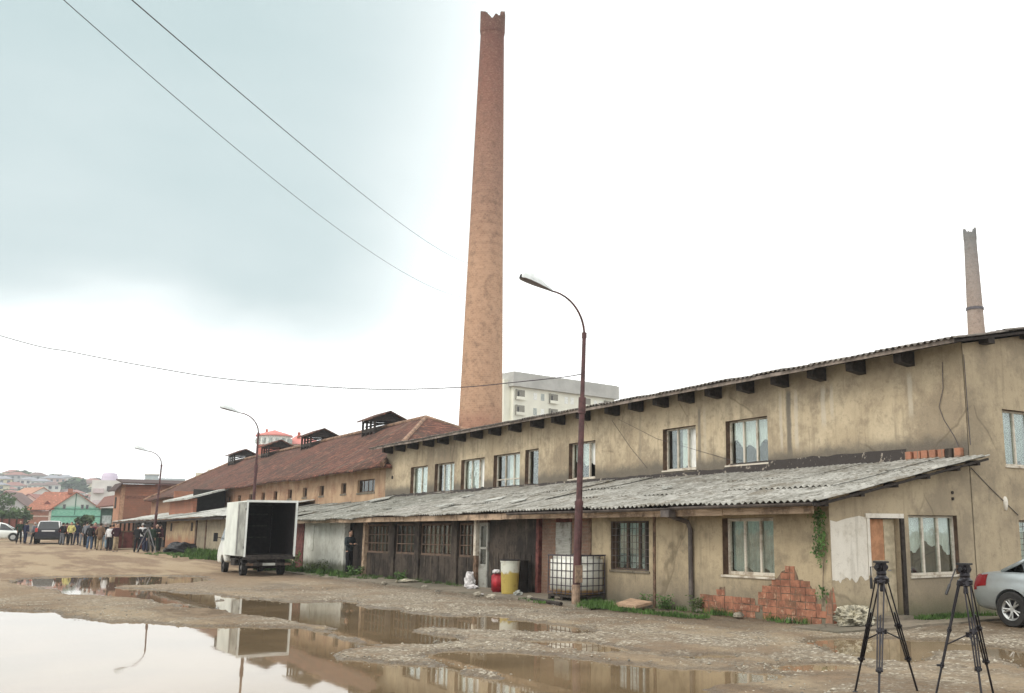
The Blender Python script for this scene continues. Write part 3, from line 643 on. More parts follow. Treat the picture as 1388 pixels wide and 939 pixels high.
dr = part('door', mb, M['frame_grey'], BR, label='narrow grey glazed door'); mb = MB(); mb.box(LX + .025, LX + .032, 27.25, 27.63, .75, 1.2); mb.box(LX + .025, LX + .032, 27.25, 27.63, 1.26, 1.9); part('pane', mb, M['glass_dirty'], dr)
mb = MB(); mb.box(LX - .02, LX + .2, 27.16, 27.72, 2.003, 2.24); part('door_lintel', mb, M['wood_brown'], BR)
mb = MB(); mb.box(LX - .10, LX + .05, 27.76, 27.92, 1.0, 2.2); part('post', mb, M['frame_white'], BR, label='white painted post top')
mb = MB(); mb.box(LX - .08, LX + .05, 27.74, 27.94, .0, 1.0); part('post', mb, M['wood_brown'], BR)
BAYS = [(28.05, 29.25), (29.75, 32.30), (32.76, 34.55), (35.2, 37.45)]
for k, (a, b) in enumerate(BAYS):
    mb = MB(); mb.box(LX + .05, LX + .10, a, b, .0, .93); n = int((b - a) / .45)
    for i in range(n): y = a + (b - a) * i / n; mb.box(LX + .035, LX + .05, y + .01, y + (b - a) / n - .015, .02, .90 + .02 * math.sin(i * 3 + k))
    part('metal_panel', mb, M['soot'], BR)
    mb = MB(); mb.box(LX + .06, LX + .12, a, b, .93, 1.0); mb.box(LX + .06, LX + .12, a, b, 1.93, 2.0)
    nn = max(4, int((b - a) / .36))
    for i in range(nn + 1): y = a + (b - a - .04) * i / nn; mb.box(LX + .062, LX + .10, y, y + .035, 1.0, 1.93)
    for z in (1.28, 1.60): mb.box(LX + .066, LX + .095, a, b, z, z + .035)
    w_ = part('window', mb, M['frame_brown'], BR); mb = MB()
    mb.box(LX + .105, LX + .11, a, b, 1.0, 1.93); part('pane', mb, M['glass_dirty'], w_)
    mb = MB(); prev = None
    for i in range(40):
        y = a + .05 + (b - a - .1) * i / 39; dd = LX + .24 + .03 * math.sin(i * 1.9)
        p = ((dd, y, 1.02), (dd, y, 1.9)); 
        if prev and (i // 7 + k) % 4 != 3: mb.quad(prev[0], p[0], p[1], prev[1])
        prev = p
    part('curtain', mb, M['curtain_dim'] if k != 1 else M['curtain'], w_, smooth=True)
    mb = MB(); mb.box(LX + .03, LX + .12, a, b, 2.003, 2.24); part('lintel', mb, M['wood_dark'], BR)
for a, b in [(29.28, 29.72), (32.33, 32.73), (34.58, 35.17), (27.95, 28.03)]:
    mb = MB(); mb.box(LX - .02, LX + .22, a, b, -.1, 2.24); part('post', mb, M['soot'], BR)
mb = MB(); mb.box(LX - .06, LX + .08, 37.5, 37.72, 0, 2.2); part('post', mb, M['fascia'], BR)
mb = MB(); mb.box(LX + .05, LX + .1, 37.74, 39.1, 0, 2.24)
for k in range(6): z = .1 + k * .34; mb.box(LX + .03, LX + .05, 37.78, 38.75, z, z + .3)
part('board_door', mb, M['wood_dark'], BR)
mb = MB(); mb.box(LX + .3, LX + .34, 38.9, 39.9, 0, 2.24); mb.box(LX, LX + .3, 39.0, 39.1, 0, 2.24); part('door_recess', mb, M['soot'], BR)
mb = MB(); mb.box(LX - .02, LX + .2, 39.95, 45.3, -.2, 2.24); mb.box(LX - .045, LX - .022, 43.9, 44.3, .9, 2.0)
part('white_wall', mb, M['white_wall'], BR, label='white painted wall with mossy foot')
mb = MB(); mb.box(LX - .05, LX + .2, 45.32, 46.4, -.2, 2.24); part('pillar', mb, M['red_pillar'], BR)
# exposed brick where the render has come off
def patch(pts, x, m, th=.012):
    mb = MB(); n = len(pts); P2 = []
    for i in range(n):
        a, b = Vector(pts[i]), Vector(pts[(i + 1) % n]); L = (b - a).length; k = max(1, int(L / .07))
        for j in range(k):
            p = a.lerp(b, j / k); P2.append((p.x + rnd.uniform(-.015, .015), max(.02, p.y + rnd.uniform(-.02, .02))))
    bm_ = bmesh.new(); vs = [bm_.verts.new((x, p[0], p[1])) for p in P2]; f = bm_.faces.new(vs); r_ = bmesh.ops.extrude_face_region(bm_, geom=[f])
    for v in [g for g in r_['geom'] if isinstance(g, bmesh.types.BMVert)]: v.co.x -= th
    bmesh.ops.triangulate(bm_, faces=bm_.faces[:]); me = bpy.data.meshes.new('exposed_brick'); bm_.to_mesh(me); bm_.free(); me.materials.append(m)
    return link('exposed_brick', me, BR)
def inpoly(p, poly):
    ins = False; n = len(poly)
    for i in range(n):
        (ax, ay), (bx, by) = poly[i], poly[(i + 1) % n]
        if (ay > p[1]) != (by > p[1]) and p[0] < (bx - ax) * (p[1] - ay) / (by - ay) + ax: ins = not ins
    return ins
def courses(poly, seed):
    q_ = random.Random(seed); ys = [p[0] for p in poly]; zs = [p[1] for p in poly]; mb = MB(); h = .135; w = .27; r_ = 0; z = min(zs)
    while z < max(zs):
        y = min(ys) - w + (w / 2 if r_ % 2 else 0)
        while y < max(ys):
            ww = w * q_.choice([1, 1, 1, .5])
            if inpoly((y + ww / 2, z + h / 2), poly):
                d = q_.uniform(.007, .018); g_ = q_.uniform(.005, .012); a, b = y + g_, y + ww - g_; c0, c1 = z + .006, z + h - q_.uniform(.006, .012); j = lambda: q_.uniform(-.008, .008)
                P = [(LX - d, a + j(), c0 + j()), (LX - d, b + j(), c0 + j()), (LX + .02, b, c0), (LX + .02, a, c0), (LX - d, a + j(), c1 + j()), (LX - d, b + j(), c1 + j()), (LX + .02, b, c1), (LX + .02, a, c1)]; mb.hexa(P)
            y += ww
        z += h; r_ += 1
    return part('exposed_brick', mb, M['brick_raw'], BR)
def rawb():
    t = MT('raw hollow brick', .92, .12); c = t.mix(t.rng(t.noise(3.6, 5, .7), .38, .6), (.38, .175, .11), (.23, .105, .07)); c = t.mix(t.math('MULTIPLY', t.rng(t.noise(2.1, 7, .75, t.map(loc=(3, 1, 9))), .5, .62), .7), c, (.14, .09, .06)); c = t.mix(t.math('MULTIPLY', t.rng(t.noise(6, 6, .75, t.map(loc=(1, 1, 2))), .55, .65), .6), c, (.52, .36, .25)); t.col(c); t.bump(t.noise(24, 4), .6, .01); return t.m
M['brick_raw'] = rawb(); M['mortar_dark'] = plain('dirty mortar', (.17, .115, .08), .95, var=.5, scale=7, bump=.4)
courses([(17.0, .0), (16.95, .3), (16.6, .42), (16.36, .40), (16.33, .60), (16.12, .60), (16.1, .42), (15.5, .40), (15.2, .36), (15.2, .0)], 1)
courses([(15.1, .0), (15.05, .5), (14.65, .78), (14.36, 1.0), (14.02, 1.08), (13.9, .86), (13.66, .8), (13.45, .58), (13.36, .25), (13.36, .0)], 2)
patch([(16.95, .2), (16.69, .39), (16.36, .36), (16.29, .59), (16.14, .58), (16.13, .39), (15.51, .38), (15.21, .36), (15.22, .03), (16.23, .02), (16.89, .02)], LX, M['mortar_dark'], .006)
patch([(15.08, .47), (14.65, .77), (14.36, .99), (14.05, 1.04), (13.94, .83), (13.68, .76), (13.5, .56), (13.44, .25), (13.46, .03), (14.13, .03), (14.68, .06), (15.05, .2)], LX, M['mortar_dark'], .006)
patch([(13.22, .55), (13.16, .50), (13.10, .66), (13.085, .03), (13.27, .03)], LX, M['brick_expo'])
mb = MB(); mb.poly([(13.872, EY - .008, .03), (14.12, EY - .008, .03), (14.05, EY - .008, .2), (13.97, EY - .008, .35), (13.9, EY - .008, .7), (13.872, EY - .008, .72)]); part('exposed_brick', mb, M['brick_expoY'], BR)
# whitewashed area by the door (ragged lower edge) and white door surround
mb = MB(); pts = [(13.885, 1.95)]
for i in range(20): x = 13.885 + i * .053; pts.append((x, .84 + .16 * mnoise.noise(Vector((i * .37, 3, 1))) + .08 * mnoise.noise(Vector((i * 1.3, 1, 1)))))
pts += [(14.9, 2.0), (14.7, 2.04), (14.3, 1.98), (14.05, 1.92)]
mb.poly([(p[0], EY - .004, p[1]) for p in pts]); part('whitewash', mb, M['whitewash'], BR)
mb = MB(); mb.box(14.86, 15.98, EY - .035, EY + .02, 2.0, 2.09); part('door_surround', mb, M['whitewash'], BR)
mb = MB(); mb.box(14.9, 14.978, EY - .02, EY + .02, .9, 1.995); part('door_surround', mb, M['whitewash'], BR)
mb = MB(); mb.box(14.99, 15.50, EY + .10, EY + .14, 0, 1.18); part('door_lower_board', mb, plain('tan board', (.40, .33, .23), .8), BR)
mb = MB(); mb.box(14.99, 15.50, EY + .10, EY + .14, 1.183, 1.98); part('door_board', mb, plain('orange brown board', (.42, .21, .11), .8), BR)
mb = MB(); mb.box(15.50, 15.85, EY + .12, EY + .16, .03, 1.98); mb.box(15.52, 15.83, EY + .105, EY + .12, .2, .9); mb.box(15.52, 15.83, EY + .105, EY + .12, 1.0, 1.85)
dr = part('door', mb, plain('beige door paint', (.46, .39, .27), .7), BR, label='beige door leaf'); mb = MB(); mb.tube([(15.56, EY + .07, .98), (15.64, EY + .07, .98)], .012, 6); part('handle', mb, M['grey_metal'], dr)
mb = MB(); mb.box(15.87, 15.97, EY - .05, EY - .003, .02, 2.0); part('door_post', mb, M['wood_dark'], BR)
mb = MB(); mb.box(15.0, 15.86, EY - .25, EY + .05, -.02, .12); part('doorstep', mb, M['concrete'], BR)
# soldier row of hollow bricks and dark bitumen upstand where the lean-to meets the wall
for k in range(7):
    y = 13.2 + k * .22; mb = MB(); z0 = 3.34; c_ = .02 * math.sin(k * 4)
    mb.box(WX - .12 + c_, WX - .004, y, y + .17, z0, z0 + .20)
    part('loose_brick', mb, M['brick_expo'] if k not in (1,) else M['soot'], BR)
mb = MB(); ysn = np.linspace(14.75, 46.9, 120)
for a, b in zip(ysn[:-1], ysn[1:]):
    ha = .20 * (1 if a < 21 else .35) + .05 * mnoise.noise(Vector((a * 2, 1, 1))); hb = .20 * (1 if b < 21 else .35) + .05 * mnoise.noise(Vector((b * 2, 1, 1)))
    mb.quad((WX - .05, a, 3.30), (WX - .05, b, 3.30), (WX - .02, b, 3.42 + hb), (WX - .02, a, 3.42 + ha))
    mb.quad((WX - .02, a, 3.42 + ha), (WX - .02, b, 3.42 + hb), (WX - .001, b, 3.42 + hb), (WX - .001, a, 3.42 + ha))
def bit():
    t = MT('bitumen upstand', .75, .3); t.col(t.mix(t.rng(t.noise(6, 6, .7), .58, .64), (.045, .038, .035), (.33, .29, .24))); t.bump(t.noise(9, 5), .6, .02); return t.m
part('flashing', mb, bit(), BR)
# corrugated roofs
def corrugated(parent, name, x0, z0, x1, z1, y0, y1, m, sheet=1.05, rows=2, amp=.024, pitch=.177, jit=.025, seed=1, thick=.008, ragged=.05, world=True):
    r_ = random.Random(seed); mb = MB(); n = int(round((y1 - y0) / sheet)); sl = (z1 - z0) / (x1 - x0)
    for row in range(rows):
        for k in range(n):
            a = y0 + (y1 - y0) * k / n - .03; b = y0 + (y1 - y0) * (k + 1) / n + .05
            xa = x0 + (x1 - x0) * row / rows - (.12 if row else 0) + r_.uniform(-ragged, ragged) * (1 if row == 0 else .6); xb = x0 + (x1 - x0) * (row + 1) / rows
            dz = r_.uniform(-jit, jit) * .6 + row * .014 + (k % 2) * .008; tilt = r_.uniform(-jit, jit) * .7; skew = r_.uniform(-.02, .02)
            ny = max(6, int((b - a) / pitch * 8)); vs = []
            for j in range(3):
                for i in range(ny + 1):
                    y = a + (b - a) * i / ny; u = j / 2; x = xa + (xb - xa) * u + skew * (i / ny - .5)
                    vs.append((x, y, z0 + (x - x0) * sl + dz + tilt * (i / ny - .5) + amp * math.cos(2 * math.pi * y / pitch) - .012 * math.sin(math.pi * u)))
            lo_ = [(p[0], p[1], p[2] - thick) for p in vs]; W_ = ny + 1; fs = []
            for j in range(2):
                for i in range(ny):
                    q = j * W_ + i; fs.append((q, q + 1, q + W_ + 1, q + W_))
            nn = len(vs); fs2 = fs + [tuple(nn + t for t in f[::-1]) for f in fs]
            for i in range(ny): fs2.append((i, nn + i, nn + i + 1, i + 1)); q = 2 * W_ + i; fs2.append((q, q + 1, nn + q + 1, nn + q))
            for j in range(2):
                q = j * W_; fs2.append((q, q + W_, nn + q + W_, nn + q)); q += ny; fs2.append((q, nn + q, nn + q + W_, q + W_))
            mb.add(vs + lo_, fs2)
    return part(name, mb, m, parent, world=world, smooth=False)
def lean(y): return 2.33
lr = corrugated(BR, 'lean_to_roof', 13.18, 2.31, WX + .0, 3.325, 12.72, 24.6, M['corr'], seed=3, rows=3)
corrugated(BR, 'lean_to_roof', 13.20, 2.29, WX, 3.36, 24.6, 36.2, M['corr'], seed=5, rows=3, jit=.04, ragged=.08)
corrugated(BR, 'lean_to_roof', 13.24, 2.24, WX, 3.34, 36.2, 46.9, M['corr_old'], seed=8, rows=3, jit=.05, ragged=.1)
corrugated(BR, 'lean_to_roof', WX - .02, 3.315, 18.52, 3.36, 12.74, 13.03, M['corr'], seed=13, rows=1, sheet=.5)
mb = MB(); # loose broken sheets lying on the lean-to
for (x, y, s, a) in [(15.2, 29.3, .5, .3), (14.4, 31.5, .6, 1.), (15.9, 27.8, .35, 2.), (17.6, 45.8, .9, .2), (17.2, 44.9, .8, .7), (14.6, 26.6, .4, .4), (15.6, 20.4, .22, .4), (16.5, 34, .5, 1.3)]:
    z = 2.31 + (x - 13.18) * .21 + .05; c, q = math.cos(a) * s, math.sin(a) * s * .5
    mb.hexa([(x - c, y - q, z - c * .21), (x + q, y - c * .7, z + q * .2), (x + c, y + q, z + c * .21), (x - q, y + c * .7, z - q * .2), (x - c, y - q, z - c * .21 + .03), (x + q, y - c * .7, z + q * .2 + .03), (x + c, y + q, z + c * .21 + .03), (x - q, y + c * .7, z - q * .2 + .03)])
part('loose_sheet', mb, M['corr_light'], BR)
mb = MB(); y = 13.0
while y < 46.5:
    L = rnd.uniform(2.4, 4.); e = min(y + L, 46.5); dz = rnd.uniform(-.015, .015); mb.box(13.34, 13.385, y, e - .02, 2.07 + dz, 2.235 + dz); y = e
part('fascia_board', mb, M['fascia'], BR)
mb = MB(); mb.box(13.386, 13.87, EY + .02, 46.4, 2.235, 2.255); part('soffit', mb, M['wood_brown'], BR)
mb = MB()                                               # half-round gutter on the near half
def gut(y0, y1, z):
    prof = [(13.17 + .065 * math.cos(a), z + .065 * math.sin(a)) for a in np.linspace(math.pi, 2 * math.pi, 9)] + [(13.17 + .058 * math.cos(a), z + .058 * math.sin(a)) for a in np.linspace(2 * math.pi, math.pi, 9)]
    n = len(prof); mb.add([(p[0], y0, p[1]) for p in prof] + [(p[0], y1, p[1] + .0) for p in prof], [(i, (i + 1) % n, n + (i + 1) % n, n + i) for i in range(n)] + [tuple(range(n)), tuple(range(n, 2 * n))[::-1]])
gut(12.78, 17.1, 2.265); gut(17.1, 24.6, 2.25)
g_ = part('gutter', mb, M['gutter'], BR)
mb = MB(); mb.tube([(13.17, 17.2, 2.2), (13.2, 17.2, 2.08), (13.72, 17.2, 1.95), (13.80, 17.2, 1.8), (13.80, 17.2, .12)], .055, 10); mb.box(13.08, 13.28, 17.05, 17.35, 2.05, 2.2)
part('downpipe', mb, M['gutter'], BR, smooth=False)
for i, x in enumerate([13.5, 14.5, 15.5, 16.5, 17.5, 18.2]): mb = MB(); mb.box(x - .05, x + .05, 12.78, 13.3, ltz(x) - .15, ltz(x) - .045); part('purlin', mb, M['wood_dark'], BR)
mb = MB(); mb.hexa([(13.2, 12.74, ltz(13.2) - .1), (18.5, 12.74, ltz(18.5) - .09), (18.5, 12.77, ltz(18.5) - .09), (13.2, 12.77, ltz(13.2) - .1), (13.2, 12.74, ltz(13.2) - .045), (18.5, 12.74, ltz(18.5) - .04), (18.5, 12.77, ltz(18.5) - .04), (13.2, 12.77, ltz(13.2) - .045)])
part('verge_board', mb, M['wood_dark'], BR)
# main roof
corrugated(BR, 'roof', 17.50, 5.845, 23.55, 5.845 + 6.05 * .19, 12.72, 47.6, M['corr_brown'], seed=21, rows=3, jit=.02, ragged=.03, amp=.028)
mb = MB(); mb.hexa([(23.5, 12.72, 6.93), (28, 12.72, 6.08), (28, 47.6, 6.08), (23.5, 47.6, 6.93), (23.5, 12.72, 6.97), (28, 12.72, 6.12), (28, 47.6, 6.12), (23.5, 47.6, 6.97)]); part('rear_roof_slope', mb, M['corr_brown'], BR)
mb = MB()                                               # roof deck / fascia
def slopebox(x0, x1, y0, y1, t0, t1):
    mb.hexa([(x0, y0, roofz(x0) + t0), (x1, y0, roofz(x1) + t0), (x1, y1, roofz(x1) + t0), (x0, y1, roofz(x0) + t0), (x0, y0, roofz(x0) + t1), (x1, y0, roofz(x1) + t1), (x1, y1, roofz(x1) + t1), (x0, y1, roofz(x0) + t1)])
slopebox(17.6, 23.4, 12.8, 47.5, .02, .055); part('roof_deck', mb, M['wood_dark'], BR)
mb = MB(); y = 12.76
while y < 47.5:
    e = min(47.5, y + rnd.uniform(3, 5)); dz = rnd.uniform(-.012, .012); mb.box(17.555, 17.59, y, e - .015, 5.735 + dz, 5.825 + dz); y = e
part('fascia_board', mb, plain('grey fascia board', (.24, .20, .17), .8, var=.5, scale=3), BR)
mb = MB(); slopebox(17.6, 23.4, 12.76, 12.795, .0, .06); part('verge_board', mb, M['wood_dark'], BR)
RT = [14.48, 15.95, 17.26, 18.6, 19.97, 21.35, 22.6, 23.87, 25.2, 26.55, 28.34, 30.01, 31.54, 33.26, 34.94, 36.57, 38.17, 39.89, 41.45, 43.22, 44.8, 46.4]
for i, y in enumerate(RT):
    mb = MB(); w = .115; mb.hexa([(17.80, y - w, 5.58), (18.27, y - w, 5.52), (18.27, y + w, 5.52), (17.80, y + w, 5.58), (17.80, y - w, 5.78), (18.27, y - w, 5.87), (18.27, y + w, 5.87), (17.80, y + w, 5.78)])
    part('rafter_tail', mb, M['wood_dark'], BR)
for x in (19.0, 20.6, 22.2):
    mb = MB(); mb.box(x - .12, x + .12, 12.8, 13.05, roofz(x) - .12, roofz(x) + .015); part('rafter_tail', mb, M['wood_dark'], BR)
# wires and small marks on the wall
def wire_on(name, pts, r_=.008, m='cable'): mb = MB(); mb.tube(pts, r_, 5); return part(name, mb, M[m], BR)
wire_on('wall_cable', [(18.26, 13.6, 5.5), (18.26, 13.62, 4.9), (18.25, 13.75, 4.5), (18.26, 13.65, 4.2), (18.26, 13.4, 3.8), (18.25, 13.3, 3.58)])
wire_on('wall_cable', [(18.265, 26.9, 5.4), (18.265, 25.8, 4.4), (18.265, 24.9, 3.7)], .006)
wire_on('wall_cable', [(18.265, 26.5, 5.4), (18.265, 24.4, 4.6), (18.265, 20.8, 3.7)], .005)
wire_on('wall_cable', [(18.3, 13.055, 3.1), (18.9, 13.05, 2.7), (19.9, 13.05, 2.1)], .008)
wire_on('wall_cable', [(18.30, 13.05, 5.6), (18.31, 13.05, 4.5), (18.33, 13.05, 3.6)], .008)
mb = MB(); mb.ell((19.45, 13.05, 2.35), .07, .05, .16, fn=lambda p: (p[0] * (1 + .3 * p[2]), p[1], p[2])); part('wall_bracket', mb, M['whitewash'], BR, smooth=True)
mb = MB(); mb.disc((17.62, EY - .01, 2.55), (0, 1, 0), .035, .03, 10); part('vent_hole', mb, M['wood_dark'], BR); mb = MB(); mb.disc((17.62, EY - .01, 2.42), (0, 1, 0), .035, .03, 10); part('vent_hole', mb, M['wood_dark'], BR)
mb = MB(); mb.disc((WX - .01, 46.2, 4.35), (1, 0, 0), .09, .03, 10); part('vent_hole', mb, M['wood_dark'], BR)

# ------------------------------------------------------------------ long brick building with tiled roof
LB = empty('brick_factory', (18.4, 80, 0), 'long old brick works hall with brown tiled hipped roof and ridge louvres', 'building')
BX = 18.4
bw = [(51.43, 48.9, 3.75, 4.42)] + [(y + .85, y, 3.78, 4.36) for y in (53.2, 57.0, 60.2, 63.3, 66.6, 69.6, 72.9, 76.1, 79.3, 82.4, 86, 90, 94, 99)]
ops = [(b, a, c, d) for a, b, c, d in bw]
part('wall', wall('X', BX, 47.25, 113, -.3, 5.0, ops, .35), M['brick_long'], LB)
mb = MB(); mb.box(BX + .36, 30, 47.25, 47.6, -.3, 5.0); mb.box(29.65, 30, 47.6, 113, -.3, 5.0); mb.box(BX + .36, 29.64, 112.65, 113, -.3, 5.); part('rear_wall', mb, M['brick_long'], LB)
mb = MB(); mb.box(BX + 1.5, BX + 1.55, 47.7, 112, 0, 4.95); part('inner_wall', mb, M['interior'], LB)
for a, b, c, d in [(o[0], o[1], o[2], o[3]) for o in ops]:
    mb = MB(); f = .06
    mb.box(BX + .12, BX + .18, a, a + f, c, d); mb.box(BX + .12, BX + .18, b - f, b, c, d); mb.box(BX + .12, BX + .18, a + f, b - f, d - f, d); mb.box(BX + .12, BX + .18, a + f, b - f, c, c + f)
    k = 3 if b - a > 1.5 else 1
    for i in range(1, k + 1): y = a + (b - a) * i / (k + 1); mb.box(BX + .125, BX + .17, y - .02, y + .02, c + f, d - f)
    w_ = part('window', mb, M['frame_brown'], LB); mb = MB(); mb.box(BX + .145, BX + .15, a + f, b - f, c + f, d - f); part('pane', mb, M['glass_car'], w_)
    mb = MB(); mb.box(BX - .03, BX + .1, a - .08, b + .08, c - .1, c - .002); part('sill', mb, M['concrete'], w_)
RX, RZ, EZ = 24.1, 8.6, 4.93
def roofsheet(parent, name, corners_fn, nu, nv, m, sag=.07, th=.12, seed=0.):
    mb = MB(); vs = []
    for j in range(nv + 1):
        for i in range(nu + 1):
            p = Vector(corners_fn(i / nu, j / nv)); edge = math.sin(math.pi * j / nv)
            p.z += sag * mnoise.noise(Vector((p.x * .22 + seed, p.y * .16, 0))) * 1.6 + sag * .5 * mnoise.noise(Vector((p.x * .9, p.y * .9, seed))); vs.append(tuple(p))
    W_ = nu + 1; fs = [(j * W_ + i, j * W_ + i + 1, (j + 1) * W_ + i + 1, (j + 1) * W_ + i) for j in range(nv) for i in range(nu)]
    n = len(vs); lo_ = [(v[0], v[1], v[2] - th) for v in vs]; fs += [tuple(n + t for t in f[::-1]) for f in fs]
    for i in range(nu): fs.append((i, n + i, n + i + 1, i + 1))
    for i in range(nu): q = nv * W_ + i; fs.append((q, q + 1, n + q + 1, n + q))
    for j in range(nv): q = j * W_; fs.append((q, q + W_, n + q + W_, n + q)); q += nu; fs.append((q, n + q, n + q + W_, q + W_))
    mb.add(vs, fs[:0]); mb.f = fs; mb.v = vs + lo_
    return part(name, mb, m, parent, smooth=True)
def bil(a, b, c, d):
    a, b, c, d = map(Vector, (a, b, c, d)); return lambda u, v: tuple((a.lerp(b, u)).lerp(d.lerp(c, u), v))
y0e, y1e, y0r, y1r = 46.3, 113.6, 55.9, 104.5
roofsheet(LB, 'roof', bil((17.75, y0e, EZ), (17.75, y1e, EZ), (RX, y1r, RZ), (RX, y0r, RZ)), 90, 10, M['tiles'])
roofsheet(LB, 'roof', bil((30.5, y1e, EZ), (30.5, y0e, EZ), (RX, y0r, RZ), (RX, y1r, RZ)), 60, 8, M['tiles'], seed=3)
roofsheet(LB, 'roof', bil((30.5, y0e, EZ), (17.75, y0e, EZ), (RX, y0r, RZ), (RX + .02, y0r, RZ)), 16, 10, M['tiles'], seed=5)
roofsheet(LB, 'roof', bil((17.75, y1e, EZ), (30.5, y1e, EZ), (RX + .02, y1r, RZ), (RX, y1r, RZ)), 16, 10, M['tiles'], seed=7)
mb = MB(); mb.tube([(17.75, y0e, EZ + .03), (RX, y0r, RZ + .04)], .13, 7); mb.tube([(30.5, y0e, EZ + .03), (RX, y0r, RZ + .04)], .13, 7); mb.tube([(RX, y0r, RZ + .04), (RX, y1r, RZ + .04)], .13, 7); mb.tube([(17.75, y1e, EZ + .03), (RX, y1r, RZ + .04)], .13, 7)
part('ridge_cap', mb, plain('ridge tiles', (.24, .15, .10), .9, var=.5, scale=2), LB)
def louvre(yc, s=1.):
    z0 = RZ - .25; hw = 1.25 * s; hy = 1.5 * s; h = 1.0 * s
    mb = MB()
    for x in (RX - hw, RX + hw):
        for y in (yc - hy, yc - hy * .33, yc + hy * .33, yc + hy): mb.box(x - .06, x + .06, y - .06, y + .06, z0 - .6, z0 + h)
    for x in (RX - hw, RX + hw): mb.box(x - .05, x + .05, yc - hy + .06, yc + hy - .06, z0 + h - .12, z0 + h - .01); mb.box(x - .04, x + .04, yc - hy + .06, yc + hy - .06, z0 - .1, z0 + .12)
    for y in (yc - hy, yc + hy): mb.box(RX - hw + .06, RX + hw - .06, y - .04, y + .04, z0 + h - .13, z0 + h - .02); mb.box(RX - hw + .06, RX + hw - .06, y - .03, y + .03, z0 - .3, z0 + .15)
    fr = part('ridge_louvre', mb, M['wood_dark'], LB)
    mb = MB(); a, r_ = hw + .3, z0 + h + .62 * s; e = z0 + h - .08
    for sx in (-1, 1): mb.hexa([(RX + sx * a, yc - hy - .35, e), (RX, yc - hy - .35, r_), (RX, yc + hy + .35, r_), (RX + sx * a, yc + hy + .35, e), (RX + sx * a, yc - hy - .35, e + .09), (RX, yc - hy - .35, r_ + .09), (RX, yc + hy + .35, r_ + .09), (RX + sx * a, yc + hy + .35, e + .09)])
    part('louvre_roof', mb, M['tiles'], fr)
    for y in (yc - hy, yc + hy):
        mb = MB(); mb.add([(RX - hw, y, z0 + h), (RX + hw, y, z0 + h), (RX, y, r_ - .02), (RX - hw, y + .03, z0 + h), (RX + hw, y + .03, z0 + h), (RX, y + .03, r_ - .02)], [(0, 1, 2), (5, 4, 3), (0, 3, 4, 1), (1, 4, 5, 2), (2, 5, 3, 0)])
        part('gable_board', mb, M['wood_dark'], fr)
    mb = MB()
    for k in range(3): t = -hy * .6 + k * hy * .6; mb.tube([(RX - hw, yc + t, z0 + .3), (RX + hw, yc + t + .3, z0 + h)], .04, 5)
    part('brace', mb, M['wood_dark'], fr)
for yc in (63.2, 76.8, 88.5, 100.5): louvre(yc, .74)

# sheds and lean-tos in front of the brick factory
SH = empty('old_shed', (14.5, 56, 0), 'low rendered shed behind the white truck, under dark sagging roof sheets', 'shed')
mb = MB(); mb.box(13.9, 14.15, 46.7, 58.2, -.3, 2.35); part('wall', mb, M['plaster_low'], SH)
corrugated(SH, 'roof', 13.3, 2.42, 18.35, 3.25, 47.0, 58.4, M['corr_old'], seed=31, rows=3, jit=.05, ragged=.12)
mb = MB(); mb.box(13.36, 13.42, 47.0, 58.3, 2.2, 2.36); part('fascia_board', mb, M['wood_brown'], SH)
mb = MB(); mb.box(13.88, 18.3, 58.2, 58.4, -.3, 2.4); part('side_wall', mb, M['plaster_low'], SH)
SH2 = empty('long_shed', (14.5, 75, 0), 'long low plastered shed with pale corrugated roof, left of the truck', 'shed')
z2 = 2.62
def shedwall():
    t = MT('peeling shed render', .92, .12)
    c = t.mix(t.rng(t.noise(.9, 6, .65), .42, .58), (.44, .34, .21), (.33, .24, .16)); X, Y, Z = t.xyz()
    zz = t.math('ADD', Z, t.math('MULTIPLY', t.math('SUBTRACT', t.noise(1.1, 6, .7), .5), 1.6)); c = t.mix(t.math('MULTIPLY', t.rng(zz, 1.5, .9), .75), c, (.33, .15, .09))
    c = t.mix(t.math('MULTIPLY', t.rng(zz, .75, .55), .8), c, (.10, .09, .06)); t.col(c); return t.m
mb = MB(); mb.box(13.9, 14.2, 68.2, 78.4, -.3, z2 - .1); part('wall', mb, shedwall(), SH2)
mb = MB(); mb.box(13.88, 14.2, 58.6, 65.2, -.3, z2 - .1); mb.box(13.92, 14.2, 65.5, 68.1, -.3, z2 - .1); part('wall', mb, plaster('khaki render', (.33, .28, .19), (.27, .23, .155), (.17, .14, .1)), SH2)
for y in (65.2, 68.1): mb = MB(); mb.box(13.84, 14.15, y, y + .28, -.3, z2 - .1); part('post', mb, M['reveal'], SH2)
for y in (69.4, 76.3): mb = MB(); mb.box(13.85, 13.9, y, y + .35, 1.75, 2.3); part('vent', mb, M['wood_dark'], SH2)
corrugated(SH2, 'roof', 13.2, z2 - .02, 18.35, 3.55, 58.5, 78.8, M['corr_light'], seed=33, rows=2, jit=.05, ragged=.1)
corrugated(SH2, 'roof', 13.3, z2 + .0, 17.6, 3.35, 78.8, 101, M['corr_light'], seed=34, rows=2, jit=.05, ragged=.1)
mb = MB(); mb.box(13.3, 13.36, 58.6, 100.8, z2 - .22, z2 - .08); part('fascia_board', mb, M['wood_dark'], SH2)
mb = MB(); mb.box(15.2, 15.4, 78.5, 101, .3, 2.6); mb.box(14.0, 14.05, 78.6, 100.5, .4, 1.55)
for y in np.arange(79, 101, 2.4): mb.box(13.9, 14.04, y, y + .14, .2, 2.6)
part('open_bay', mb, M['wood_dark'], SH2)
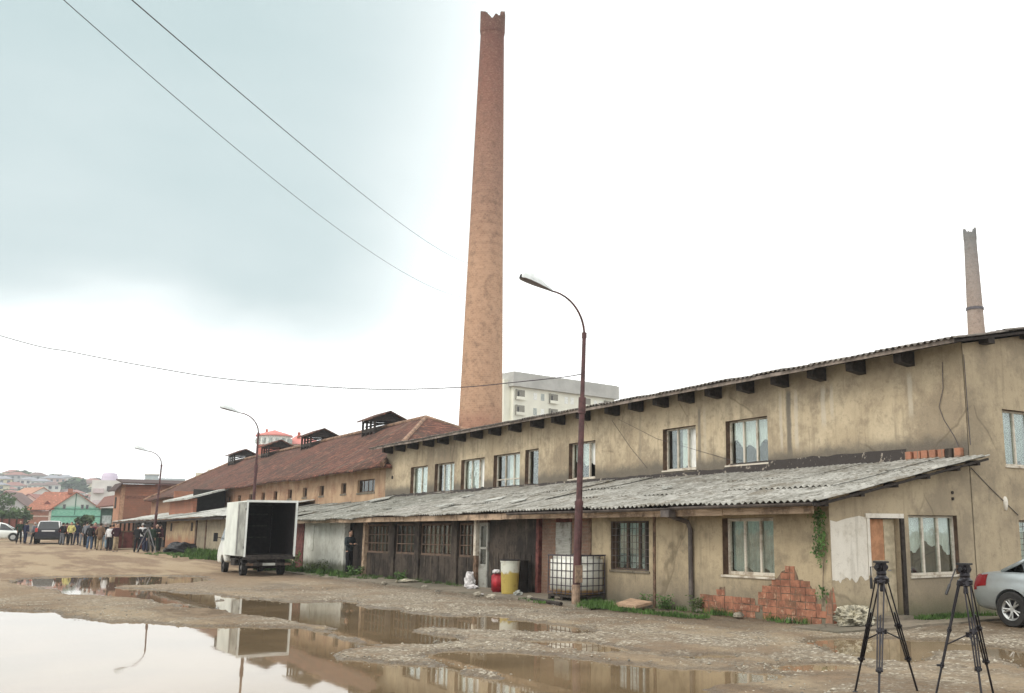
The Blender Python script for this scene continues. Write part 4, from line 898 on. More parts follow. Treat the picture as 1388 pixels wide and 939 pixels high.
# open black shelter with one white sloping edge, against the brick hall
SB = empty('open_shelter', (16.5, 80, 0), 'dark open shelter with white sloping roof edge against the brick hall', 'shelter')
mb = MB(); mb.box(15.7, 15.95, 78.9, 88, 2.9, 4.15); mb.box(15.95, 18.35, 87.7, 88, 2.9, 5.0); part('wall', mb, M['brick_red'], SB)
mb = MB(); mb.box(16.0, 18.34, 80.6, 80.7, 2.9, 4.9); part('inner_wall', mb, M['soot_black'], SB)
mb = MB(); mb.hexa([(15.2, 78.4, 4.05), (18.4, 78.4, 4.95), (18.4, 88.2, 4.95), (15.2, 88.2, 4.05), (15.2, 78.4, 4.18), (18.4, 78.4, 5.08), (18.4, 88.2, 5.08), (15.2, 88.2, 4.18)]); part('roof', mb, M['corr_light'], SB)

# ------------------------------------------------------------------ far brick building
FB = empty('red_brick_block', (20, 120, 1), 'raw red brick block with flat dark roof at the far end of the yard', 'building')
ztop = 6.75
fx0, fx1, fy0, fy1 = 16.1, 26.5, 118, 122.5
mbw = wall('Y', fy0, fx0, fx1, .2, ztop, [(19.4, 21.1, 4.35, 4.95)], .3); part('wall', mbw, M['brick_red'], FB)
mb = MB(); mb.box(fx0, fx0 + .3, fy0 + .31, fy1, .2, ztop); part('side_wall', mb, M['brick_redX'], FB)
mb = MB(); mb.box(fx0 - .01, fx0 + .4, fy0 - .06, fy0 - .005, .2, ztop); part('corner_pillar', mb, plain('pale brick pier', (.42, .25, .16), .9), FB)
mb = MB()
for z in (2.9, 5.2): mb.box(fx0 + .42, fx1, fy0 - .04, fy0 - .006, z, z + .28)
part('floor_band', mb, plain('brown band', (.22, .10, .07), .9), FB)
mb = MB(); mb.box(fx0 + .3, fx1, fy0 + .9, fy0 + 1., .2, ztop - .1); part('inner_wall', mb, M['interior'], FB)
mb = MB(); mb.box(19.4, 21.1, fy0 + .1, fy0 + .16, 4.62, 4.68); w_ = part('window', mb, M['frame_grey'], FB); mb = MB(); mb.box(19.4, 21.1, fy0 + .12, fy0 + .13, 4.36, 4.61); part('pane', mb, M['glass_car'], w_)
mb = MB(); mb.box(fx0 - .004, fx0 - .05, fy0 + 2.5, fy0 + 3.6, 4.2, 5.4); part('window', mb, M['wood_dark'], FB)
mb = MB(); mb.hexa([(fx0 - .6, fy0 - .8, ztop - .75), (fx0, fy0 - .8, ztop - .02), (fx0, fy1 + .4, ztop - .02), (fx0 - .6, fy1 + .4, ztop - .75), (fx0 - .6, fy0 - .8, ztop - .6), (fx0, fy0 - .8, ztop + .16), (fx0, fy1 + .4, ztop + .16), (fx0 - .6, fy1 + .4, ztop - .6)])
mb.hexa([(fx0 + .003, fy0 - .8, ztop), (fx1 + .4, fy0 - .8, ztop), (fx1 + .4, fy1, ztop + .6), (fx0 + .003, fy1, ztop + .6), (fx0 + .003, fy0 - .8, ztop + .14), (fx1 + .4, fy0 - .8, ztop + .14), (fx1 + .4, fy1, ztop + .74), (fx0 + .003, fy1, ztop + .74)])
part('roof', mb, plain('dark roofing felt', (.07, .045, .04), .9), FB)

# ------------------------------------------------------------------ chimneys
def chimney(x, y, ztop, rbot, rtop, m, label, name='brick_chimney', lean_=(0, 0), nteeth=5):
    root = empty(name, (x, y, 0), label, 'chimney'); n = 48; mb = MB(); prof = []; K = 40
    zc = ztop - 1.9
    def rad(z): return rbot + (rtop - rbot) * (z / ztop) ** 1.0
    vs = []; zs = list(np.linspace(-.5, zc, K))
    for z in zs:
        for k in range(n): a = 2 * math.pi * k / n; vs.append((x + lean_[0] * z + rad(z) * math.cos(a), y + lean_[1] * z + rad(z) * math.sin(a), z))
    fs = [(i * n + k, i * n + (k + 1) % n, (i + 1) * n + (k + 1) % n, (i + 1) * n + k) for i in range(K - 1) for k in range(n)]
    mb.add(vs, fs); part('shaft', mb, m, root, smooth=True)
    mb = MB(); ro = rad(zc) * 1.07; ri = rad(zc) * .72; vs = []   # crumbling open mouth with a ragged rim
    for k in range(n):
        a = 2 * math.pi * k / n; h = ztop - .55 + .38 * math.cos(2 * (a + math.atan2(x, y))) + .16 * math.sin(a * 7 + 1) + .10 * math.sin(a * 13)
        cx, cy = x + lean_[0] * zc, y + lean_[1] * zc; ca, sa = math.cos(a), math.sin(a)
        vs += [(cx + ri * ca, cy + ri * sa, zc - .3), (cx + ro * .96 * ca, cy + ro * .96 * sa, zc - .3), (cx + ro * ca, cy + ro * sa, zc), (cx + ro * ca, cy + ro * sa, h), (cx + ri * ca, cy + ri * sa, h + .05)]
    fs = []
    for k in range(n):
        q, w = k * 5, ((k + 1) % n) * 5
        for j in range(5): fs.append((q + j, w + j, w + (j + 1) % 5, q + (j + 1) % 5))
    mb.add(vs, fs); part('crown', mb, m, root)
    mb = MB(); mb.lathe((x + lean_[0] * zc, y + lean_[1] * zc, 0), [(ri * 1.0, zc - .25), (ri * 1.0, zc + .2)], 24); part('sooty_mouth', mb, M['soot_black'], root)
    return root
C1 = chimney(35.62, 71.62, 47.0, 1.98, .98, M['chimney'], 'tall tapering red brick chimney with broken rim behind the ochre building', lean_=(.0020, -.0010))
mb = MB(); 
pts = [(35.62 + .002 * z - (1.98 - z / 47.9) * .90, 71.62 - .001 * z - (1.98 - z / 47.9) * .46, z) for z in np.linspace(8, 46, 30)]
pts = [(p[0], p[1], p[2]) for p in pts]
c2x, c2y = 131.6, 91.25
C2 = chimney(c2x, c2y, 49.8, 2.05, .92, M['chimney2'], 'distant grey brick chimney rising over the right end of the roof', lean_=(0, 0), nteeth=3)
mb = MB(); mb.lathe((c2x, c2y, 0), [(1.36, 36.2), (1.36, 36.6)], 32, cap=True); part('iron_band', mb, M['cable'], C2)

# ------------------------------------------------------------------ background buildings
def prism_house(root, L, Wd, h, rh, wm, rm, hip=False, over=.5, wins=(), face=('y',), wname='wall'):
    """local coords: length along x, depth along y, front at y=0"""
    mb = MB(); mb.box(0, L, 0, Wd, -2, h)
    if not hip: mb.add([(0, 0, h), (L, 0, h), (L / 2, 0, h + rh), (0, Wd, h), (L, Wd, h), (L / 2, Wd, h + rh)], [(0, 1, 2), (5, 4, 3), (0, 3, 4, 1), (1, 4, 5, 2), (2, 5, 3, 0)])
    w = part(wname, mb, wm, root, world=False)
    return w
def place(root, px_, dist, rz): x, y = az_pt(px_, dist); root.location = (x, y, root.location.z); root.rotation_euler = (0, 0, rz)
# white apartment block behind the chimney
AB = empty('apartment_block', (0, 0, 0), 'white flat-roofed apartment block with grey top floor, right of the tall chimney', 'building')
dAB = 190.; px0_, py0_ = az_pt(692, dAB); azr = R(80.4); AB.location = (px0_, py0_, 0); AB.rotation_euler = (0, 0, math.pi / 2 - azr)
zt = elz(504, dAB, 692)
Lb = 21.5
# length: find where right end meets the sight line of x=832
a2 = az_of(832); dirx, diry = math.sin(azr), math.cos(azr)
Lb = (px0_ * math.cos(a2) - py0_ * math.sin(a2)) / (diry * math.sin(a2) - dirx * math.cos(a2))
m_w = plain('white tower render', (.74, .74, .64), .9, var=.07, scale=.3); m_g = plain('grey parapet', (.42, .42, .395), .9, var=.15, scale=.3)
mb = MB(); mb.box(0, Lb, 0, 14, 0, zt - 2.9); part('wall', mb, m_w, AB, world=False)
mb = MB(); mb.box(-.6, Lb + .8, -.7, 14.5, zt - 2.9, zt - .15); mb.box(-.3, Lb + .5, -.4, 14.2, zt - .15, zt); part('parapet', mb, m_g, AB, world=False)
mb = MB(); mb.box(-1.6, -.02, 1.0, 14, 0, zt - 1.5); part('side_wing', mb, m_w, AB, world=False)
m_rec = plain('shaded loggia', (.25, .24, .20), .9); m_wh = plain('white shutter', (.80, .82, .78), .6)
for fl in range(5):
    z = zt - 5.2 - fl * 3.05
    for k, u in enumerate((.055, .37, .70, .93)):
        if fl == 0 and k == 0: pass
        mb = MB(); x = u * Lb; mb.box(x - 1.1, x + 1.3, -.04, .0, z, z + 1.75); mb.box(x - 1.1, x - .9, -.5, -.04, z - .2, z + 1.75)
        w_ = part('loggia', mb, m_rec, AB, world=False); mb = MB(); mb.box(x - .8, x - .1, -.055, -.041, z, z + 1.4); part('door', mb, M['wood_dark'], w_, world=False)
        mb = MB(); mb.box(x - 1.1, x + 1.3, -.52, -.42, z - .25, z + .35); part('railing', mb, m_w, w_, world=False)
    for u in (.20, .27, .50, .56, .80, .86):
        mb = MB(); x = u * Lb; mb.box(x - .45, x + .45, -.03, 0, z + .1, z + 1.5); part('window', mb, m_wh if (int(u * 100) + fl) % 3 else M['curtain_dim'], AB, world=False)
z = zt - 5.2 - 3 * 3.05 + 1.75; mb = MB(); mb.box(.5, Lb * .6, -.7, -.05, z + .15, z + .5); part('canopy', mb, M['wood_dark'], AB, world=False)

# red building with round turret
RB = empty('red_turret_building', (0, 0, 0), 'brick red apartment house with round turret and red roofs above the brick hall', 'building')
dR = 185.; x_, y_ = az_pt(363, dR); RB.location = (x_, y_, 0); RB.rotation_euler = (0, 0, -az_of(363))
sc = dR / 1338.55 * 1.17
m_rr = plain('red render', (.42, .13, .09), .9, var=.12, scale=.3); m_rt = plain('red sheet roof', (.55, .20, .17), .7, var=.15, scale=.4)
zz = lambda y: elz(y, dR, 363)
mb = MB(); mb.lathe((0, 0, 0), [(2.7, 0), (2.7, zz(604)), (2.75, zz(604))], 28); part('turret', mb, m_rr, RB, world=False)
mb = MB(); mb.lathe((0, 0, 0), [(2.8, zz(604)), (2.8, zz(592))], 28); part('turret_band', mb, m_wh, RB, world=False)
for k in range(8):
    a = -math.pi / 2 + (k - 3.5) * .42; mb = MB(); cx, cy = 2.82 * math.cos(a), 2.82 * math.sin(a); mb.tube([(cx, cy, zz(602)), (cx, cy, zz(595))], .35, 6); part('window', mb, M['curtain_dim'], RB, world=False)
mb = MB(); mb.lathe((0, 0, 0), [(3.2, zz(592)), (3.1, zz(590)), (.4, zz(584)), (.05, zz(583))], 28); part('turret_roof', mb, m_rt, RB, world=False)
mb = MB(); mb.box(2.0, 9.0, .6, 10, 0, zz(601)); part('wall', mb, m_w, RB, world=False)
mb = MB(); mb.add([(1.6, .1, zz(601)), (9.6, .1, zz(601)), (4.2, 4.5, zz(585)), (5.0, 6, zz(585)), (1.6, 10, zz(601)), (9.6, 10, zz(601))], [(0, 1, 2), (1, 5, 3, 2), (5, 4, 3), (4, 0, 2, 3), (0, 4, 5, 1)]); part('roof', mb, m_rt, RB, world=False)
mb = MB(); mb.box(4.0, 4.5, 2.5, 3, zz(592), zz(583)); mb.box(-1.5, -1.1, 0, .4, zz(586), zz(582)); part('roof_chimney', mb, m_rr, RB, world=False)

def block(name, px0, px1, ytop, ybot, dist, m, label, cat='building', steps=None, wins=0, depth=12, wm=None, group=None):
    a0, a1 = az_of(px0), az_of(px1); am = (a0 + a1) / 2; x, y = math.sin(am) * dist, math.cos(am) * dist; Wd = 2 * dist * math.tan((a1 - a0) / 2)
    root = empty(name, (x, y, 0), label, cat, group, rz=-am); zt = elz(ytop, dist, (px0 + px1) / 2)
    mb = MB(); mb.box(-Wd / 2, Wd / 2, 0, depth, 0, zt)
    if steps:
        for u0, u1, yt in steps: mb.box(-Wd / 2 + u0 * Wd, -Wd / 2 + u1 * Wd, .3, depth - .5, zt + .002, elz(yt, dist, px0))
    part('wall', mb, m, root, world=False)
    if wins:
        nx, nz_ = wins
        for i in range(nx):
            for j in range(nz_):
                xx = -Wd / 2 + Wd * (i + .5) / nx; z = zt - 2.3 - 3 * j; mb = MB(); mb.box(xx - .5, xx + .5, -.05, 0, z, z + 1.4); part('window', mb, wm or M['curtain_dim'], root, world=False)
    return root, Wd, zt
m_cream = plain('cream render', (.62, .58, .45), .9, var=.08, scale=.3); m_pale = plain('pale render', (.62, .61, .57), .9, var=.1, scale=.3); m_lil = plain('lilac render', (.52, .46, .56), .9, var=.1, scale=.3); m_bl = plain('blue grey cladding', (.42, .48, .50), .8, var=.1, scale=.3)
r1_, w1_, z1_ = block('stepped_building', 259, 302, 648, 670, 260, m_cream, 'cream stepped building peeping over the left slope of the tiled roof', steps=[(.0, .35, 641), (.36, .8, 636)], wins=(5, 2))
r2_, w2_, z2_ = block('tower_house', 118, 157, 651, 700, 300, m_pale, 'white apartment tower with balconies left of the red brick block', wins=0, depth=14)
for j in range(5):
    for u in (.62, .84):
        mb = MB(); x = -w2_ / 2 + u * w2_; z = z2_ - 3 - j * 3.1; mb.box(x - .55, x + .55, -.05, 0, z, z + 1.4); part('window', mb, M['interior'], r2_, world=False)
    mb = MB(); z = z2_ - 3.2 - j * 3.1; mb.box(-w2_ / 2 + .5, -w2_ / 2 + .45 * w2_, -1.2, 0, z - .3, z + .9); part('balcony', mb, plain('balcony front', (.58, .5, .5), .9), r2_, world=False)
mb = MB(); mb.lathe((w2_ * .1, 6, 0), [(2.0, z2_), (2.0, z2_ + 1.2), (1.7, z2_ + 2.1), (.1, z2_ + 2.4)], 16); part('roof_drum', mb, m_lil, r2_, world=False)
r3_, w3_, z3_ = block('grey_roof_house', 205, 243, 652, 662, 240, plain('maroon attic', (.30, .12, .11), .9), 'low maroon attic with pale parapet behind the red brick block', wins=0, depth=8)
mb = MB(); mb.box(-w3_ / 2 - .3, w3_ / 2 + .3, -.3, 8, z3_ + .002, z3_ + .5); part('roof', mb, m_bl, r3_, world=False)
r4_, w4_, z4_ = block('blue_plant_room', 190, 208, 644, 660, 300, m_bl, 'small blue grey rooftop box left of the maroon attic', wins=(2, 1), depth=6)
mb = MB(); mb.box(-w4_ / 2 - .2, w4_ / 2 + .2, -.2, 6.2, z4_ + .002, z4_ + .3); part('roof', mb, m_pale, r4_, world=False)

# green netted house
GH = empty('green_house', (0, 0, 0), 'red roofed house with pale green gable wrapped in green netting', 'house')
dG = 232.; xg, yg = az_pt(67, dG); GH.location = (xg, yg, 0); GH.rotation_euler = (0, 0, -az_of(84))
zg = lambda y: elz(y, dG, 90)
Wg = 67 / 1338.55 * dG * .86 * 1.0
Wg = 2 * dG * math.tan((az_of(135) - az_of(67)) / 2); he = zg(690); hr = zg(667)
def greenwall():
    t = MT('green netted gable', .85, .2); X, Y, Z = t.xyz()
    z = t.math('ADD', Z, t.math('MULTIPLY', t.math('SUBTRACT', t.noise(.8, 4), .5), .6))
    c = t.mix(t.rng(z, he + .1, he + .9), t.mix(t.rng(t.noise(2, 5, .6, t.map((1, 1, 2))), .4, .6), (.16, .42, .30), (.24, .50, .38)), (.50, .58, .52)); t.col(c); return t.m
mgw = greenwall()
mb = MB(); mb.box(0, Wg, 0, 9, 0, he); mb.add([(0, 0, he), (Wg, 0, he), (Wg * .46, 0, hr), (0, 9, he), (Wg, 9, he), (Wg * .46, 9, hr)], [(0, 1, 2), (5, 4, 3), (1, 4, 5, 2), (2, 5, 3, 0)]); part('gable_wall', mb, mgw, GH, world=False)
mb = MB(); mb.box(.1, Wg - .1, -.1, -.01, zg(701), zg(699.5)); mb.box(.2, Wg - .1, -.1, -.01, zg(690.5), zg(689.7)); mb.box(Wg * .45, Wg * .46 + .06, -.08, -.01, zg(698), hr - .3); part('scaffold_rail', mb, plain('dark green rail', (.05, .16, .11), .8), GH, world=False)
for u in (.24, .60, .70): mb = MB(); x = u * Wg; mb.box(x - .28, x + .28, -.06, 0, zg(690), zg(684)); w_ = part('window', mb, M['frame_grey'], GH, world=False); mb = MB(); mb.box(x - .2, x + .2, -.075, -.061, zg(689.5), zg(684.6)); part('pane', mb, M['glass_car'], w_, world=False)
mb = MB(); mb.add([(-.5, -.5, he - .25), (Wg * .46, -.5, hr + .05), (Wg * .46, 9.5, hr + .05), (-.5, 9.5, he - .25), (-.5, -.5, he - .45), (Wg * .46, -.5, hr - .15), (Wg * .46, 9.5, hr - .15), (-.5, 9.5, he - .45)], [(0, 1, 2, 3), (7, 6, 5, 4), (0, 4, 5, 1), (3, 2, 6, 7), (0, 3, 7, 4)])
mb.add([(Wg + .5, -.5, he - .35), (Wg * .46, -.5, hr + .05), (Wg * .46, 9.5, hr + .05), (Wg + .5, 9.5, he - .35), (Wg + .5, -.5, he - .55), (Wg * .46, -.5, hr - .15), (Wg * .46, 9.5, hr - .15), (Wg + .5, 9.5, he - .55)], [(3, 2, 1, 0), (4, 5, 6, 7), (1, 5, 4, 0), (7, 6, 2, 3), (4, 7, 3, 0)])
part('roof', mb, M['tiles_red'], GH, world=False)
# its lower left wing: brick wall and wide red roof slope
sL = -2 * dG * math.tan((az_of(67) - az_of(34)) / 2)
mb = MB(); mb.box(sL, -.01, .3, 8.5, zg(712), he - .5); part('brick_wing', mb, M['brick_red'], GH, world=False)
mb = MB(); mb.box(sL - .05, sL + .35, .2, .3, zg(712), he - .5); mb.box(-.45, -.02, .1, .29, zg(712), he - .5); mb.box(sL + .36, -.46, .22, .295, zg(701), zg(699.5)); part('corner_pier', mb, plain('pale pier', (.60, .50, .42), .9), GH, world=False)
mb = MB(); mb.box(sL, -.01, .25, 8.5, 0, zg(711.8)); part('plinth', mb, m_wh, GH, world=False)
mb = MB(); mb.hexa([(sL - .6, -.3, he - .45), (.3, -.3, he - .25), (Wg * .46, 5, hr - .1), (sL + 2.6, 5, hr - .1), (sL - .6, -.3, he - .25), (.3, -.3, he - .08), (Wg * .46, 5, hr + .12), (sL + 2.6, 5, hr + .12)])
rf = part('roof', mb, M['tiles_red'], GH, world=False); mb = MB(); mb.box(Wg * .46 - 1.6, Wg * .46 - .7, 4, 5, hr - .2, hr + .8); part('chimney', mb, M['brick_red'], rf, world=False)
mb = MB(); mb.add([(-1.6, 1.2, zg(684)), (-.2, 1.2, zg(684)), (-.9, 1.2, zg(679)), (-1.6, 3, zg(684)), (-.2, 3, zg(684)), (-.9, 3, zg(679))], [(0, 1, 2), (5, 4, 3), (1, 4, 5, 2), (2, 5, 3, 0)]); part('dormer', mb, plain('dark dormer', (.2, .07, .05), .9), GH, world=False)

# dark netted shed between the green house and the red brick block
a = block('netted_shed', 134, 152, 689, 715, 138, plain('dark green netting', (.06, .10, .08), .9, var=.3, scale=1.), 'dark shed with brown roof between green house and red brick block', 'shed', wins=(1, 1), depth=6)
mb = MB(); w = a[1]; z = a[2]; mb.hexa([(-w / 2 - .6, -.6, z), (w / 2 + .6, -.6, z + .3), (w / 2 + .6, 6, z + 1.8), (-w / 2 + .2, 6, z + 1.4), (-w / 2 - .6, -.6, z + .15), (w / 2 + .6, -.6, z + .45), (w / 2 + .6, 6, z + 1.95), (-w / 2 + .2, 6, z + 1.55)]); part('roof', mb, plain('brown tiles far', (.17, .08, .06), .9), a[0], world=False)
# red brown fence at far left
a = block('yard_fence', -40, 31, 703.5, 720, 128, plain('red brown fence boards', (.20, .075, .06), .9, var=.3, scale=1.5), 'red brown board fence at the left edge behind the white car', 'fence', depth=.1)
for k in range(8): mb = MB(); x = -a[1] / 2 + a[1] * k / 7; mb.box(x - .07, x + .07, -.08, -.01, 0, a[2] + .15); part('post', mb, M['wood_dark'], a[0], world=False)
a = block('grey_wall', 31, 152, 711, 722, 136, plain('grey yard wall', (.24, .22, .20), .9, var=.4, scale=1.), 'low dirty grey wall in front of the green house', 'wall', depth=.25)
mb = MB(); mb.box(-a[1] / 2 - .1, a[1] / 2 + .1, -.05, .3, a[2] + .002, a[2] + .1); part('coping', mb, M['concrete'], a[0], world=False)

# ------------------------------------------------------------------ hill with its houses
def hill_h(az, d):
    A = math.degrees(az); env = 1 / (1 + math.exp((A - 9.5) / 1.4)) ; env *= .55 + .45 * (1 / (1 + math.exp((-A - 30) / 5)))
    t = min(1, max(0, (d - 330) / 560)); t = t * t * (3 - 2 * t)
    prof = 35 - .6 * max(0, A - 2.5)
    return env * prof * t * (1 + .05 * mnoise.noise(Vector((A * .6, d * .006, 0)))) + .5
def hill():
    mb = MB(); azs = np.radians(np.linspace(-45, 24, 140)); ds = np.concatenate([np.linspace(320, 900, 40), np.linspace(950, 1500, 8)]); vs = []
    for d in ds:
        for a_ in azs: vs.append((math.sin(a_) * d, math.cos(a_) * d, hill_h(a_, min(d, 900)) * (1 if d <= 900 else max(.2, 1 - (d - 900) / 700))))
    n = len(azs); mb.add(vs, [(j * n + i, j * n + i + 1, (j + 1) * n + i + 1, (j + 1) * n + i) for j in range(len(ds) - 1) for i in range(n - 1)]); struct('hill', mb, M['hill'], smooth=True)
hill()
wallc = {'white': (.66, .65, .61), 'cream': (.62, .55, .40), 'pink': (.58, .42, .38), 'grey': (.40, .40, .40), 'yellow': (.58, .54, .36)}
roofc = {'red': (.28, .14, .12), 'brown': (.17, .12, .11), 'grey': (.26, .27, .30), 'orange': (.40, .22, .15)}
WM = {k: plain('far wall ' + k, v, .9, var=.06, scale=.1) for k, v in wallc.items()}; RM = {k: plain('far roof ' + k, v, .9, var=.12, scale=.2) for k, v in roofc.items()}
PW = plain('far window', (.07, .08, .10), .4)
hr_ = random.Random(42); placed = []
def far_house(a_, d, w, dp, h, wc, rc, label, rz, name='hill_house'):
    x, y = math.sin(a_) * d, math.cos(a_) * d; z = hill_h(a_, d) if d > 330 else gz(x, y); root = empty(name, (x, y, z), label, 'house', 'houses on the far hillside', rz=rz)
    mb = MB(); mb.box(-w / 2, w / 2, -dp / 2, dp / 2, -6, h); part('wall', mb, WM[wc], root, world=False)
    mb = MB(); o = .6; e = h; rh = w * .2; mb.add([(-w / 2 - o, -dp / 2 - o, e), (w / 2 + o, -dp / 2 - o, e), (w / 2 + o, dp / 2 + o, e), (-w / 2 - o, dp / 2 + o, e), (-w * .18, 0, e + rh), (w * .18, 0, e + rh)], [(0, 1, 5, 4), (1, 2, 5), (2, 3, 4, 5), (3, 0, 4), (3, 2, 1, 0)]); part('roof', mb, RM[rc], root, world=False)
    nf = max(1, int(h / 3))
    for j in range(nf):
        for i in range(3): mb = MB(); xx = -w / 2 + w * (i + .5) / 3; mb.box(xx - .7, xx + .7, -dp / 2 - .06, -dp / 2, j * 3 + .9, j * 3 + 2.3); part('window', mb, PW, root, world=False)
    return root
adj_h = {1: 'one storey', 2: 'two storey', 3: 'three storey'}
tier = [(385, 12), (450, 12), (520, 13), (590, 13), (660, 13), (730, 13), (800, 13), (870, 12)]
tn = ['lowest', 'second lowest', 'third lowest', 'fourth lowest', 'fourth highest', 'third highest', 'second highest', 'topmost']
on_ = ['first', 'second', 'third', 'fourth', 'fifth', 'sixth', 'seventh', 'eighth', 'ninth', 'tenth', 'eleventh', 'twelfth', 'thirteenth']
for ti, (d0, n) in enumerate(tier):
    row = []
    for k in range(n):
        A = 1.6 + 7.2 * (k + .5) / n + hr_.uniform(-.15, .15)
        if hr_.random() < .12: continue
        row.append((A, d0 + hr_.uniform(-22, 22)))
    for k, (A, d) in enumerate(row):
        st = hr_.choice([2, 2, 2, 3, 3]); w = hr_.uniform(8, 12) if ti > 3 else hr_.uniform(6.5, 9); wc = hr_.choice(['white', 'grey', 'white', 'cream', 'white', 'grey', 'pink', 'yellow']); rc = hr_.choice(['brown', 'grey', 'red', 'brown', 'red'])
        far_house(R(A), d, w, hr_.uniform(8, 11), st * 3., wc, rc, f'{adj_h[st]} {wc} house, {rc} roof, {on_[k]} from left in {tn[ti]} hillside row', -R(A) + hr_.uniform(-.5, .5))
# nearer house with cream gable at the left edge
def gable_house(px_c, dist, w, h, rh, wm, rm, label, rz, depth=9):
    x, y = az_pt(px_c, dist); root = empty('gabled_house', (x, y, 0), label, 'house', rz=rz); mb = MB()
    mb.box(-w / 2, w / 2, 0, depth, 0, h); mb.add([(-w / 2, 0, h), (w / 2, 0, h), (0, 0, h + rh), (-w / 2, depth, h), (w / 2, depth, h), (0, depth, h + rh)], [(0, 1, 2), (5, 4, 3), (1, 4, 5, 2), (2, 5, 3, 0)]); part('wall', mb, wm, root, world=False)
    mb = MB()
    for s in (-1, 1): mb.hexa([(s * (w / 2 + .5), -.4, h - .35), (0, -.4, h + rh), (0, depth + .4, h + rh), (s * (w / 2 + .5), depth + .4, h - .35), (s * (w / 2 + .5), -.4, h - .15), (0, -.4, h + rh + .2), (0, depth + .4, h + rh + .2), (s * (w / 2 + .5), depth + .4, h - .15)])
    part('roof', mb, rm, root, world=False)
    for x_ in (-w * .22, w * .22): mb = MB(); mb.box(x_ - .5, x_ + .5, -.05, 0, h * .5, h * .5 + 1.3); part('window', mb, PW, root, world=False)
    return root
gable_house(18, 245, 6.6, elz(688, 245, 18), elz(674, 245, 18) - elz(688, 245, 18), plain('pale yellow gable', (.66, .60, .42), .9), RM['grey'], 'pale yellow gabled house behind the fence at the left edge', -az_of(18) + .15, depth=7)
gable_house(34, 300, 10.0, elz(684, 300, 34), 2.6, WM['pink'], RM['red'], 'pink walled house with red roof between yellow gable and green house', -az_of(36) - .7)
gable_house(3, 235, 8.5, elz(689, 235, 3), 3.2, WM['grey'], RM['brown'], 'grey house with brown roof at the very left edge', -az_of(3) - .3)
gable_house(52, 320, 9.0, elz(674, 320, 52), 2.6, WM['white'], RM['orange'], 'white house with orange roof peeping above the green house roof', -az_of(55) + .5)

# trees
def tree(x, y, z, h, r, m, label, seed, name='tree', cat='tree', group=None, n=900, leaf=.35):
    q = random.Random(seed); root = empty(name, (x, y, z), label, cat, group); mb = MB()
    mb.tube([(0, 0, -1), (.05 * h * .1, 0, h * .25), (q.uniform(-.2, .2), q.uniform(-.2, .2), h * .6)], [.035 * h, .025 * h, .01 * h], 7)
    for k in range(5): a = q.uniform(0, 6.28); mb.tube([(0, 0, h * (.25 + .06 * k)), (math.cos(a) * r * .5, math.sin(a) * r * .5, h * (.5 + .07 * k))], [.012 * h, .004 * h], 5)
    part('trunk', mb, M['bark'], root, world=False)
    cl = [(q.uniform(-.6, .6) * r, q.uniform(-.6, .6) * r, h * q.uniform(.4, .85), r * q.uniform(.3, .55)) for _ in range(9)]; mb = MB()
    for _ in range(n):
        c = q.choice(cl); v = Vector((q.gauss(0, 1), q.gauss(0, 1), q.gauss(0, 1))).normalized() * c[3] * (q.random() ** .4); p = Vector((c[0], c[1], c[2])) + Vector((v.x, v.y, v.z * .8))
        u = Vector((q.gauss(0, 1), q.gauss(0, 1), q.gauss(0, 1))).normalized(); w = u.orthogonal().normalized(); s = leaf * q.uniform(.5, 1.2); mb.quad(p - u * s, p + w * s * .6, p + u * s, p - w * s * .6)
    part('crown', mb, m, root, world=False); return root
M['tree_a'] = plain('tree foliage a', (.06, .10, .035), .9, var=.5, scale=.6)
for k, (px_, d, h, r) in enumerate([(3, 160, 3.9, 2.0), (14, 175, 3.4, 1.8), (28, 168, 4.2, 2.0), (112, 132, 2.6, 1.2), (2, 205, 8, 3.2)]):
    x, y = az_pt(px_, d); tree(x, y, gz(x, y), h, r, M['tree_a'], ['bushy green tree behind the fence at the left edge', 'round tree in front of the yellow gabled house', 'small tree beside the brick wing of the green house', 'dark shrub standing against the green netted gable', 'tall tree beside the grey house at the left edge'][k], 60 + k, n=700, leaf=.28)
tp = tree(0, 0, 0, 9, 5, M['tree_leaf'], 'x', 99, n=500, leaf=1.1)
hp = random.Random(12); first = True; rows_t = []
for k in range(34):
    A = 2 + 6.4 * (k + .5) / 34; d = hp.choice([415, 480, 555, 625, 695, 765, 840]) + hp.uniform(-12, 12); rows_t.append((A, d))
for k, (A, d) in enumerate(rows_t):
    o = tp if k == 0 else copy_tree(tp); a_ = R(A); o.location = (math.sin(a_) * d, math.cos(a_) * d, hill_h(a_, d) - 1); s = hp.uniform(.9, 1.8); o.scale = (s * 1.3, s * 1.3, s * .85); o.rotation_euler = (0, 0, hp.uniform(0, 6))
    nw = (['', 'first', 'second', 'third', 'fourth', 'fifth', 'sixth', 'seventh', 'eighth', 'ninth', 'tenth', 'eleventh', 'twelfth', 'thirteenth', 'fourteenth', 'fifteenth', 'sixteenth', 'seventeenth', 'eighteenth', 'nineteenth', 'twentieth'])
    kk = k + 1; nm = nw[kk] if kk <= 20 else ('twenty-' + nw[kk - 20] if kk < 30 else ('thirtieth' if kk == 30 else 'thirty-' + nw[kk - 30]))
    setp(o, f'dark green tree, {nm} from left among the houses of the distant hillside', 'tree', 'trees on the far hillside')

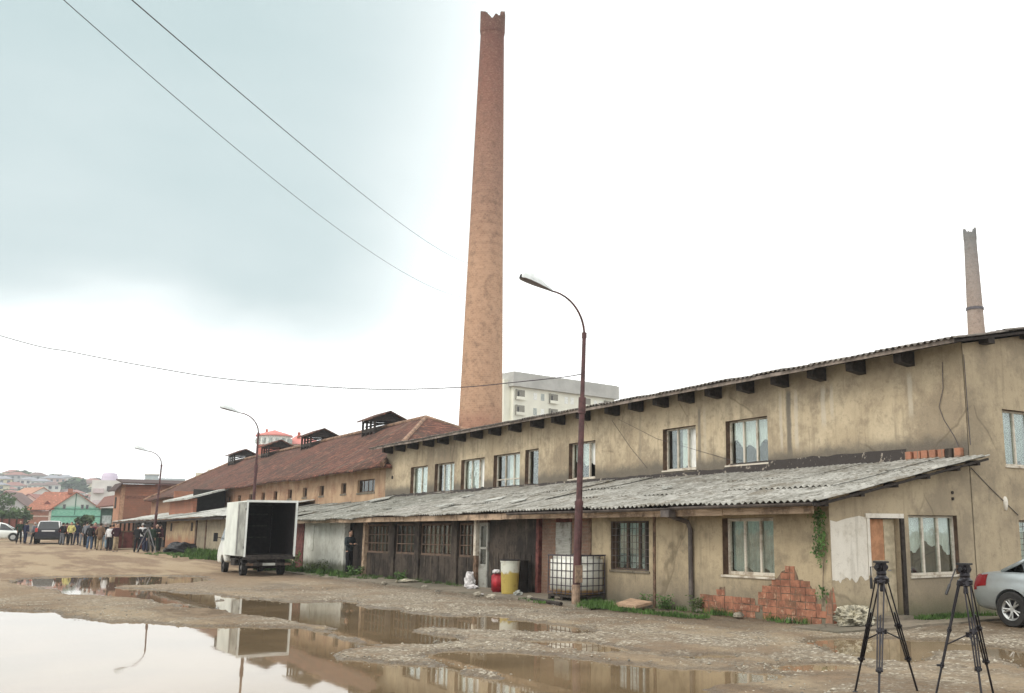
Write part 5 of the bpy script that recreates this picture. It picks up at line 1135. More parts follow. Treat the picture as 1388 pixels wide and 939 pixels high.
# ------------------------------------------------------------------ street lamps
def street_lamp(x, y, z0, hp_, label, tilt=(0, 0), spread=2.2, detail=True):
    root = empty('street_lamp', (x, y, z0), label, 'street lamp', 'street lamps along the shed fronts'); tx, ty = tilt
    P = lambda z: (tx * z / hp_, ty * z / hp_, z)
    mb = MB(); mb.tube([(0, 0, -.2), P(.6), P(2.4)], [.095, .095, .095], 14); mb.tube([P(2.4), P(2.5), P(hp_ * .74)], [.095, .075, .068], 14); mb.tube([P(hp_ * .74), P(hp_ * .745), P(hp_ - .02)], [.075, .055, .048], 12)
    part('pole', mb, M['pole'], root, world=False, smooth=False)
    for a_, b_, r_ in ((hp_ * .70, hp_ * .76, .092), (hp_ - .08, hp_ + .06, .062), (2.36, 2.46, .105)): mb = MB(); mb.tube([P(a_), P(b_)], r_, 12); part('collar', mb, M['pole'], root, world=False)
    mb = MB(); mb.box(-.10, .10, -.13, -.098, .55, .95); mb.tube([(0, 0, 0.0), (0, 0, .5)], .102, 12); part('flaked_base', mb, M['pole_rust'], root, world=False)
    # bracket: a quarter arc leaning out over the yard (towards -x, and a little along -y)
    top = Vector(P(hp_)); d = Vector((-1, -.05, 0)); hh = .98; pts = []
    for t in np.linspace(0, 1, 14):
        an = t * math.pi * .49; pts.append(top + d * (spread * .62) * (1 - math.cos(an)) + Vector((0, 0, hh * math.sin(an))))
    mb = MB(); mb.tube(pts, [.030 - .008 * i / 13 for i in range(14)], 8); part('arm', mb, M['pole'], root, world=False, smooth=True)
    e = pts[-1]; hd = (pts[-1] - pts[-3]).normalized(); hd = (hd + Vector((0, 0, .06))).normalized(); side = hd.cross(Vector((0, 0, 1))).normalized(); up = side.cross(hd)
    L = .95; sec = [(0, .03, .04, .02), (.18, .07, .09, .02), (.45, .12, .19, .03), (.72, .14, .24, .03), (.88, .12, .21, .03), (.95, .06, .10, .02)]
    def loft(low):
        mb = MB(); vs = []; n = 12
        for s, w, hu, hl in sec:
            for k in range(n + 1):
                a = math.pi * k / n; vs.append(e + hd * s + side * (w * math.cos(a)) + up * ((hu if not low else -hl) * math.sin(a) + (.0)))
        m_ = n + 1; fs = [(j * m_ + i, j * m_ + i + 1, (j + 1) * m_ + i + 1, (j + 1) * m_ + i) for j in range(len(sec) - 1) for i in range(n)]
        mb.add(vs, fs); return mb
    h_ = part('lamp_head', loft(False), M['lamp_head'], root, world=False, smooth=True)
    part('lamp_bowl', loft(True), M['lamp_bowl'], h_, world=False, smooth=True)
    return root
street_lamp(12.6, 20.05, 0, 6.55, 'tall maroon street lamp beside the caged tank', tilt=(.16, -.02), spread=1.6)
street_lamp(12.6, 49.6, gz(12.6, 49.6), 6.35, 'maroon street lamp rising behind the white box truck', tilt=(0, 0), spread=1.6)
street_lamp(12.95, 77.5, gz(12.9, 77), 5.9, 'farthest street lamp beside the crowd', tilt=(.1, 0), spread=1.6)

# ------------------------------------------------------------------ overhead cables
def cable(pts, label, r_=.022, sub=10, fit=False):
    P = [Vector(p) for p in pts]; out_ = []
    if fit:
        o_ = P[0].xy; sv = [(p.xy - o_).length for p in P]; co = np.polyfit(sv[1:-1], [p.z for p in P[1:-1]], 2); d_ = (P[-1].xy - o_).normalized()
        P = [Vector((o_.x + d_.x * t, o_.y + d_.y * t, np.polyval(co, t))) for t in np.linspace(0, sv[-1], 9)]
    for i in range(len(P) - 1):
        p0, p1, p2, p3 = P[max(i - 1, 0)], P[i], P[i + 1], P[min(i + 2, len(P) - 1)]
        for t in np.linspace(0, 1, sub, endpoint=False):
            out_.append(.5 * ((2 * p1) + (p2 - p0) * t + (2 * p0 - 5 * p1 + 4 * p2 - p3) * t * t + (3 * p1 - p0 - 3 * p2 + p3) * t ** 3))
    out_.append(P[-1]); mb = MB(); mb.tube(out_, r_, 6); return solo('overhead_cable', mb, M['cable'], label, 'cable')
cable([(-14, -2, 13.4), (.91, 20.98, 12.14), (6.5, 29.6, 12.85), (11.99, 38.06, 13.95), (22.42, 54.13, 16.6), (34.5, 72.1, 20.4)], 'thin overhead cable, left of the two running down to the tall chimney', .009, fit=True)
cable([(-9, -4, 9.0), (1.47, 14.5, 9.22), (6.16, 22.78, 10.98), (12.85, 34.59, 13.79), (31.73, 67.94, 22.59), (34.3, 72.0, 23.8)], 'overhead cable, right of the two running down to the tall chimney', .009, fit=True)
cable([(-6, 45, 11.2), (1.04, 35.59, 7.75), (2.88, 33.13, 7.04), (4.59, 30.85, 6.46), (6.18, 28.72, 5.98), (7.88, 26.44, 5.64), (9.34, 24.5, 5.43), (10.7, 22.67, 5.38), (11.63, 21.43, 5.44), (12.35, 20.46, 5.5), (12.70, 20.05, 5.56)], 'low sagging cable ending at the tall maroon street lamp', .012)

# ------------------------------------------------------------------ tank, barrel and yard clutter
def ibc():
    x0, x1, y0, y1 = 12.93, 13.80, 20.62, 21.90; root = empty('caged_tank', (x0, y0, .05), 'white plastic tank in a steel cage behind the street lamp', 'tank')
    bm_ = bmesh.new(); bmesh.ops.create_cube(bm_, size=1)
    for v in bm_.verts: v.co = Vector(((x0 + x1) / 2 + v.co.x * (x1 - x0 - .015), (y0 + y1) / 2 + v.co.y * (y1 - y0 - .015), .20 + .465 + v.co.z * .93))
    bmesh.ops.bevel(bm_, geom=bm_.edges[:], offset=.08, segments=4, affect='EDGES'); me = bpy.data.meshes.new('tank_body'); bm_.to_mesh(me); bm_.free(); me.materials.append(M['ibc']); me.shade_smooth(); link('tank_body', me, root)
    mb = MB(); r_ = .011
    for z in np.linspace(.24, 1.14, 6): mb.tube([(x0, y0, z), (x1, y0, z), (x1, y1, z), (x0, y1, z), (x0, y0, z)], r_, 6)
    for x in np.linspace(x0, x1, 6): mb.tube([(x, y0 - .005, .2), (x, y0 - .005, 1.15)], r_, 6); mb.tube([(x, y1, .2), (x, y1, 1.15)], r_, 6)
    for y in np.linspace(y0, y1, 7): mb.tube([(x0 - .005, y, .2), (x0 - .005, y, 1.15)], r_, 6); mb.tube([(x1, y, .2), (x1, y, 1.15)], r_, 6)
    mb.box(x0 - .02, x1 + .02, y0 - .02, y0 + .01, 1.14, 1.17); mb.box(x0 - .02, x0 + .01, y0 + .01, y1 + .02, 1.14, 1.17); part('cage', mb, M['cable'], root)
    mb = MB(); mb.box(x0, x1, y0, y1, .14, .19)
    for x in (x0, (x0 + x1) / 2 - .06, x1 - .12):
        for y in (y0, (y0 + y1) / 2 - .06, y1 - .12): mb.box(x, x + .12, y, y + .12, .03, .14)
    part('pallet', mb, M['wood_dark'], root)
    mb = MB(); mb.lathe(((x0 + x1) / 2, (y0 + y1) / 2, 1.14), [(.11, 0), (.11, .05), (.02, .06)], 16); part('lid', mb, M['black'], root)
ibc()
B = empty('barrel', (13.15, 24.35, .06), 'white and yellow open plastic barrel by the soot black wall', 'barrel')
mb = MB(); mb.lathe((0, 0, 0), [(.215, 0), (.225, .02), (.25, .5), (.262, .84), (.275, .845), (.275, .885), (.255, .885), (.245, .85), (.235, .5)], 28, cap=False); mb.lathe((0, 0, 0), [(.22, .0), (.22, .01)], 28); part('body', mb, M['barrel'], B, world=False, smooth=False)
mb = MB(); mb.lathe((0, 0, 0), [(.262, .886), (.285, .886), (.285, .91), (.262, .91)], 28); part('rim', mb, M['black'], B, world=False)
B = empty('drum', (13.58, 24.62, .06), 'black steel drum half hidden behind the white and yellow barrel', 'barrel')
mb = MB(); mb.lathe((0, 0, 0), [(.26, 0), (.27, .02), (.26, .04), (.26, .3), (.27, .32), (.26, .34), (.26, .6), (.27, .62), (.26, .64), (.26, .86), (.27, .88), (.25, .88), (.25, .86)], 24); part('body', mb, M['soot_black'], B, world=False); mb = MB(); mb.lathe((0, 0, 0), [(.035, .86), (.035, .89)], 10); part('bung', mb, M['grey_metal'], B, world=False)
CN = empty('canister', (13.2, 25.15, .06), 'red plastic canister beside the white and yellow barrel', 'canister', rz=.3)
bm_ = bmesh.new(); bmesh.ops.create_cube(bm_, size=1)
for v in bm_.verts: v.co = Vector((v.co.x * .26, v.co.y * .34, .25 + v.co.z * .5))
bmesh.ops.bevel(bm_, geom=bm_.edges[:], offset=.045, segments=3, affect='EDGES'); me = bpy.data.meshes.new('body'); bm_.to_mesh(me); bm_.free(); me.materials.append(M['red_plastic']); me.shade_smooth(); link('body', me, CN, world=False)
mb = MB(); mb.tube([(0, -.1, .49), (0, -.09, .56), (0, .05, .56), (0, .06, .49)], .016, 6); part('handle', mb, M['red_plastic'], CN, world=False); mb = MB(); mb.lathe((0, .11, .48), [(.035, 0), (.035, .06)], 12); part('cap', mb, M['black'], CN, world=False)
def crumple(name, c, sx, sy, sz, m, label, cat, seed, amp=.3, nu=26, nv=16):
    mb = MB()
    def fn(p):
        v = Vector(p) * 2.1 + Vector((seed * 7.1, 0, 0)); q = 1 + amp * mnoise.noise(v) + amp * .8 * abs(mnoise.noise(v * 2.7)) + amp * .4 * mnoise.noise(v * 6); z = p[2] * q
        return (p[0] * q, p[1] * q, max(z, -.55))
    mb.ell(c, sx, sy, sz, nu, nv, fn); o = solo(name, mb, m, label, cat); return o
crumple('plastic_bag', (13.12, 25.1, .62), .10, .13, .06, M['bag'], 'white plastic bag lying on top of the red canister', 'bag', 3)
crumple('cement_sack', (14.05, 12.72, .17), .36, .22, .20, M['sack'], 'crumpled pale cement sack leaning at the building corner', 'sack', 5, amp=.55, nu=60, nv=36)
crumple('torn_bag', (13.6, 27.75, .22), .13, .16, .26, M['bag'], 'torn white bag slumped at the foot of the white post', 'bag', 8, amp=.5, nu=34, nv=20)
crumple('litter', (13.35, 27.1, .10), .14, .22, .06, M['bag'], 'flat white litter on the concrete beside the torn bag', 'litter', 9, amp=.6)
crumple('litter', (13.0, 23.6, .10), .10, .12, .07, M['panel_dirty'], 'small grey litter between the barrel and the caged tank', 'litter', 10, amp=.5)
crumple('litter', (12.4, 24.6, .05), .09, .05, .025, M['bag'], 'small white scrap on the yard edge in front of the barrel', 'litter', 11, amp=.5)
crumple('litter', (13.1, 31.5, .10), .35, .2, .06, M['sack'], 'pale rag lying below the long grid window', 'litter', 12, amp=.5)
crumple('rubble_sack', (12.75, 66.7, gz(12.75, 66.7) + .22), .85, .5, .42, M['black'], 'bulging black sack on the ground in front of the long shed', 'sack', 14, amp=.35)
mb = MB(); x, y = 13.2, 18.55; mb.hexa([(x - .30, y + .34, .06), (x - .22, y - .42, .055), (x + .25, y - .40, .12), (x + .18, y + .36, .16), (x - .30, y + .34, .12), (x - .22, y - .42, .115), (x + .25, y - .40, .18), (x + .18, y + .36, .22)])
solo('stone_slab', mb, M['slab'], 'flat pinkish slab lying tilted by the wall below the barred window', 'slab')
mb = MB(); mb.tube([(12.35, 20.3, .05), (12.45, 21.9, .07)], .05, 7); solo('wooden_pole', mb, M['wood_dark'], 'dark timber length lying at the foot of the street lamp', 'timber')
for k, (x, y, s) in enumerate([(12.2, 24.4, .08), (12.0, 23.2, .09), (12.5, 28.6, .07), (11.9, 26.3, .06), (12.8, 22.6, .06), (13.6, 16.7, .06), (13.5, 15.3, .08), (13.62, 14.0, .06), (12.3, 31.4, .07)]):
    crumple('rock', (x, y, .05 + s * .3), s * 1.3, s, s * .7, M['stone'], ['rock in front of the barrel on the strip edge', 'rock just right of the white scrap, before the barrel', 'rock in front of the torn white bag', 'lone rock lying in the yard before the barrel', 'rock near the wooden pole by the tank', 'rock beside the foot of the downpipe', 'rock below the small exposed brick patch', 'rock below the large exposed brick patch', 'rock below the long grid window'][k], 'rock', 30 + k, amp=.4)

# ------------------------------------------------------------------ plants
def blades(mb, x, y, z, n, r, h, q, w=.008):
    for _ in range(n):
        a = q.uniform(0, 6.28); d = r * math.sqrt(q.random()); px_, py_ = x + d * math.cos(a), y + d * math.sin(a); hh = h * q.uniform(.4, 1.1); b = q.uniform(0, 6.28); l = hh * q.uniform(.1, .6)
        dx, dy = math.cos(b) * l, math.sin(b) * l; c, s = math.cos(b + 1.57) * w, math.sin(b + 1.57) * w
        mb.add([(px_ - c, py_ - s, z), (px_ + c, py_ + s, z), (px_ + dx * .4 + c * .7, py_ + dy * .4 + s * .7, z + hh * .6), (px_ + dx * .4 - c * .7, py_ + dy * .4 - s * .7, z + hh * .6), (px_ + dx, py_ + dy, z + hh)], [(0, 1, 2, 3), (3, 2, 4)])
q = random.Random(77); mb = MB()
def strip(P0, P1, n, wid, h, per=26, z=.03, w=.008):
    for _ in range(n):
        t = q.random(); x = P0[0] + (P1[0] - P0[0]) * t + q.gauss(0, wid); y = P0[1] + (P1[1] - P0[1]) * t + q.gauss(0, wid); blades(mb, x, y, z + gz(x, y), per, .12, h * q.uniform(.5, 1.2), q, w)
strip((12.5, 19.3), (12.75, 15.5), 70, .12, .10, 30); strip((12.6, 19.6), (12.7, 18.6), 34, .14, .18, 34); strip((13.0, 20.0), (13.3, 20.4), 14, .12, .14)
strip((16.0, 12.75), (17.9, 12.7), 80, .10, .12, 34); strip((12.3, 21), (12.6, 22.5), 14, .1, .10)
strip((13.55, 28), (13.6, 37), 42, .08, .16, 22); strip((13.3, 37.5), (13.0, 46), 110, .22, .22, 24, w=.012); strip((13.1, 34), (12.6, 40), 50, .2, .10, 24, w=.012)
strip((12.3, 44.5), (12.8, 48), 70, .3, .35, 26, w=.016); strip((12.9, 55), (13.2, 64), 260, .45, .40, 24, w=.022); strip((12.2, 57), (12.6, 63), 90, .4, .2, 20, w=.022)
strip((13.5, 13.3), (13.7, 18.3), 40, .05, .14, 20); strip((12.2, 62), (12.0, 66), 30, .5, .15, 18, w=.02)
strip((10.3, 66), (12.5, 66.5), 30, .5, .08, 18, w=.02)
struct('grass', mb, M['grass'], kind='stuff', label='tufts of short green grass along the foot of the walls', cat='grass')
def weedclump(x, y, z, n, r, h, label, seed, m='weed', s=.03):
    q_ = random.Random(seed); mb = MB(); ml = MB(); root = empty('weed_clump', (x, y, z), label, 'plant')
    for k in range(max(4, n // 14)):
        a = q_.uniform(0, 6.28); d = q_.uniform(0, r); e = (math.cos(a) * d, math.sin(a) * d, h * q_.uniform(.5, 1)); mb.tube([(e[0] * .4, e[1] * .4, 0), e], [.006, .003], 4)
        for j in range(14):
            t = q_.uniform(.2, 1); p = Vector((e[0] * (.4 + .6 * t), e[1] * (.4 + .6 * t), e[2] * t)) + Vector((q_.gauss(0, .04), q_.gauss(0, .04), q_.gauss(0, .03))); u = Vector((q_.gauss(0, 1), q_.gauss(0, 1), q_.gauss(0, .5))).normalized(); w = u.orthogonal().normalized(); ss = s * q_.uniform(.6, 1.3); ml.quad(p - u * ss, p + w * ss * .6, p + u * ss, p - w * ss * .6)
    part('stem', mb, M['weed'], root, world=False); part('foliage', ml, M[m], root, world=False)
weedclump(13.62, 17.9, .05, 220, .28, .32, 'leafy weeds at the wall between the slab and the downpipe', 1, 'leaf')
weedclump(13.66, 16.9, .05, 160, .2, .34, 'dry brownish weeds growing beside the foot of the downpipe', 2, 'weed')
weedclump(13.66, 18.75, .05, 100, .15, .26, 'small green weed behind the pinkish slab', 3, 'leaf')
weedclump(13.6, 33.2, .06, 160, .3, .35, 'green weeds under the middle grid window', 4, 'leaf', .04)
weedclump(13.5, 37.6, .06, 220, .4, .40, 'bright weeds beside the person at the wall', 5, 'leaf', .045)
weedclump(13.3, 41.5, .05, 400, .9, .45, 'brownish weeds at the foot of the white wall', 6, 'weed', .05)
weedclump(12.9, 44.6, .05, 500, .8, .85, 'tall green bush right behind the truck at the red pillar', 7, 'leaf', .06)
weedclump(13.7, 24.9, .05, 120, .25, .3, 'weeds at the black wall behind the red canister', 8, 'weed', .035)
def vine(pts, n, spread, label, seed, s=.035):
    q_ = random.Random(seed); root = empty('climbing_vine', pts[0], label, 'plant'); o = Vector(pts[0]); P = [Vector(p) - o for p in pts]; mb = MB(); mb.tube(P, .008, 5); mb2 = MB()
    for _ in range(n):
        i = q_.randrange(len(P) - 1); p = P[i].lerp(P[i + 1], q_.random()) + Vector((q_.uniform(-spread * .5, 0), q_.gauss(0, spread), q_.gauss(0, spread))); u = Vector((q_.gauss(0, .4), q_.gauss(0, 1), q_.gauss(0, 1))).normalized(); w = Vector((q_.gauss(0, .3), q_.gauss(0, 1), q_.gauss(0, 1))).normalized(); ss = s * q_.uniform(.5, 1.3); mb2.quad(p - u * ss, p + w * ss * .7, p + u * ss, p - w * ss * .7)
    part('stem', mb, M['bark'], root, world=False); part('foliage', mb2, M['leaf'], root, world=False)
vine([(13.84, 13.30, .35), (13.82, 13.25, .9), (13.82, 13.2, 1.3), (13.8, 13.3, 1.7), (13.75, 13.3, 2.05)], 20, .04, 'dry lower stem', 1)
bpy.data.objects['climbing_vine']['label'] = 'thin green vine climbing the building corner below the gutter'
q2 = [c for c in bpy.data.objects['climbing_vine'].children if c.name.startswith('foliage')][0]
def vinefol():
    q_ = random.Random(5); mb2 = MB()
    for (z, n, sp) in [(2.05, 90, .09), (1.9, 80, .10), (1.7, 70, .08), (1.5, 90, .11), (1.35, 90, .10), (1.2, 16, .05), (.7, 14, .06), (.55, 22, .08)]:
        for _ in range(n):
            p = Vector((-.03 + q_.uniform(-.07, .0), q_.gauss(0, sp) - .04, z - .35 + q_.gauss(0, .07))); u = Vector((q_.gauss(0, .4), q_.gauss(0, 1), q_.gauss(0, 1))).normalized(); w = Vector((q_.gauss(0, .3), q_.gauss(0, 1), q_.gauss(0, 1))).normalized(); ss = .034 * q_.uniform(.5, 1.3); mb2.quad(p - u * ss, p + w * ss * .7, p + u * ss, p - w * ss * .7)
    return mb2.mesh('foliage', M['leaf'])
q2.data = vinefol()
# ------------------------------------------------------------------ people
def gg(x, y):
    z = 0.
    for _ in range(80):
        p = gp(x, y, z); z = z * .6 + .4 * gz(*p)
    return (p[0], p[1], z)
def eval_mesh(me, mods):
    o = bpy.data.objects.new('tmp', me); COL.objects.link(o)
    for t, kw in mods:
        m = o.modifiers.new('m', t)
        for k, v in kw.items(): setattr(m, k, v)
    dg = bpy.context.evaluated_depsgraph_get(); dg.update(); r = bpy.data.meshes.new_from_object(o.evaluated_get(dg)); bpy.data.objects.remove(o); return r
def skin(V, E, rad, root=0, sub=1):
    me = bpy.data.meshes.new('sk'); me.from_pydata(V, E, []); o = bpy.data.objects.new('tmp', me); COL.objects.link(o)
    o.modifiers.new('s', 'SKIN'); sd_ = me.skin_vertices[0].data
    for i, r_ in enumerate(rad): sd_[i].radius = r_ if isinstance(r_, tuple) else (r_, r_); sd_[i].use_root = (i == root)
    m = o.modifiers.new('b', 'SUBSURF'); m.levels = sub; m.render_levels = sub
    dg = bpy.context.evaluated_depsgraph_get(); dg.update(); r = bpy.data.meshes.new_from_object(o.evaluated_get(dg)); bpy.data.objects.remove(o); bpy.data.meshes.remove(me); return r
def addmesh(mb, me): mb.add([tuple(v.co) for v in me.vertices], [tuple(p.vertices) for p in me.polygons]); bpy.data.meshes.remove(me)
M['skin'] = plain('skin', (.42, .26, .19), .6, var=.1)
CM = {}
def cloth(c):
    k = tuple(c)
    if k not in CM: CM[k] = plain('cloth %d' % len(CM), c, .9, var=.3, scale=5, spec=.15)
    return CM[k]
HAIR = plain('dark hair', (.025, .018, .014), .8); HAIRG = plain('grey hair', (.35, .33, .31), .8)
def head(mb, c, s=1.):
    def fn(p):
        x, y, z = p
        k = 1 - .16 * max(0, -z) ** 1.5; y2 = y * (1.12 if y < 0 else 1.0)
        if y > .75 and abs(x) < .32 and -.35 < z < .12: y2 += .22 * (1 - abs(x) / .32)      # nose
        if y > .6 and abs(x) < .45 and -.62 < z < -.42: y2 += .04                              # mouth
        if y > .55 and .12 < abs(x) < .62 and .0 < z < .2: y2 -= .08                         # eye sockets
        return (x * k, y2 * k, z)
    mb.ell(c, .077 * s, .092 * s, .118 * s, 22, 16, fn)
    for sx in (-1, 1): mb.ell((c[0] + sx * .079 * s, c[1] - .005, c[2] - .005), .012, .022, .032, 8, 6)
def hand(mb, w, d, curl=.35):
    w = Vector(w); d = Vector(d).normalized(); side = d.cross(Vector((0, 1, 0)));
    if side.length < .1: side = Vector((1, 0, 0))
    side.normalize(); nrm = side.cross(d).normalized()
    mb.tube([w - d * .01, w + d * .03, w + d * .085], [.026, .038, .034], 8)
    for k in range(4):
        b = w + d * .08 + nrm * (-.027 + .018 * k); L = (.062, .075, .07, .055)[k]; mb.tube([b, b + (d + side * curl * .4).normalized() * L * .5, b + (d + side * curl).normalized() * L], [.0095, .0088, .007], 6)
    b = w + d * .025 + nrm * -.032; mb.tube([b, b + (d * .6 - nrm * .6).normalized() * .032, b + (d * .8 - nrm * .5).normalized() * .06], [.012, .011, .008], 6)
def person(x, y, z, face, jacket, trousers, label, pose='hang', s=1., hair=None, seed=0, coat=.0, bag=None, cap=None, group='people gathered at the far end of the yard'):
    q = random.Random(seed); root = empty('person', (x, y, z), label, 'person', group, rz=face); root.scale = (s, s, s)
    st = q.uniform(.08, .13); fwd = q.uniform(-.06, .06); lean_ = q.uniform(-.02, .03)
    HL, HR = (-.085, 0, .93), (.085, 0, .93); KL, KR = (-.10, .02 + fwd, .50), (.10, .03 - fwd, .50); AL, AR = (-st - .02, fwd * 1.6, .09), (st + .02, -fwd * 1.6, .09)
    SL, SR = (-.175, lean_, 1.42), (.175, lean_, 1.42)
    def arms(sx):
        sh = SL if sx < 0 else SR
        p = pose if pose != 'mix' else ('hang' if sx < 0 else 'fore')
        if p == 'hang': return sh, (sx * .245, -.01, 1.14), (sx * .255, .05, .90)
        if p == 'pocket': return sh, (sx * .27, -.07, 1.15), (sx * .19, .06, .97)
        if p == 'cross': return sh, (sx * .24, .06, 1.16), (-sx * .06, .20, 1.20)
        if p == 'fore': return sh, (sx * .24, .02, 1.15), (sx * .16, .24, 1.22)
        if p == 'back': return sh, (sx * .25, -.08, 1.15), (sx * .05, -.15, .98)
        if p == 'camera': return sh, (sx * .28, .10, 1.22), (sx * .14, .30, 1.42)
    aL, aR = arms(-1), arms(1); nk = (0, lean_ + .01, 1.50); hd = (0, lean_ + .035, 1.635)
    V = [(0, 0, .96), (0, 0, 1.12), (0, lean_, 1.32), nk, (0, lean_ + .02, 1.57), HL, KL, AL, (AL[0], AL[1] + .12, .04), HR, KR, AR, (AR[0], AR[1] + .12, .04), aL[0], aL[1], aL[2], aR[0], aR[1], aR[2]]
    Ed = [(0, 1), (1, 2), (2, 3), (3, 4), (0, 5), (5, 6), (6, 7), (7, 8), (0, 9), (9, 10), (10, 11), (11, 12), (2, 13), (13, 14), (14, 15), (2, 16), (16, 17), (17, 18)]
    rd = [(.12, .10), (.115, .09), (.13, .10), .055, .05, .075, .055, .04, .035, .075, .055, .04, .035, .055, .042, .028, .055, .042, .028]
    mb = MB(); addmesh(mb, skin(V, Ed, rd)); head(mb, hd); hand(mb, aL[2], Vector(aL[2]) - Vector(aL[1])); hand(mb, aR[2], Vector(aR[2]) - Vector(aR[1])); body = part('body', mb, M['skin'], root, world=False, smooth=True)
    hem = .90 - coat; V = [(0, 0, hem), (0, 0, 1.0), (0, .0, 1.15), (0, lean_, 1.34), (0, lean_ + .005, 1.49), aL[0], aL[1], tuple(Vector(aL[1]).lerp(Vector(aL[2]), .92)), aR[0], aR[1], tuple(Vector(aR[1]).lerp(Vector(aR[2]), .92))]
    Ed = [(0, 1), (1, 2), (2, 3), (3, 4), (3, 5), (5, 6), (6, 7), (3, 8), (8, 9), (9, 10)]
    rd = [(.19, .15), (.18, .14), (.165, .13), (.17, .13), .075, .085, .065, .052, .085, .065, .052]
    mb = MB(); addmesh(mb, skin(V, Ed, rd, 3)); part('jacket', mb, cloth(jacket), root, world=False, smooth=True)
    V = [(0, 0, 1.0), (0, 0, .93), HL, KL, (AL[0], AL[1], .07), HR, KR, (AR[0], AR[1], .07)]; Ed = [(0, 1), (1, 2), (2, 3), (3, 4), (1, 5), (5, 6), (6, 7)]
    rd = [(.155, .12), (.16, .125), .105, .078, .068, .105, .078, .068]; mb = MB(); addmesh(mb, skin(V, Ed, rd, 1)); part('trousers', mb, cloth(trousers), root, world=False, smooth=True)
    for A in (AL, AR): mb = MB(); mb.ell((A[0], A[1] + .05, .045), .05, .135, .05, 12, 8); part('shoe', mb, M['black'], root, world=False, smooth=True)
    mb = MB(); mb.ell((hd[0], hd[1] - .012, hd[2] + .022), .088, .104, .112, 18, 12, lambda p: (p[0], p[1] * (1 if p[1] < .2 else .82), max(p[2], -.5 if p[1] < 0 else .25))); part('hair' if not cap else 'cap', mb, cap or hair or HAIR, root, world=False, smooth=True)
    return root
K, NV, GY, MR, BRN, KH, JE, WT, YL, DG, LJ = (.02, .02, .022), (.025, .03, .06), (.16, .17, .19), (.10, .02, .03), (.16, .105, .07), (.33, .26, .17), (.07, .11, .18), (.6, .6, .6), (.55, .50, .20), (.03, .05, .035), (.25, .36, .44)
PPL = [
 (24.8, 737, DG, K, 'person in dark green jacket right of the white car', 'pocket', 0), (33, 737, NV, NV, 'person in dark navy clothes second from the left edge', 'hang', 0),
 (44.5, 738, GY, K, 'person in grey jacket standing beside the left side of the parked estate car', 'mix', 0), (83, 739, K, GY, 'person in black jacket just right of the estate car', 'pocket', 0),
 (88, 738.5, MR, K, 'person in maroon jacket left of the one in yellow', 'hang', 0), (94.5, 739.3, YL, K, 'person in pale yellow vest and black trousers, seen from behind', 'pocket', 0),
 (102.6, 739, NV, NV, 'person in navy jacket right of the one in yellow', 'hang', 0), (110.7, 740, K, GY, 'person in black jacket with grey trousers at the left end of the main crowd', 'back', 0),
 (115, 742, GY, K, 'person in grey jacket behind the one in blue jeans', 'hang', 0), (120.5, 745.6, K, JE, 'person in black jacket and blue jeans in the main crowd', 'pocket', .05),
 (126.5, 745, MR, K, 'person in dark maroon jacket between blue jeans and brown coat', 'hang', 0), (133.7, 746.4, BRN, KH, 'person in long brown coat and khaki trousers', 'pocket', .25),
 (140, 744.2, K, LJ, 'person in black jacket and light blue jeans right of the brown coat', 'cross', 0), (146.4, 747, WT, K, 'person in white top and black trousers in the main crowd', 'mix', 0),
 (150.5, 746.6, K, K, 'person all in black between white top and beige trousers', 'hang', 0), (155.5, 748.7, (.05, .02, .03), KH, 'person in dark maroon jacket and beige trousers near the red skip', 'back', 0),
 (184.3, 750, K, K, 'person in black holding arms forward left of the silver tripod', 'fore', 0), (190.5, 747.8, WT, NV, 'camera operator in white top behind the silver tripod', 'camera', 0),
 (196.8, 749, K, NV, 'person in black standing behind the silver tripod legs', 'pocket', 0), (203.3, 750, DG, K, 'person in dark green jacket right of the silver tripod', 'hang', 0),
 (209.6, 749.4, K, DG, 'person in black jacket second from the right of the crowd', 'cross', 0), (214, 748.6, (.05, .015, .02), K, 'person in dark wine jacket at the right end of the crowd', 'hang', 0),
]
for k, (px_, fy, jc, tr, lb, ps, coat) in enumerate(PPL):
    x, y, z = gg(px_, fy); a = az_of(px_); person(x, y, z + .0, -a + random.Random(k).uniform(-1.0, 1.0) + (0 if k % 5 else 2.6), jc, tr, lb, ps, s=random.Random(k * 7).uniform(.95, 1.04), seed=k, coat=coat, hair=HAIRG if k in (2, 12, 17) else None)
person(13.52, 38.35, .05, -R(160), (.035, .045, .05), K, 'person in dark grey jacket standing at the black doorway in the lean-to wall', 'cross', s=.99, seed=50, hair=HAIR, group=None)

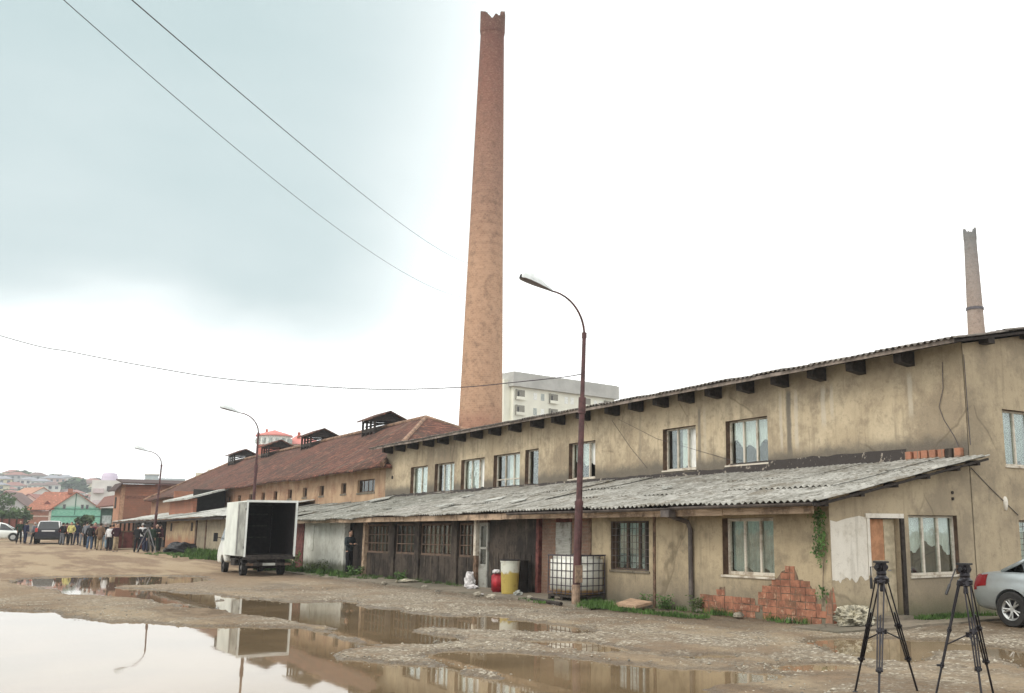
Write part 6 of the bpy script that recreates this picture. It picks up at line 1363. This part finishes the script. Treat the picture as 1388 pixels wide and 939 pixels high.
# ------------------------------------------------------------------ tripods
def tripod(feet, apex, zc, label, handle, mat, head_h=.16, name='tripod', group='black video tripods', stowed=True, big=1.):
    ax, ay = apex; root = empty(name, (ax, ay, 0), label, 'tripod', group); A = Vector((ax, ay, zc))
    mb = MB(); mb.lathe((ax, ay, zc), [(.055, -.06), (.075, -.045), (.08, .0), (.06, .015), (.05, .03)], 20); mb.lathe((ax, ay, zc), [(.02, -.14), (.028, -.13), (.02, -.06)], 12)
    part('crown_bowl', mb, mat, root, smooth=False)
    for f in feet:
        F = Vector((f[0], f[1], .012 + (f[2] if len(f) > 2 else 0))); d = Vector((F.x - ax, F.y - ay, 0)).normalized(); sd_ = Vector((-d.y, d.x, 0)); top = A + d * .065 - Vector((0, 0, .03)); J1 = top.lerp(F, .40); J2 = top.lerp(F, .70)
        mb = MB()
        for s in (-1, 1): mb.tube([top + sd_ * .032 * s, J2 + sd_ * .024 * s], .0085 * big, 7)
        mb.tube([J1 + (top - J1) * .3, J1, J2.lerp(F, .02)], .0105 * big, 7); mb.tube([J2 - (F - J2) * .02, F], .0115 * big, 8)
        for P_, w in ((top, .045), (J1, .04), (J2, .036)):
            u = (F - top).normalized(); mb.tube([P_ - u * .028, P_ + u * .028], [w * .55, w * .55], 8); mb.tube([P_ - sd_ * w, P_ + sd_ * w], .016, 8)
        lg = part('leg', mb, mat, root)
        mb = MB(); mb.tube([J2 + d * .01, J2 + d * .055], .013, 7); part('leg_clamp', mb, M['black'], lg)
        mb = MB(); mb.ell(tuple(F), .026, .026, .018, 10, 6); mb.tube([F - sd_ * .03, F + sd_ * .03], .012, 6); part('foot', mb, M['black'], lg, smooth=True)
    C_ = Vector((ax, ay, zc - .55)); mb = MB()
    for f in feet:
        F = Vector((f[0], f[1], 0)); d = Vector((F.x - ax, F.y - ay, 0)).normalized(); top = A + d * .065 - Vector((0, 0, .03)); J = top.lerp(F, .52); mb.tube([C_, J], .008, 6)
    mb.tube([C_ + Vector((0, 0, .02)), C_ - Vector((0, 0, .03))], .03, 10); part('spreader', mb, mat, root)
    mb = MB(); z = zc + .03
    mb.lathe((ax, ay, z), [(.05, 0), (.055, .02), (.05, .05)], 18); mb.tube([(ax - .055, ay, z + .085), (ax + .055, ay, z + .085)], .045, 14); mb.box(ax - .03, ax + .03, ay - .05, ay + .05, z + .05, z + .13)
    hdp = part('fluid_head', mb, mat, root)
    mb = MB(); mb.box(ax - .042, ax + .042, ay - .075, ay + .075, z + .131, z + .15); part('quick_release_plate', mb, M['black'], hdp)
    for s in (-1, 1): mb = MB(); mb.disc((ax + s * .072, ay, z + .085), (1, 0, 0), .026, .03, 12); part('knob', mb, M['black'], hdp)
    h0 = Vector((ax, ay, z + .09)) + Vector(handle[0]) * .15; mb = MB(); mb.tube([Vector((ax, ay, z + .085)), h0, Vector(handle[1])], .0075, 7); hp_ = part('pan_handle', mb, mat, hdp)
    mb = MB(); e = Vector(handle[1]); u = (e - h0).normalized(); mb.tube([e - u * .11, e - u * .09, e + u * .01], [.012, .016, .015], 10); part('handle_grip', mb, M['black'], hp_)
    return root
rv = Vector((math.cos(YAW), -math.sin(YAW), 0)); fv = Vector((math.sin(YAW), math.cos(YAW), 0))
def mk_tripod(fp, headpx, ycrown, label, hoff, hdz):
    F = [gp(*p) for p in fp]; cx, cy = sum(f[0] for f in F) / 3, sum(f[1] for f in F) / 3; D = math.hypot(cx, cy); a = az_of(headpx); cx, cy = math.sin(a) * D, math.cos(a) * D
    zc = elz(ycrown, D, headpx); e = Vector((cx, cy, zc)) + rv * hoff[0] + fv * hoff[1] + Vector((0, 0, hdz)); d0 = (rv * hoff[0] + fv * hoff[1]).normalized() * .8
    tripod(F, (cx, cy), zc, label, ((d0.x, d0.y, 0), tuple(e)), M['black_metal'])
mk_tripod([(1159, 940), (1244, 940), (1191, 968)], 1192, 784, 'black video tripod standing left, in front of the open door', (-.12, -.02), -.10)
mk_tripod([(1267, 952), (1333, 962), (1347, 944)], 1304, 787, 'black video tripod standing right, between the window and the silver car', (-.24, -.10), -.13)
mb = MB()                                                 # soft bag strapped to the right tripod's leg
# far silver tripod with a video camera
x, y, z = gg(198, 750.5)
a_ = az_of(198); dd = .62
ft = [(x - .62 * rv.x, y - .62 * rv.y, z), (x + .62 * rv.x, y + .62 * rv.y, z), (x + .45 * fv.x, y + .45 * fv.y, z)]
tripod(ft, (x, y), z + 1.45, 'silver tripod carrying a video camera in front of the crowd', ((-.6, .4, 0), (x - .3, y + .35, z + 1.42)), M['grey_metal'], group=None, big=2.4)
VC = empty('video_camera', (x, y, z + 1.64), 'black video camera mounted on the silver tripod', 'camera', rz=.9)
mb = MB(); mb.box(-.07, .07, -.20, .16, 0, .17); mb.box(-.02, .02, -.16, .12, .22, .25); mb.box(-.02, .02, -.16, -.12, .17, .22); mb.box(-.02, .02, .08, .12, .17, .22); part('body', mb, M['black'], VC, world=False); mb = MB(); mb.tube([(0, .16, .09), (0, .22, .09), (0, .30, .09)], [.05, .055, .065], 14); part('lens', mb, M['black_metal'], VC, world=False)

# ------------------------------------------------------------------ box truck
def wheel(parent, c, r_, w, axis=(1, 0, 0), rim=None, spokes=0, world=False, name='wheel'):
    c = Vector(c); a = Vector(axis).normalized(); mb = MB(); n = 32; prof = [(r_ * .62, -w / 2), (r_ * .93, -w / 2), (r_, -w / 2 + .03), (r_, w / 2 - .03), (r_ * .93, w / 2), (r_ * .62, w / 2), (r_ * .62, -w / 2)]
    u = a.orthogonal().normalized(); v = a.cross(u); vs = [c + a * z + (u * math.cos(2 * math.pi * k / n) + v * math.sin(2 * math.pi * k / n)) * rr for rr, z in prof[:-1] for k in range(n)]; m_ = len(prof) - 1
    mb.add(vs, [(i * n + k, i * n + (k + 1) % n, ((i + 1) % m_) * n + (k + 1) % n, ((i + 1) % m_) * n + k) for i in range(m_) for k in range(n)]); t = part(name, mb, M['rubber'], parent, world=world)
    mb = MB()
    if spokes:
        mb.tube([c - a * .02, c + a * (w / 2 - .035)], r_ * .17, 20)
        vs = [c + a * z + (u * math.cos(2 * math.pi * k / n) + v * math.sin(2 * math.pi * k / n)) * rr for rr, z in [(r_ * .52, w / 2 - .05), (r_ * .62, w / 2 - .012), (r_ * .66, w / 2 - .004), (r_ * .58, -w / 2 + .02), (r_ * .5, 0)] for k in range(n)]
        mb.add(vs, [(i * n + k, i * n + (k + 1) % n, ((i + 1) % 5) * n + (k + 1) % n, ((i + 1) % 5) * n + k) for i in range(5) for k in range(n)])
        for k in range(spokes):
            for off in (-.10, .10):
                an = 2 * math.pi * k / spokes + off; an2 = 2 * math.pi * k / spokes + off * 1.9; d = u * math.cos(an) + v * math.sin(an); d2 = u * math.cos(an2) + v * math.sin(an2); mb.tube([c + a * (w / 2 - .045) + d * r_ * .12, c + a * (w / 2 - .028) + d2 * r_ * .56], [r_ * .055, r_ * .05], 6)
    else: mb.tube([c - a * .02, c + a * (w / 2 - .06)], r_ * .60, 24); mb.tube([c, c + a * (w / 2 - .02)], r_ * .22, 14)
    part('rim', mb, rim or M['grey_metal'], t, world=world)
    if spokes: mb = MB(); mb.disc(c + a * (w / 2 - .09), a, r_ * .50, .02, 28); part('brake_disc', mb, M['black_metal'], t, world=world)
    return t
TK = empty('box_truck', (10.95, 41.1, .0), 'white box truck with open rear doors and empty dark cargo box', 'truck', rz=-R(1.5)); TK.scale = (.905, .90, .97)
Tp = lambda n, mb, m, par=None, sm=False, label=None: part(n, mb, m, par or TK, world=False, smooth=sm, label=label)
bw, b0, b1, zb, zt_ = 1.07, -1.15, 2.95, .80, 3.02
mb = MB(); t = .05
mb.box(-bw, -bw + t, b0, b1, zb, zt_); mb.box(bw - t, bw, b0, b1, zb, zt_); mb.box(-bw + t, bw - t, b0, b1, zt_ - t, zt_); mb.box(-bw + t, bw - t, b1 - t, b1, zb, zt_ - t)
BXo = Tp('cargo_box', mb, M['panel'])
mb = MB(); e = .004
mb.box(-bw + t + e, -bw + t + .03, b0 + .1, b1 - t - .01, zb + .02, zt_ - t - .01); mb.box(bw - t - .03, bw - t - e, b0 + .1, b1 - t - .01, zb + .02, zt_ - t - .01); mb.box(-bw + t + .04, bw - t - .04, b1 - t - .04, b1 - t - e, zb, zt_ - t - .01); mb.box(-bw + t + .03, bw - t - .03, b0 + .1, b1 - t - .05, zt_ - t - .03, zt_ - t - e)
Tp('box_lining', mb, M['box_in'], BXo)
mb = MB(); mb.box(-bw + t, bw - t, b0, b1 - t, zb - .03, zb + .05)
for k in range(3): mb.box(-bw + .35, bw - .35, b1 - .35, b1 - .2, 1.5 + k * .5, 1.56 + k * .5)
Tp('box_floor', mb, M['chassis'], BXo)
mb = MB(); mb.box(-bw - .02, -bw + .06, b0 - .03, b0 - .001, zb - .02, zt_ + .02); mb.box(bw - .06, bw + .02, b0 - .03, b0 - .001, zb - .02, zt_ + .02); mb.box(-bw + .06, bw - .06, b0 - .03, b0 - .001, zt_ - .07, zt_ + .02); Tp('door_frame', mb, M['white_paint'], BXo)
mb = MB(); mb.box(-bw - .02, bw + .02, b0 - .04, b0 + .1, zb - .13, zb - .032); Tp('rear_sill', mb, M['chassis'])
# leaves folded round against the sides
mb = MB(); mb.hexa([(-bw - .03, b0 + .0, zb + .02), (-bw - .16, b0 + .98, zb + .02), (-bw - .12, b0 + .99, zb + .02), (-bw - .003, b0 + .02, zb + .02), (-bw - .03, b0 + .0, zt_ - .06), (-bw - .16, b0 + .98, zt_ - .06), (-bw - .12, b0 + .99, zt_ - .06), (-bw - .003, b0 + .02, zt_ - .06)])
dl = Tp('rear_door', mb, M['panel_dirty'], label='grey inner face of the left rear door, swung open')
mb = MB(); mb.tube([(-bw - .16, b0 + .75, zb + .1), (-bw - .16, b0 + .75, zt_ - .15)], .014, 6); Tp('lock_rod', mb, M['grey_metal'], dl)
mb = MB(); mb.hexa([(bw + .004, b0 + .02, zb + .02), (bw + .10, b0 + .99, zb + .02), (bw + .14, b0 + .98, zb + .02), (bw + .035, b0, zb + .02), (bw + .004, b0 + .02, zt_ - .06), (bw + .10, b0 + .99, zt_ - .06), (bw + .14, b0 + .98, zt_ - .06), (bw + .035, b0, zt_ - .06)])
dr_ = Tp('rear_door', mb, M['panel_dirty']); mb = MB(); mb.tube([(bw + .16, b0 + .75, zb + .1), (bw + .16, b0 + .75, zt_ - .15)], .014, 6); Tp('lock_rod', mb, M['grey_metal'], dr_)
for z in (zb + .3, zt_ - .4): mb = MB(); mb.box(-bw - .045, -bw - .021, b0 - .02, b0 + .08, z, z + .1); Tp('hinge', mb, M['black_metal'], BXo); mb = MB(); mb.box(bw + .021, bw + .045, b0 - .02, b0 + .08, z, z + .1); Tp('hinge', mb, M['black_metal'], BXo)
mb = MB()
for s in (-1, 1): mb.box(s * .38 - .04, s * .38 + .04, b0 + .1, 3.4, .52, .66)
for y in (-.9, -.2, .6, 1.5, 2.4): mb.box(-.34, .34, y, y + .08, .54, .64)
for y in (-.95, .7, 1.8): mb.box(-1.0, 1.0, y, y + .06, .665, .765)
mb.tube([(-.75, 0, .34), (.75, 0, .34)], .06, 10); mb.ell((0, 0, .34), .15, .15, .14, 12, 8); mb.tube([(0, .1, .36), (0, 3., .5)], .04, 8); mb.box(.45, .9, 1.0, 1.8, .36, .62)
mb.box(-.9, -.45, 1.3, 2.1, .38, .62)
Tp('chassis', mb, M['chassis'])
mb = MB(); mb.box(-.95, .95, b0 - .02, b0 + .05, .42, .53); mb.box(-.5, -.45, b0 + .05, b0 + .2, .45, .66); mb.box(.45, .5, b0 + .05, b0 + .2, .45, .66); bp_ = Tp('rear_bumper', mb, M['chassis'])
for s in (-1, 1): mb = MB(); mb.box(s * .80 - .14, s * .80 + .14, b0 - .05, b0 - .021, .43, .52); Tp('tail_light', mb, M['reveal'], bp_)
mb = MB(); mb.box(-.26, .26, b0 - .034, b0 - .021, .43, .53); Tp('number_plate', mb, M['panel_dirty'], bp_)
for s in (-1, 1):
    wheel(TK, (s * .80, 0, .34), .34, .24, (s, 0, 0)); wheel(TK, (s * .80, 3.75, .34), .34, .22, (s, 0, 0))
    mb = MB(); mb.tube([(s * .80 - .14, math.cos(a) * .42, .34 + math.sin(a) * .42) for a in np.linspace(.3, 2.84, 12)], .02, 5); Tp('mudguard', mb, M['black'])
def loftbody(stations, n=10, closed=True):
    """stations: (y, z_bottom, z_shoulder, z_top, halfwidth_bottom, halfwidth_mid, halfwidth_top)"""
    mb = MB(); vs = []; m_ = 0
    for (y, zb_, zs, zt, wb, wm_, wt) in stations:
        ring = [(0, zb_), (wb * .9, zb_), (wb, zb_ + .06), (wm_, (zb_ + zs) / 2), (wm_ * .985, zs), (wt, zt - .03), (wt * .92, zt), (0, zt + .02)]
        full = ring + [(-a, b) for a, b in ring[-2:0:-1]]; m_ = len(full); vs += [(a, y, b) for a, b in full]
    N_ = len(stations); fs = [(i * m_ + k, i * m_ + (k + 1) % m_, (i + 1) * m_ + (k + 1) % m_, (i + 1) * m_ + k) for i in range(N_ - 1) for k in range(m_)] + [tuple(range(m_)), tuple((N_ - 1) * m_ + k for k in range(m_))[::-1]]
    mb.add(vs, fs); return mb
def cut_arches(me, spots, r_, half):
    bm_ = bmesh.new(); bm_.from_mesh(me); bmesh.ops.recalc_face_normals(bm_, faces=bm_.faces[:]); bm_.to_mesh(me); bm_.free()
    cm = MB()
    for (y, z) in spots:
        for s in (-1, 1): cm.tube([(s * (half - .32), y, z), (s * (half + .4), y, z)], r_, 36)
    cme = cm.mesh('cut'); bm_ = bmesh.new(); bm_.from_mesh(cme); bmesh.ops.recalc_face_normals(bm_, faces=bm_.faces[:]); bm_.to_mesh(cme); bm_.free()
    co = bpy.data.objects.new('cut', cme); COL.objects.link(co); r = eval_mesh(me, [('SUBSURF', dict(levels=2, render_levels=2)), ('BOOLEAN', dict(object=co, operation='DIFFERENCE', solver='EXACT'))]); bpy.data.objects.remove(co); return r
# cab
me = loftbody([(2.98, .55, 1.4, 2.12, .93, .97, .80), (3.0, .45, 1.4, 2.16, .95, .98, .82), (3.7, .42, 1.4, 2.18, .95, .98, .82), (4.0, .42, 1.38, 2.10, .95, .98, .80), (4.5, .40, 1.30, 1.50, .95, .97, .88), (5.0, .38, 1.02, 1.12, .92, .95, .86), (5.25, .38, .85, .92, .85, .88, .78), (5.3, .42, .80, .86, .8, .82, .7)]).mesh('cab')
me = cut_arches(me, [(3.75, .36)], .43, .95); me.materials.clear(); me.materials.append(M['white_paint']); me.shade_smooth()
try: me.set_sharp_from_angle(angle=R(38))
except Exception: pass
cab = link('cab', me, TK, world=False)
for s in (-1, 1):
    mb = MB(); mb.hexa([(s * .985, 3.15, 1.42), (s * .985, 4.25, 1.40), (s * .95, 4.2, 1.45), (s * .95, 3.15, 1.45), (s * .87, 3.2, 2.02), (s * .87, 3.95, 1.98), (s * .83, 3.9, 1.98), (s * .83, 3.2, 2.0)]); Tp('side_window', mb, M['glass_car'], cab)
    mb = MB(); mb.tube([(s * .97, 4.25, 1.5), (s * 1.22, 4.15, 1.55)], .015, 6); mb.box(s * 1.15, s * 1.33, 4.08, 4.18, 1.35, 1.72); Tp('wing_mirror', mb, M['black'], cab)
    mb = MB(); mb.box(s * .55, s * .85, 5.2, 5.28, .68, .84); Tp('headlight', mb, M['glass'], cab)
mb = MB(); mb.hexa([(-.85, 4.52, 1.52), (.85, 4.52, 1.52), (.82, 4.48, 1.50), (-.82, 4.48, 1.50), (-.74, 4.08, 2.08), (.74, 4.08, 2.08), (.74, 4.0, 2.06), (-.74, 4.0, 2.06)]); Tp('windscreen', mb, M['glass_car'], cab)

# ------------------------------------------------------------------ cars
def car(root, st, gh, wheels, half, r_, body_m, roof_m, rimm, spokes, H):
    me = loftbody(st).mesh('body'); me = cut_arches(me, [(y, r_) for y in wheels], r_ + .05, half); me.materials.clear(); me.materials.append(body_m); me.shade_smooth()
    try: me.set_sharp_from_angle(angle=R(40))
    except Exception: pass
    b = link('body', me, root, world=False)
    def ghl(sc_, dz, a=0, n0=0, n1=None):
        mb = MB(); vs = []
        for (y, z0, z1, w0, w1) in gh: vs += [(-w0 * sc_, y, z0), (-w1 * sc_, y, z1 - .04 + dz), (-w1 * .9 * sc_, y, z1 + dz), (0, y, z1 + .02 + dz), (w1 * .9 * sc_, y, z1 + dz), (w1 * sc_, y, z1 - .04 + dz), (w0 * sc_, y, z0)]
        k = 7; fs = [(i * k + j, i * k + j + 1, (i + 1) * k + j + 1, (i + 1) * k + j) for i in range(len(gh) - 1) for j in range(k - 1)] + [tuple(range(k)), tuple((len(gh) - 1) * k + j for j in range(k))[::-1]]; mb.add(vs, fs); return mb
    part('windows', ghl(1., 0), M['glass_car'], b, world=False, smooth=False)
    mb = MB(); mb.v = []; k = 7; g2 = gh[1:-1]; vs = []                         # roof skin and pillars just proud of the glass
    for (y, z0, z1, w0, w1) in g2: vs += [(-w1 * 1.01, y, z1 - .045), (-w1 * .9, y, z1 + .008), (0, y, z1 + .028), (w1 * .9, y, z1 + .008), (w1 * 1.01, y, z1 - .045)]
    mb.add(vs, [(i * 5 + j, i * 5 + j + 1, (i + 1) * 5 + j + 1, (i + 1) * 5 + j) for i in range(len(g2) - 1) for j in range(4)])
    for s in (-1, 1):
        for i in (0, 1, len(gh) // 2, len(gh) - 2):
            a, c = gh[i], gh[i + 1]
            if i == 0 or i == len(gh) - 2: P0 = (s * a[3] * 1.005, a[0], a[1]); P1 = (s * c[4] * 1.0, c[0], c[2] - .02) if i == 0 else None
            if i == 0: mb.tube([(s * a[3] * .98, a[0], a[1] + .01), (s * c[4] * .97, c[0], c[2] - .02)], .04, 6)
            elif i == len(gh) - 2: mb.tube([(s * c[3] * .98, c[0], c[1] + .01), (s * a[4] * .97, a[0], a[2] - .02)], .035, 6)
            else: mb.tube([(s * a[3] * 1.0, a[0], a[1]), (s * a[4] * 1.0, a[0], a[2] - .04)], .035, 6)
    part('roof', mb, roof_m, b, world=False, smooth=True)
    for y in wheels:
        for s in (-1, 1): wheel(root, (s * (half - .11), y, r_), r_, .22, (s, 0, 0), rimm, spokes)
    return b
# silver saloon parked against the end wall: local y = forward, turned to face +X
SC = empty('silver_car', (17.38, 12.0, .0), 'silver saloon car with red tail lamp, parked with its rear to the end wall', 'car', rz=R(180))
st = [(0, .38, .72, .86, .62, .72, .60), (.04, .30, .74, .93, .74, .82, .70), (.25, .26, .80, .985, .80, .885, .76), (.7, .24, .84, 1.0, .82, .90, .80), (1.3, .22, .86, 1.0, .83, .905, .80), (2.2, .20, .86, .97, .83, .905, .80), (3.3, .20, .86, .95, .83, .90, .78), (4.0, .22, .80, .86, .81, .88, .74), (4.5, .26, .66, .74, .74, .82, .66), (4.75, .34, .56, .62, .58, .66, .52)]
gh_ = [(.62, .98, .99, .70, .66), (1.35, .97, 1.36, .76, .58), (1.9, .96, 1.43, .78, .60), (2.7, .95, 1.42, .78, .60), (3.1, .95, 1.32, .77, .58), (3.75, .93, .95, .74, .68)]
sb = car(SC, st, gh_, (.90, 3.80), .905, .32, M['silver'], M['silver'], M['alloy'], 5, 1.43)
for s in (-1, 1):
    mb = MB(); me_ = sb.data; bx_ = {}
    for p in me_.polygons:
        c = p.center
        if c.y < .40 and .66 + .25 * max(0, c.y - .1) < c.z < .93 and s * c.x > .50: 
            for vi in p.vertices:
                if vi not in bx_: v = me_.vertices[vi]; bx_[vi] = len(mb.v); mb.v.append(tuple(v.co + v.normal * .006))
            mb.f.append(tuple(bx_[vi] for vi in p.vertices))
    part('tail_light', mb, M['tail_red'], sb, world=False, smooth=True)
    mb = MB(); mb.box(s * .905, s * .915, 1.55, 3.2, .52, .56); part('side_strip', mb, M['silver'], sb, world=False)
    mb = MB(); mb.box(s * .89, s * .925, 2.15, 2.33, .78, .81); part('handle', mb, M['silver'], sb, world=False)
    mb = MB(); mb.ell((s * 1.0, 3.15, 1.0), .10, .07, .07, 10, 8); part('wing_mirror', mb, M['silver'], sb, world=False, smooth=True)
mb = MB(); mb.box(-.26, .26, -.02, .03, .60, .71); part('number_plate', mb, M['plate'], sb, world=False)
# estate / off-roader seen from behind
x, y, z = gg(63.5, 738)
SV = empty('estate_car', (x, y, z), 'dark off-road car with silver roof and red tail lamps, seen from behind', 'car', rz=-az_of(63.5) - .06)
st2 = [(0, .45, .95, 1.10, .78, .86, .80), (.05, .36, 1.0, 1.14, .86, .93, .84), (.5, .34, 1.02, 1.15, .90, .95, .86), (2.2, .32, 1.02, 1.14, .90, .95, .86), (3.2, .32, 1.0, 1.10, .90, .95, .86), (4.2, .36, .92, 1.02, .86, .92, .80), (4.6, .44, .8, .9, .76, .82, .7)]
gh2 = [(.02, 1.12, 1.16, .80, .76), (.32, 1.12, 1.74, .82, .68), (.9, 1.12, 1.80, .84, .70), (2.2, 1.12, 1.80, .84, .70), (2.7, 1.12, 1.74, .84, .68), (3.4, 1.08, 1.12, .80, .74)]
vb = car(SV, st2, gh2, (.9, 3.7), .95, .37, M['darkpaint'], plain('silver roof paint', (.62, .63, .62), .4, var=.1), M['alloy'], 0, 1.8)
for s in (-1, 1): mb = MB(); mb.box(s * .72, s * .90, -.03, .06, .95, 1.25); part('tail_light', mb, plain('bright tail red', (.55, .08, .07), .3), vb, world=False)
mb = MB(); mb.box(-.45, .45, -.05, -.02, .98, 1.08); part('number_plate', mb, M['plate'], vb, world=False)
mb = MB(); mb.box(-.85, .85, -.10, .03, .42, .60); part('bumper', mb, M['black'], vb, world=False)
# white car entering the picture at the far left
x, y, z = gg(12, 733.5); a_ = az_of(12)
WC = empty('white_car', (x - 3.4 * math.cos(a_), y + 3.4 * math.sin(a_), z), 'white car cut off by the left edge of the picture', 'car', rz=-a_ - math.pi / 2 - .1)
wb = car(WC, [(a, b, c, d, e * .94, f * .94, g_ * .94) for a, b, c, d, e, f, g_ in st], [(a, b, c + .12, d, e) for a, b, c, d, e in gh_], (.95, 3.75), .86, .33, M['white_paint'], M['white_paint'], M['alloy'], 0, 1.5)
for s in (-1, 1): mb = MB(); mb.ell((s * .62, 4.42, .66), .14, .14, .08, 10, 8); part('headlight', mb, M['plate'], wb, world=False, smooth=True)
# red skip behind the crowd
x, y, z = gg(171, 745.5)
SK = empty('waste_skip', (x, y, z), 'dark red steel skip behind the right half of the crowd', 'skip', rz=-az_of(171) + .05)
mb = MB(); mb.hexa([(-1.1, -.6, .12), (1.1, -.6, .12), (1.1, .9, .12), (-1.1, .9, .12), (-1.25, -.75, 1.2), (1.35, -.75, 1.2), (1.35, 1.05, 1.2), (-1.25, 1.05, 1.2)]); sk = part('body', mb, plain('rusty red steel', (.12, .035, .03), .8, var=.5, scale=2), SK, world=False)
mb = MB(); mb.box(-1.32, 1.42, -.82, -.74, 1.2, 1.28); mb.box(-1.32, 1.42, 1.04, 1.12, 1.2, 1.28); mb.box(-1.32, -1.24, -.74, 1.04, 1.2, 1.28); mb.box(1.34, 1.42, -.74, 1.04, 1.2, 1.28); part('rim', mb, M['reveal'], SK, world=False)
for k in range(4): mb = MB(); xx = -.95 + k * .65; mb.hexa([(xx - .04, -.66, .15), (xx + .04, -.66, .15), (xx + .04, -.6, .15), (xx - .04, -.6, .15), (xx - .04, -.80, 1.18), (xx + .04, -.80, 1.18), (xx + .04, -.72, 1.18), (xx - .04, -.72, 1.18)]); part('rib', mb, M['reveal'], SK, world=False)
for s in (-.8, .8): mb = MB(); mb.box(s - .1, s + .1, -.5, .8, 0, .12); part('runner', mb, M['black_metal'], SK, world=False)
# ------------------------------------------------------------------ haze
mb = MB(); mb.box(-1500, 1500, -1450, 1560, -8, 110)
hz = bpy.data.materials.new('haze'); hz.use_nodes = True; hz.node_tree.nodes.clear(); ho = hz.node_tree.nodes.new('ShaderNodeOutputMaterial'); hv = hz.node_tree.nodes.new('ShaderNodeVolumePrincipled')
hv.inputs['Color'].default_value = (.88, .93, .97, 1); hv.inputs['Density'].default_value = .00055; hv.inputs['Anisotropy'].default_value = .2; hz.node_tree.links.new(hv.outputs[0], ho.inputs['Volume'])
struct('haze', mb, hz, kind='stuff', label='thin pale haze over the far hillside', cat='haze')
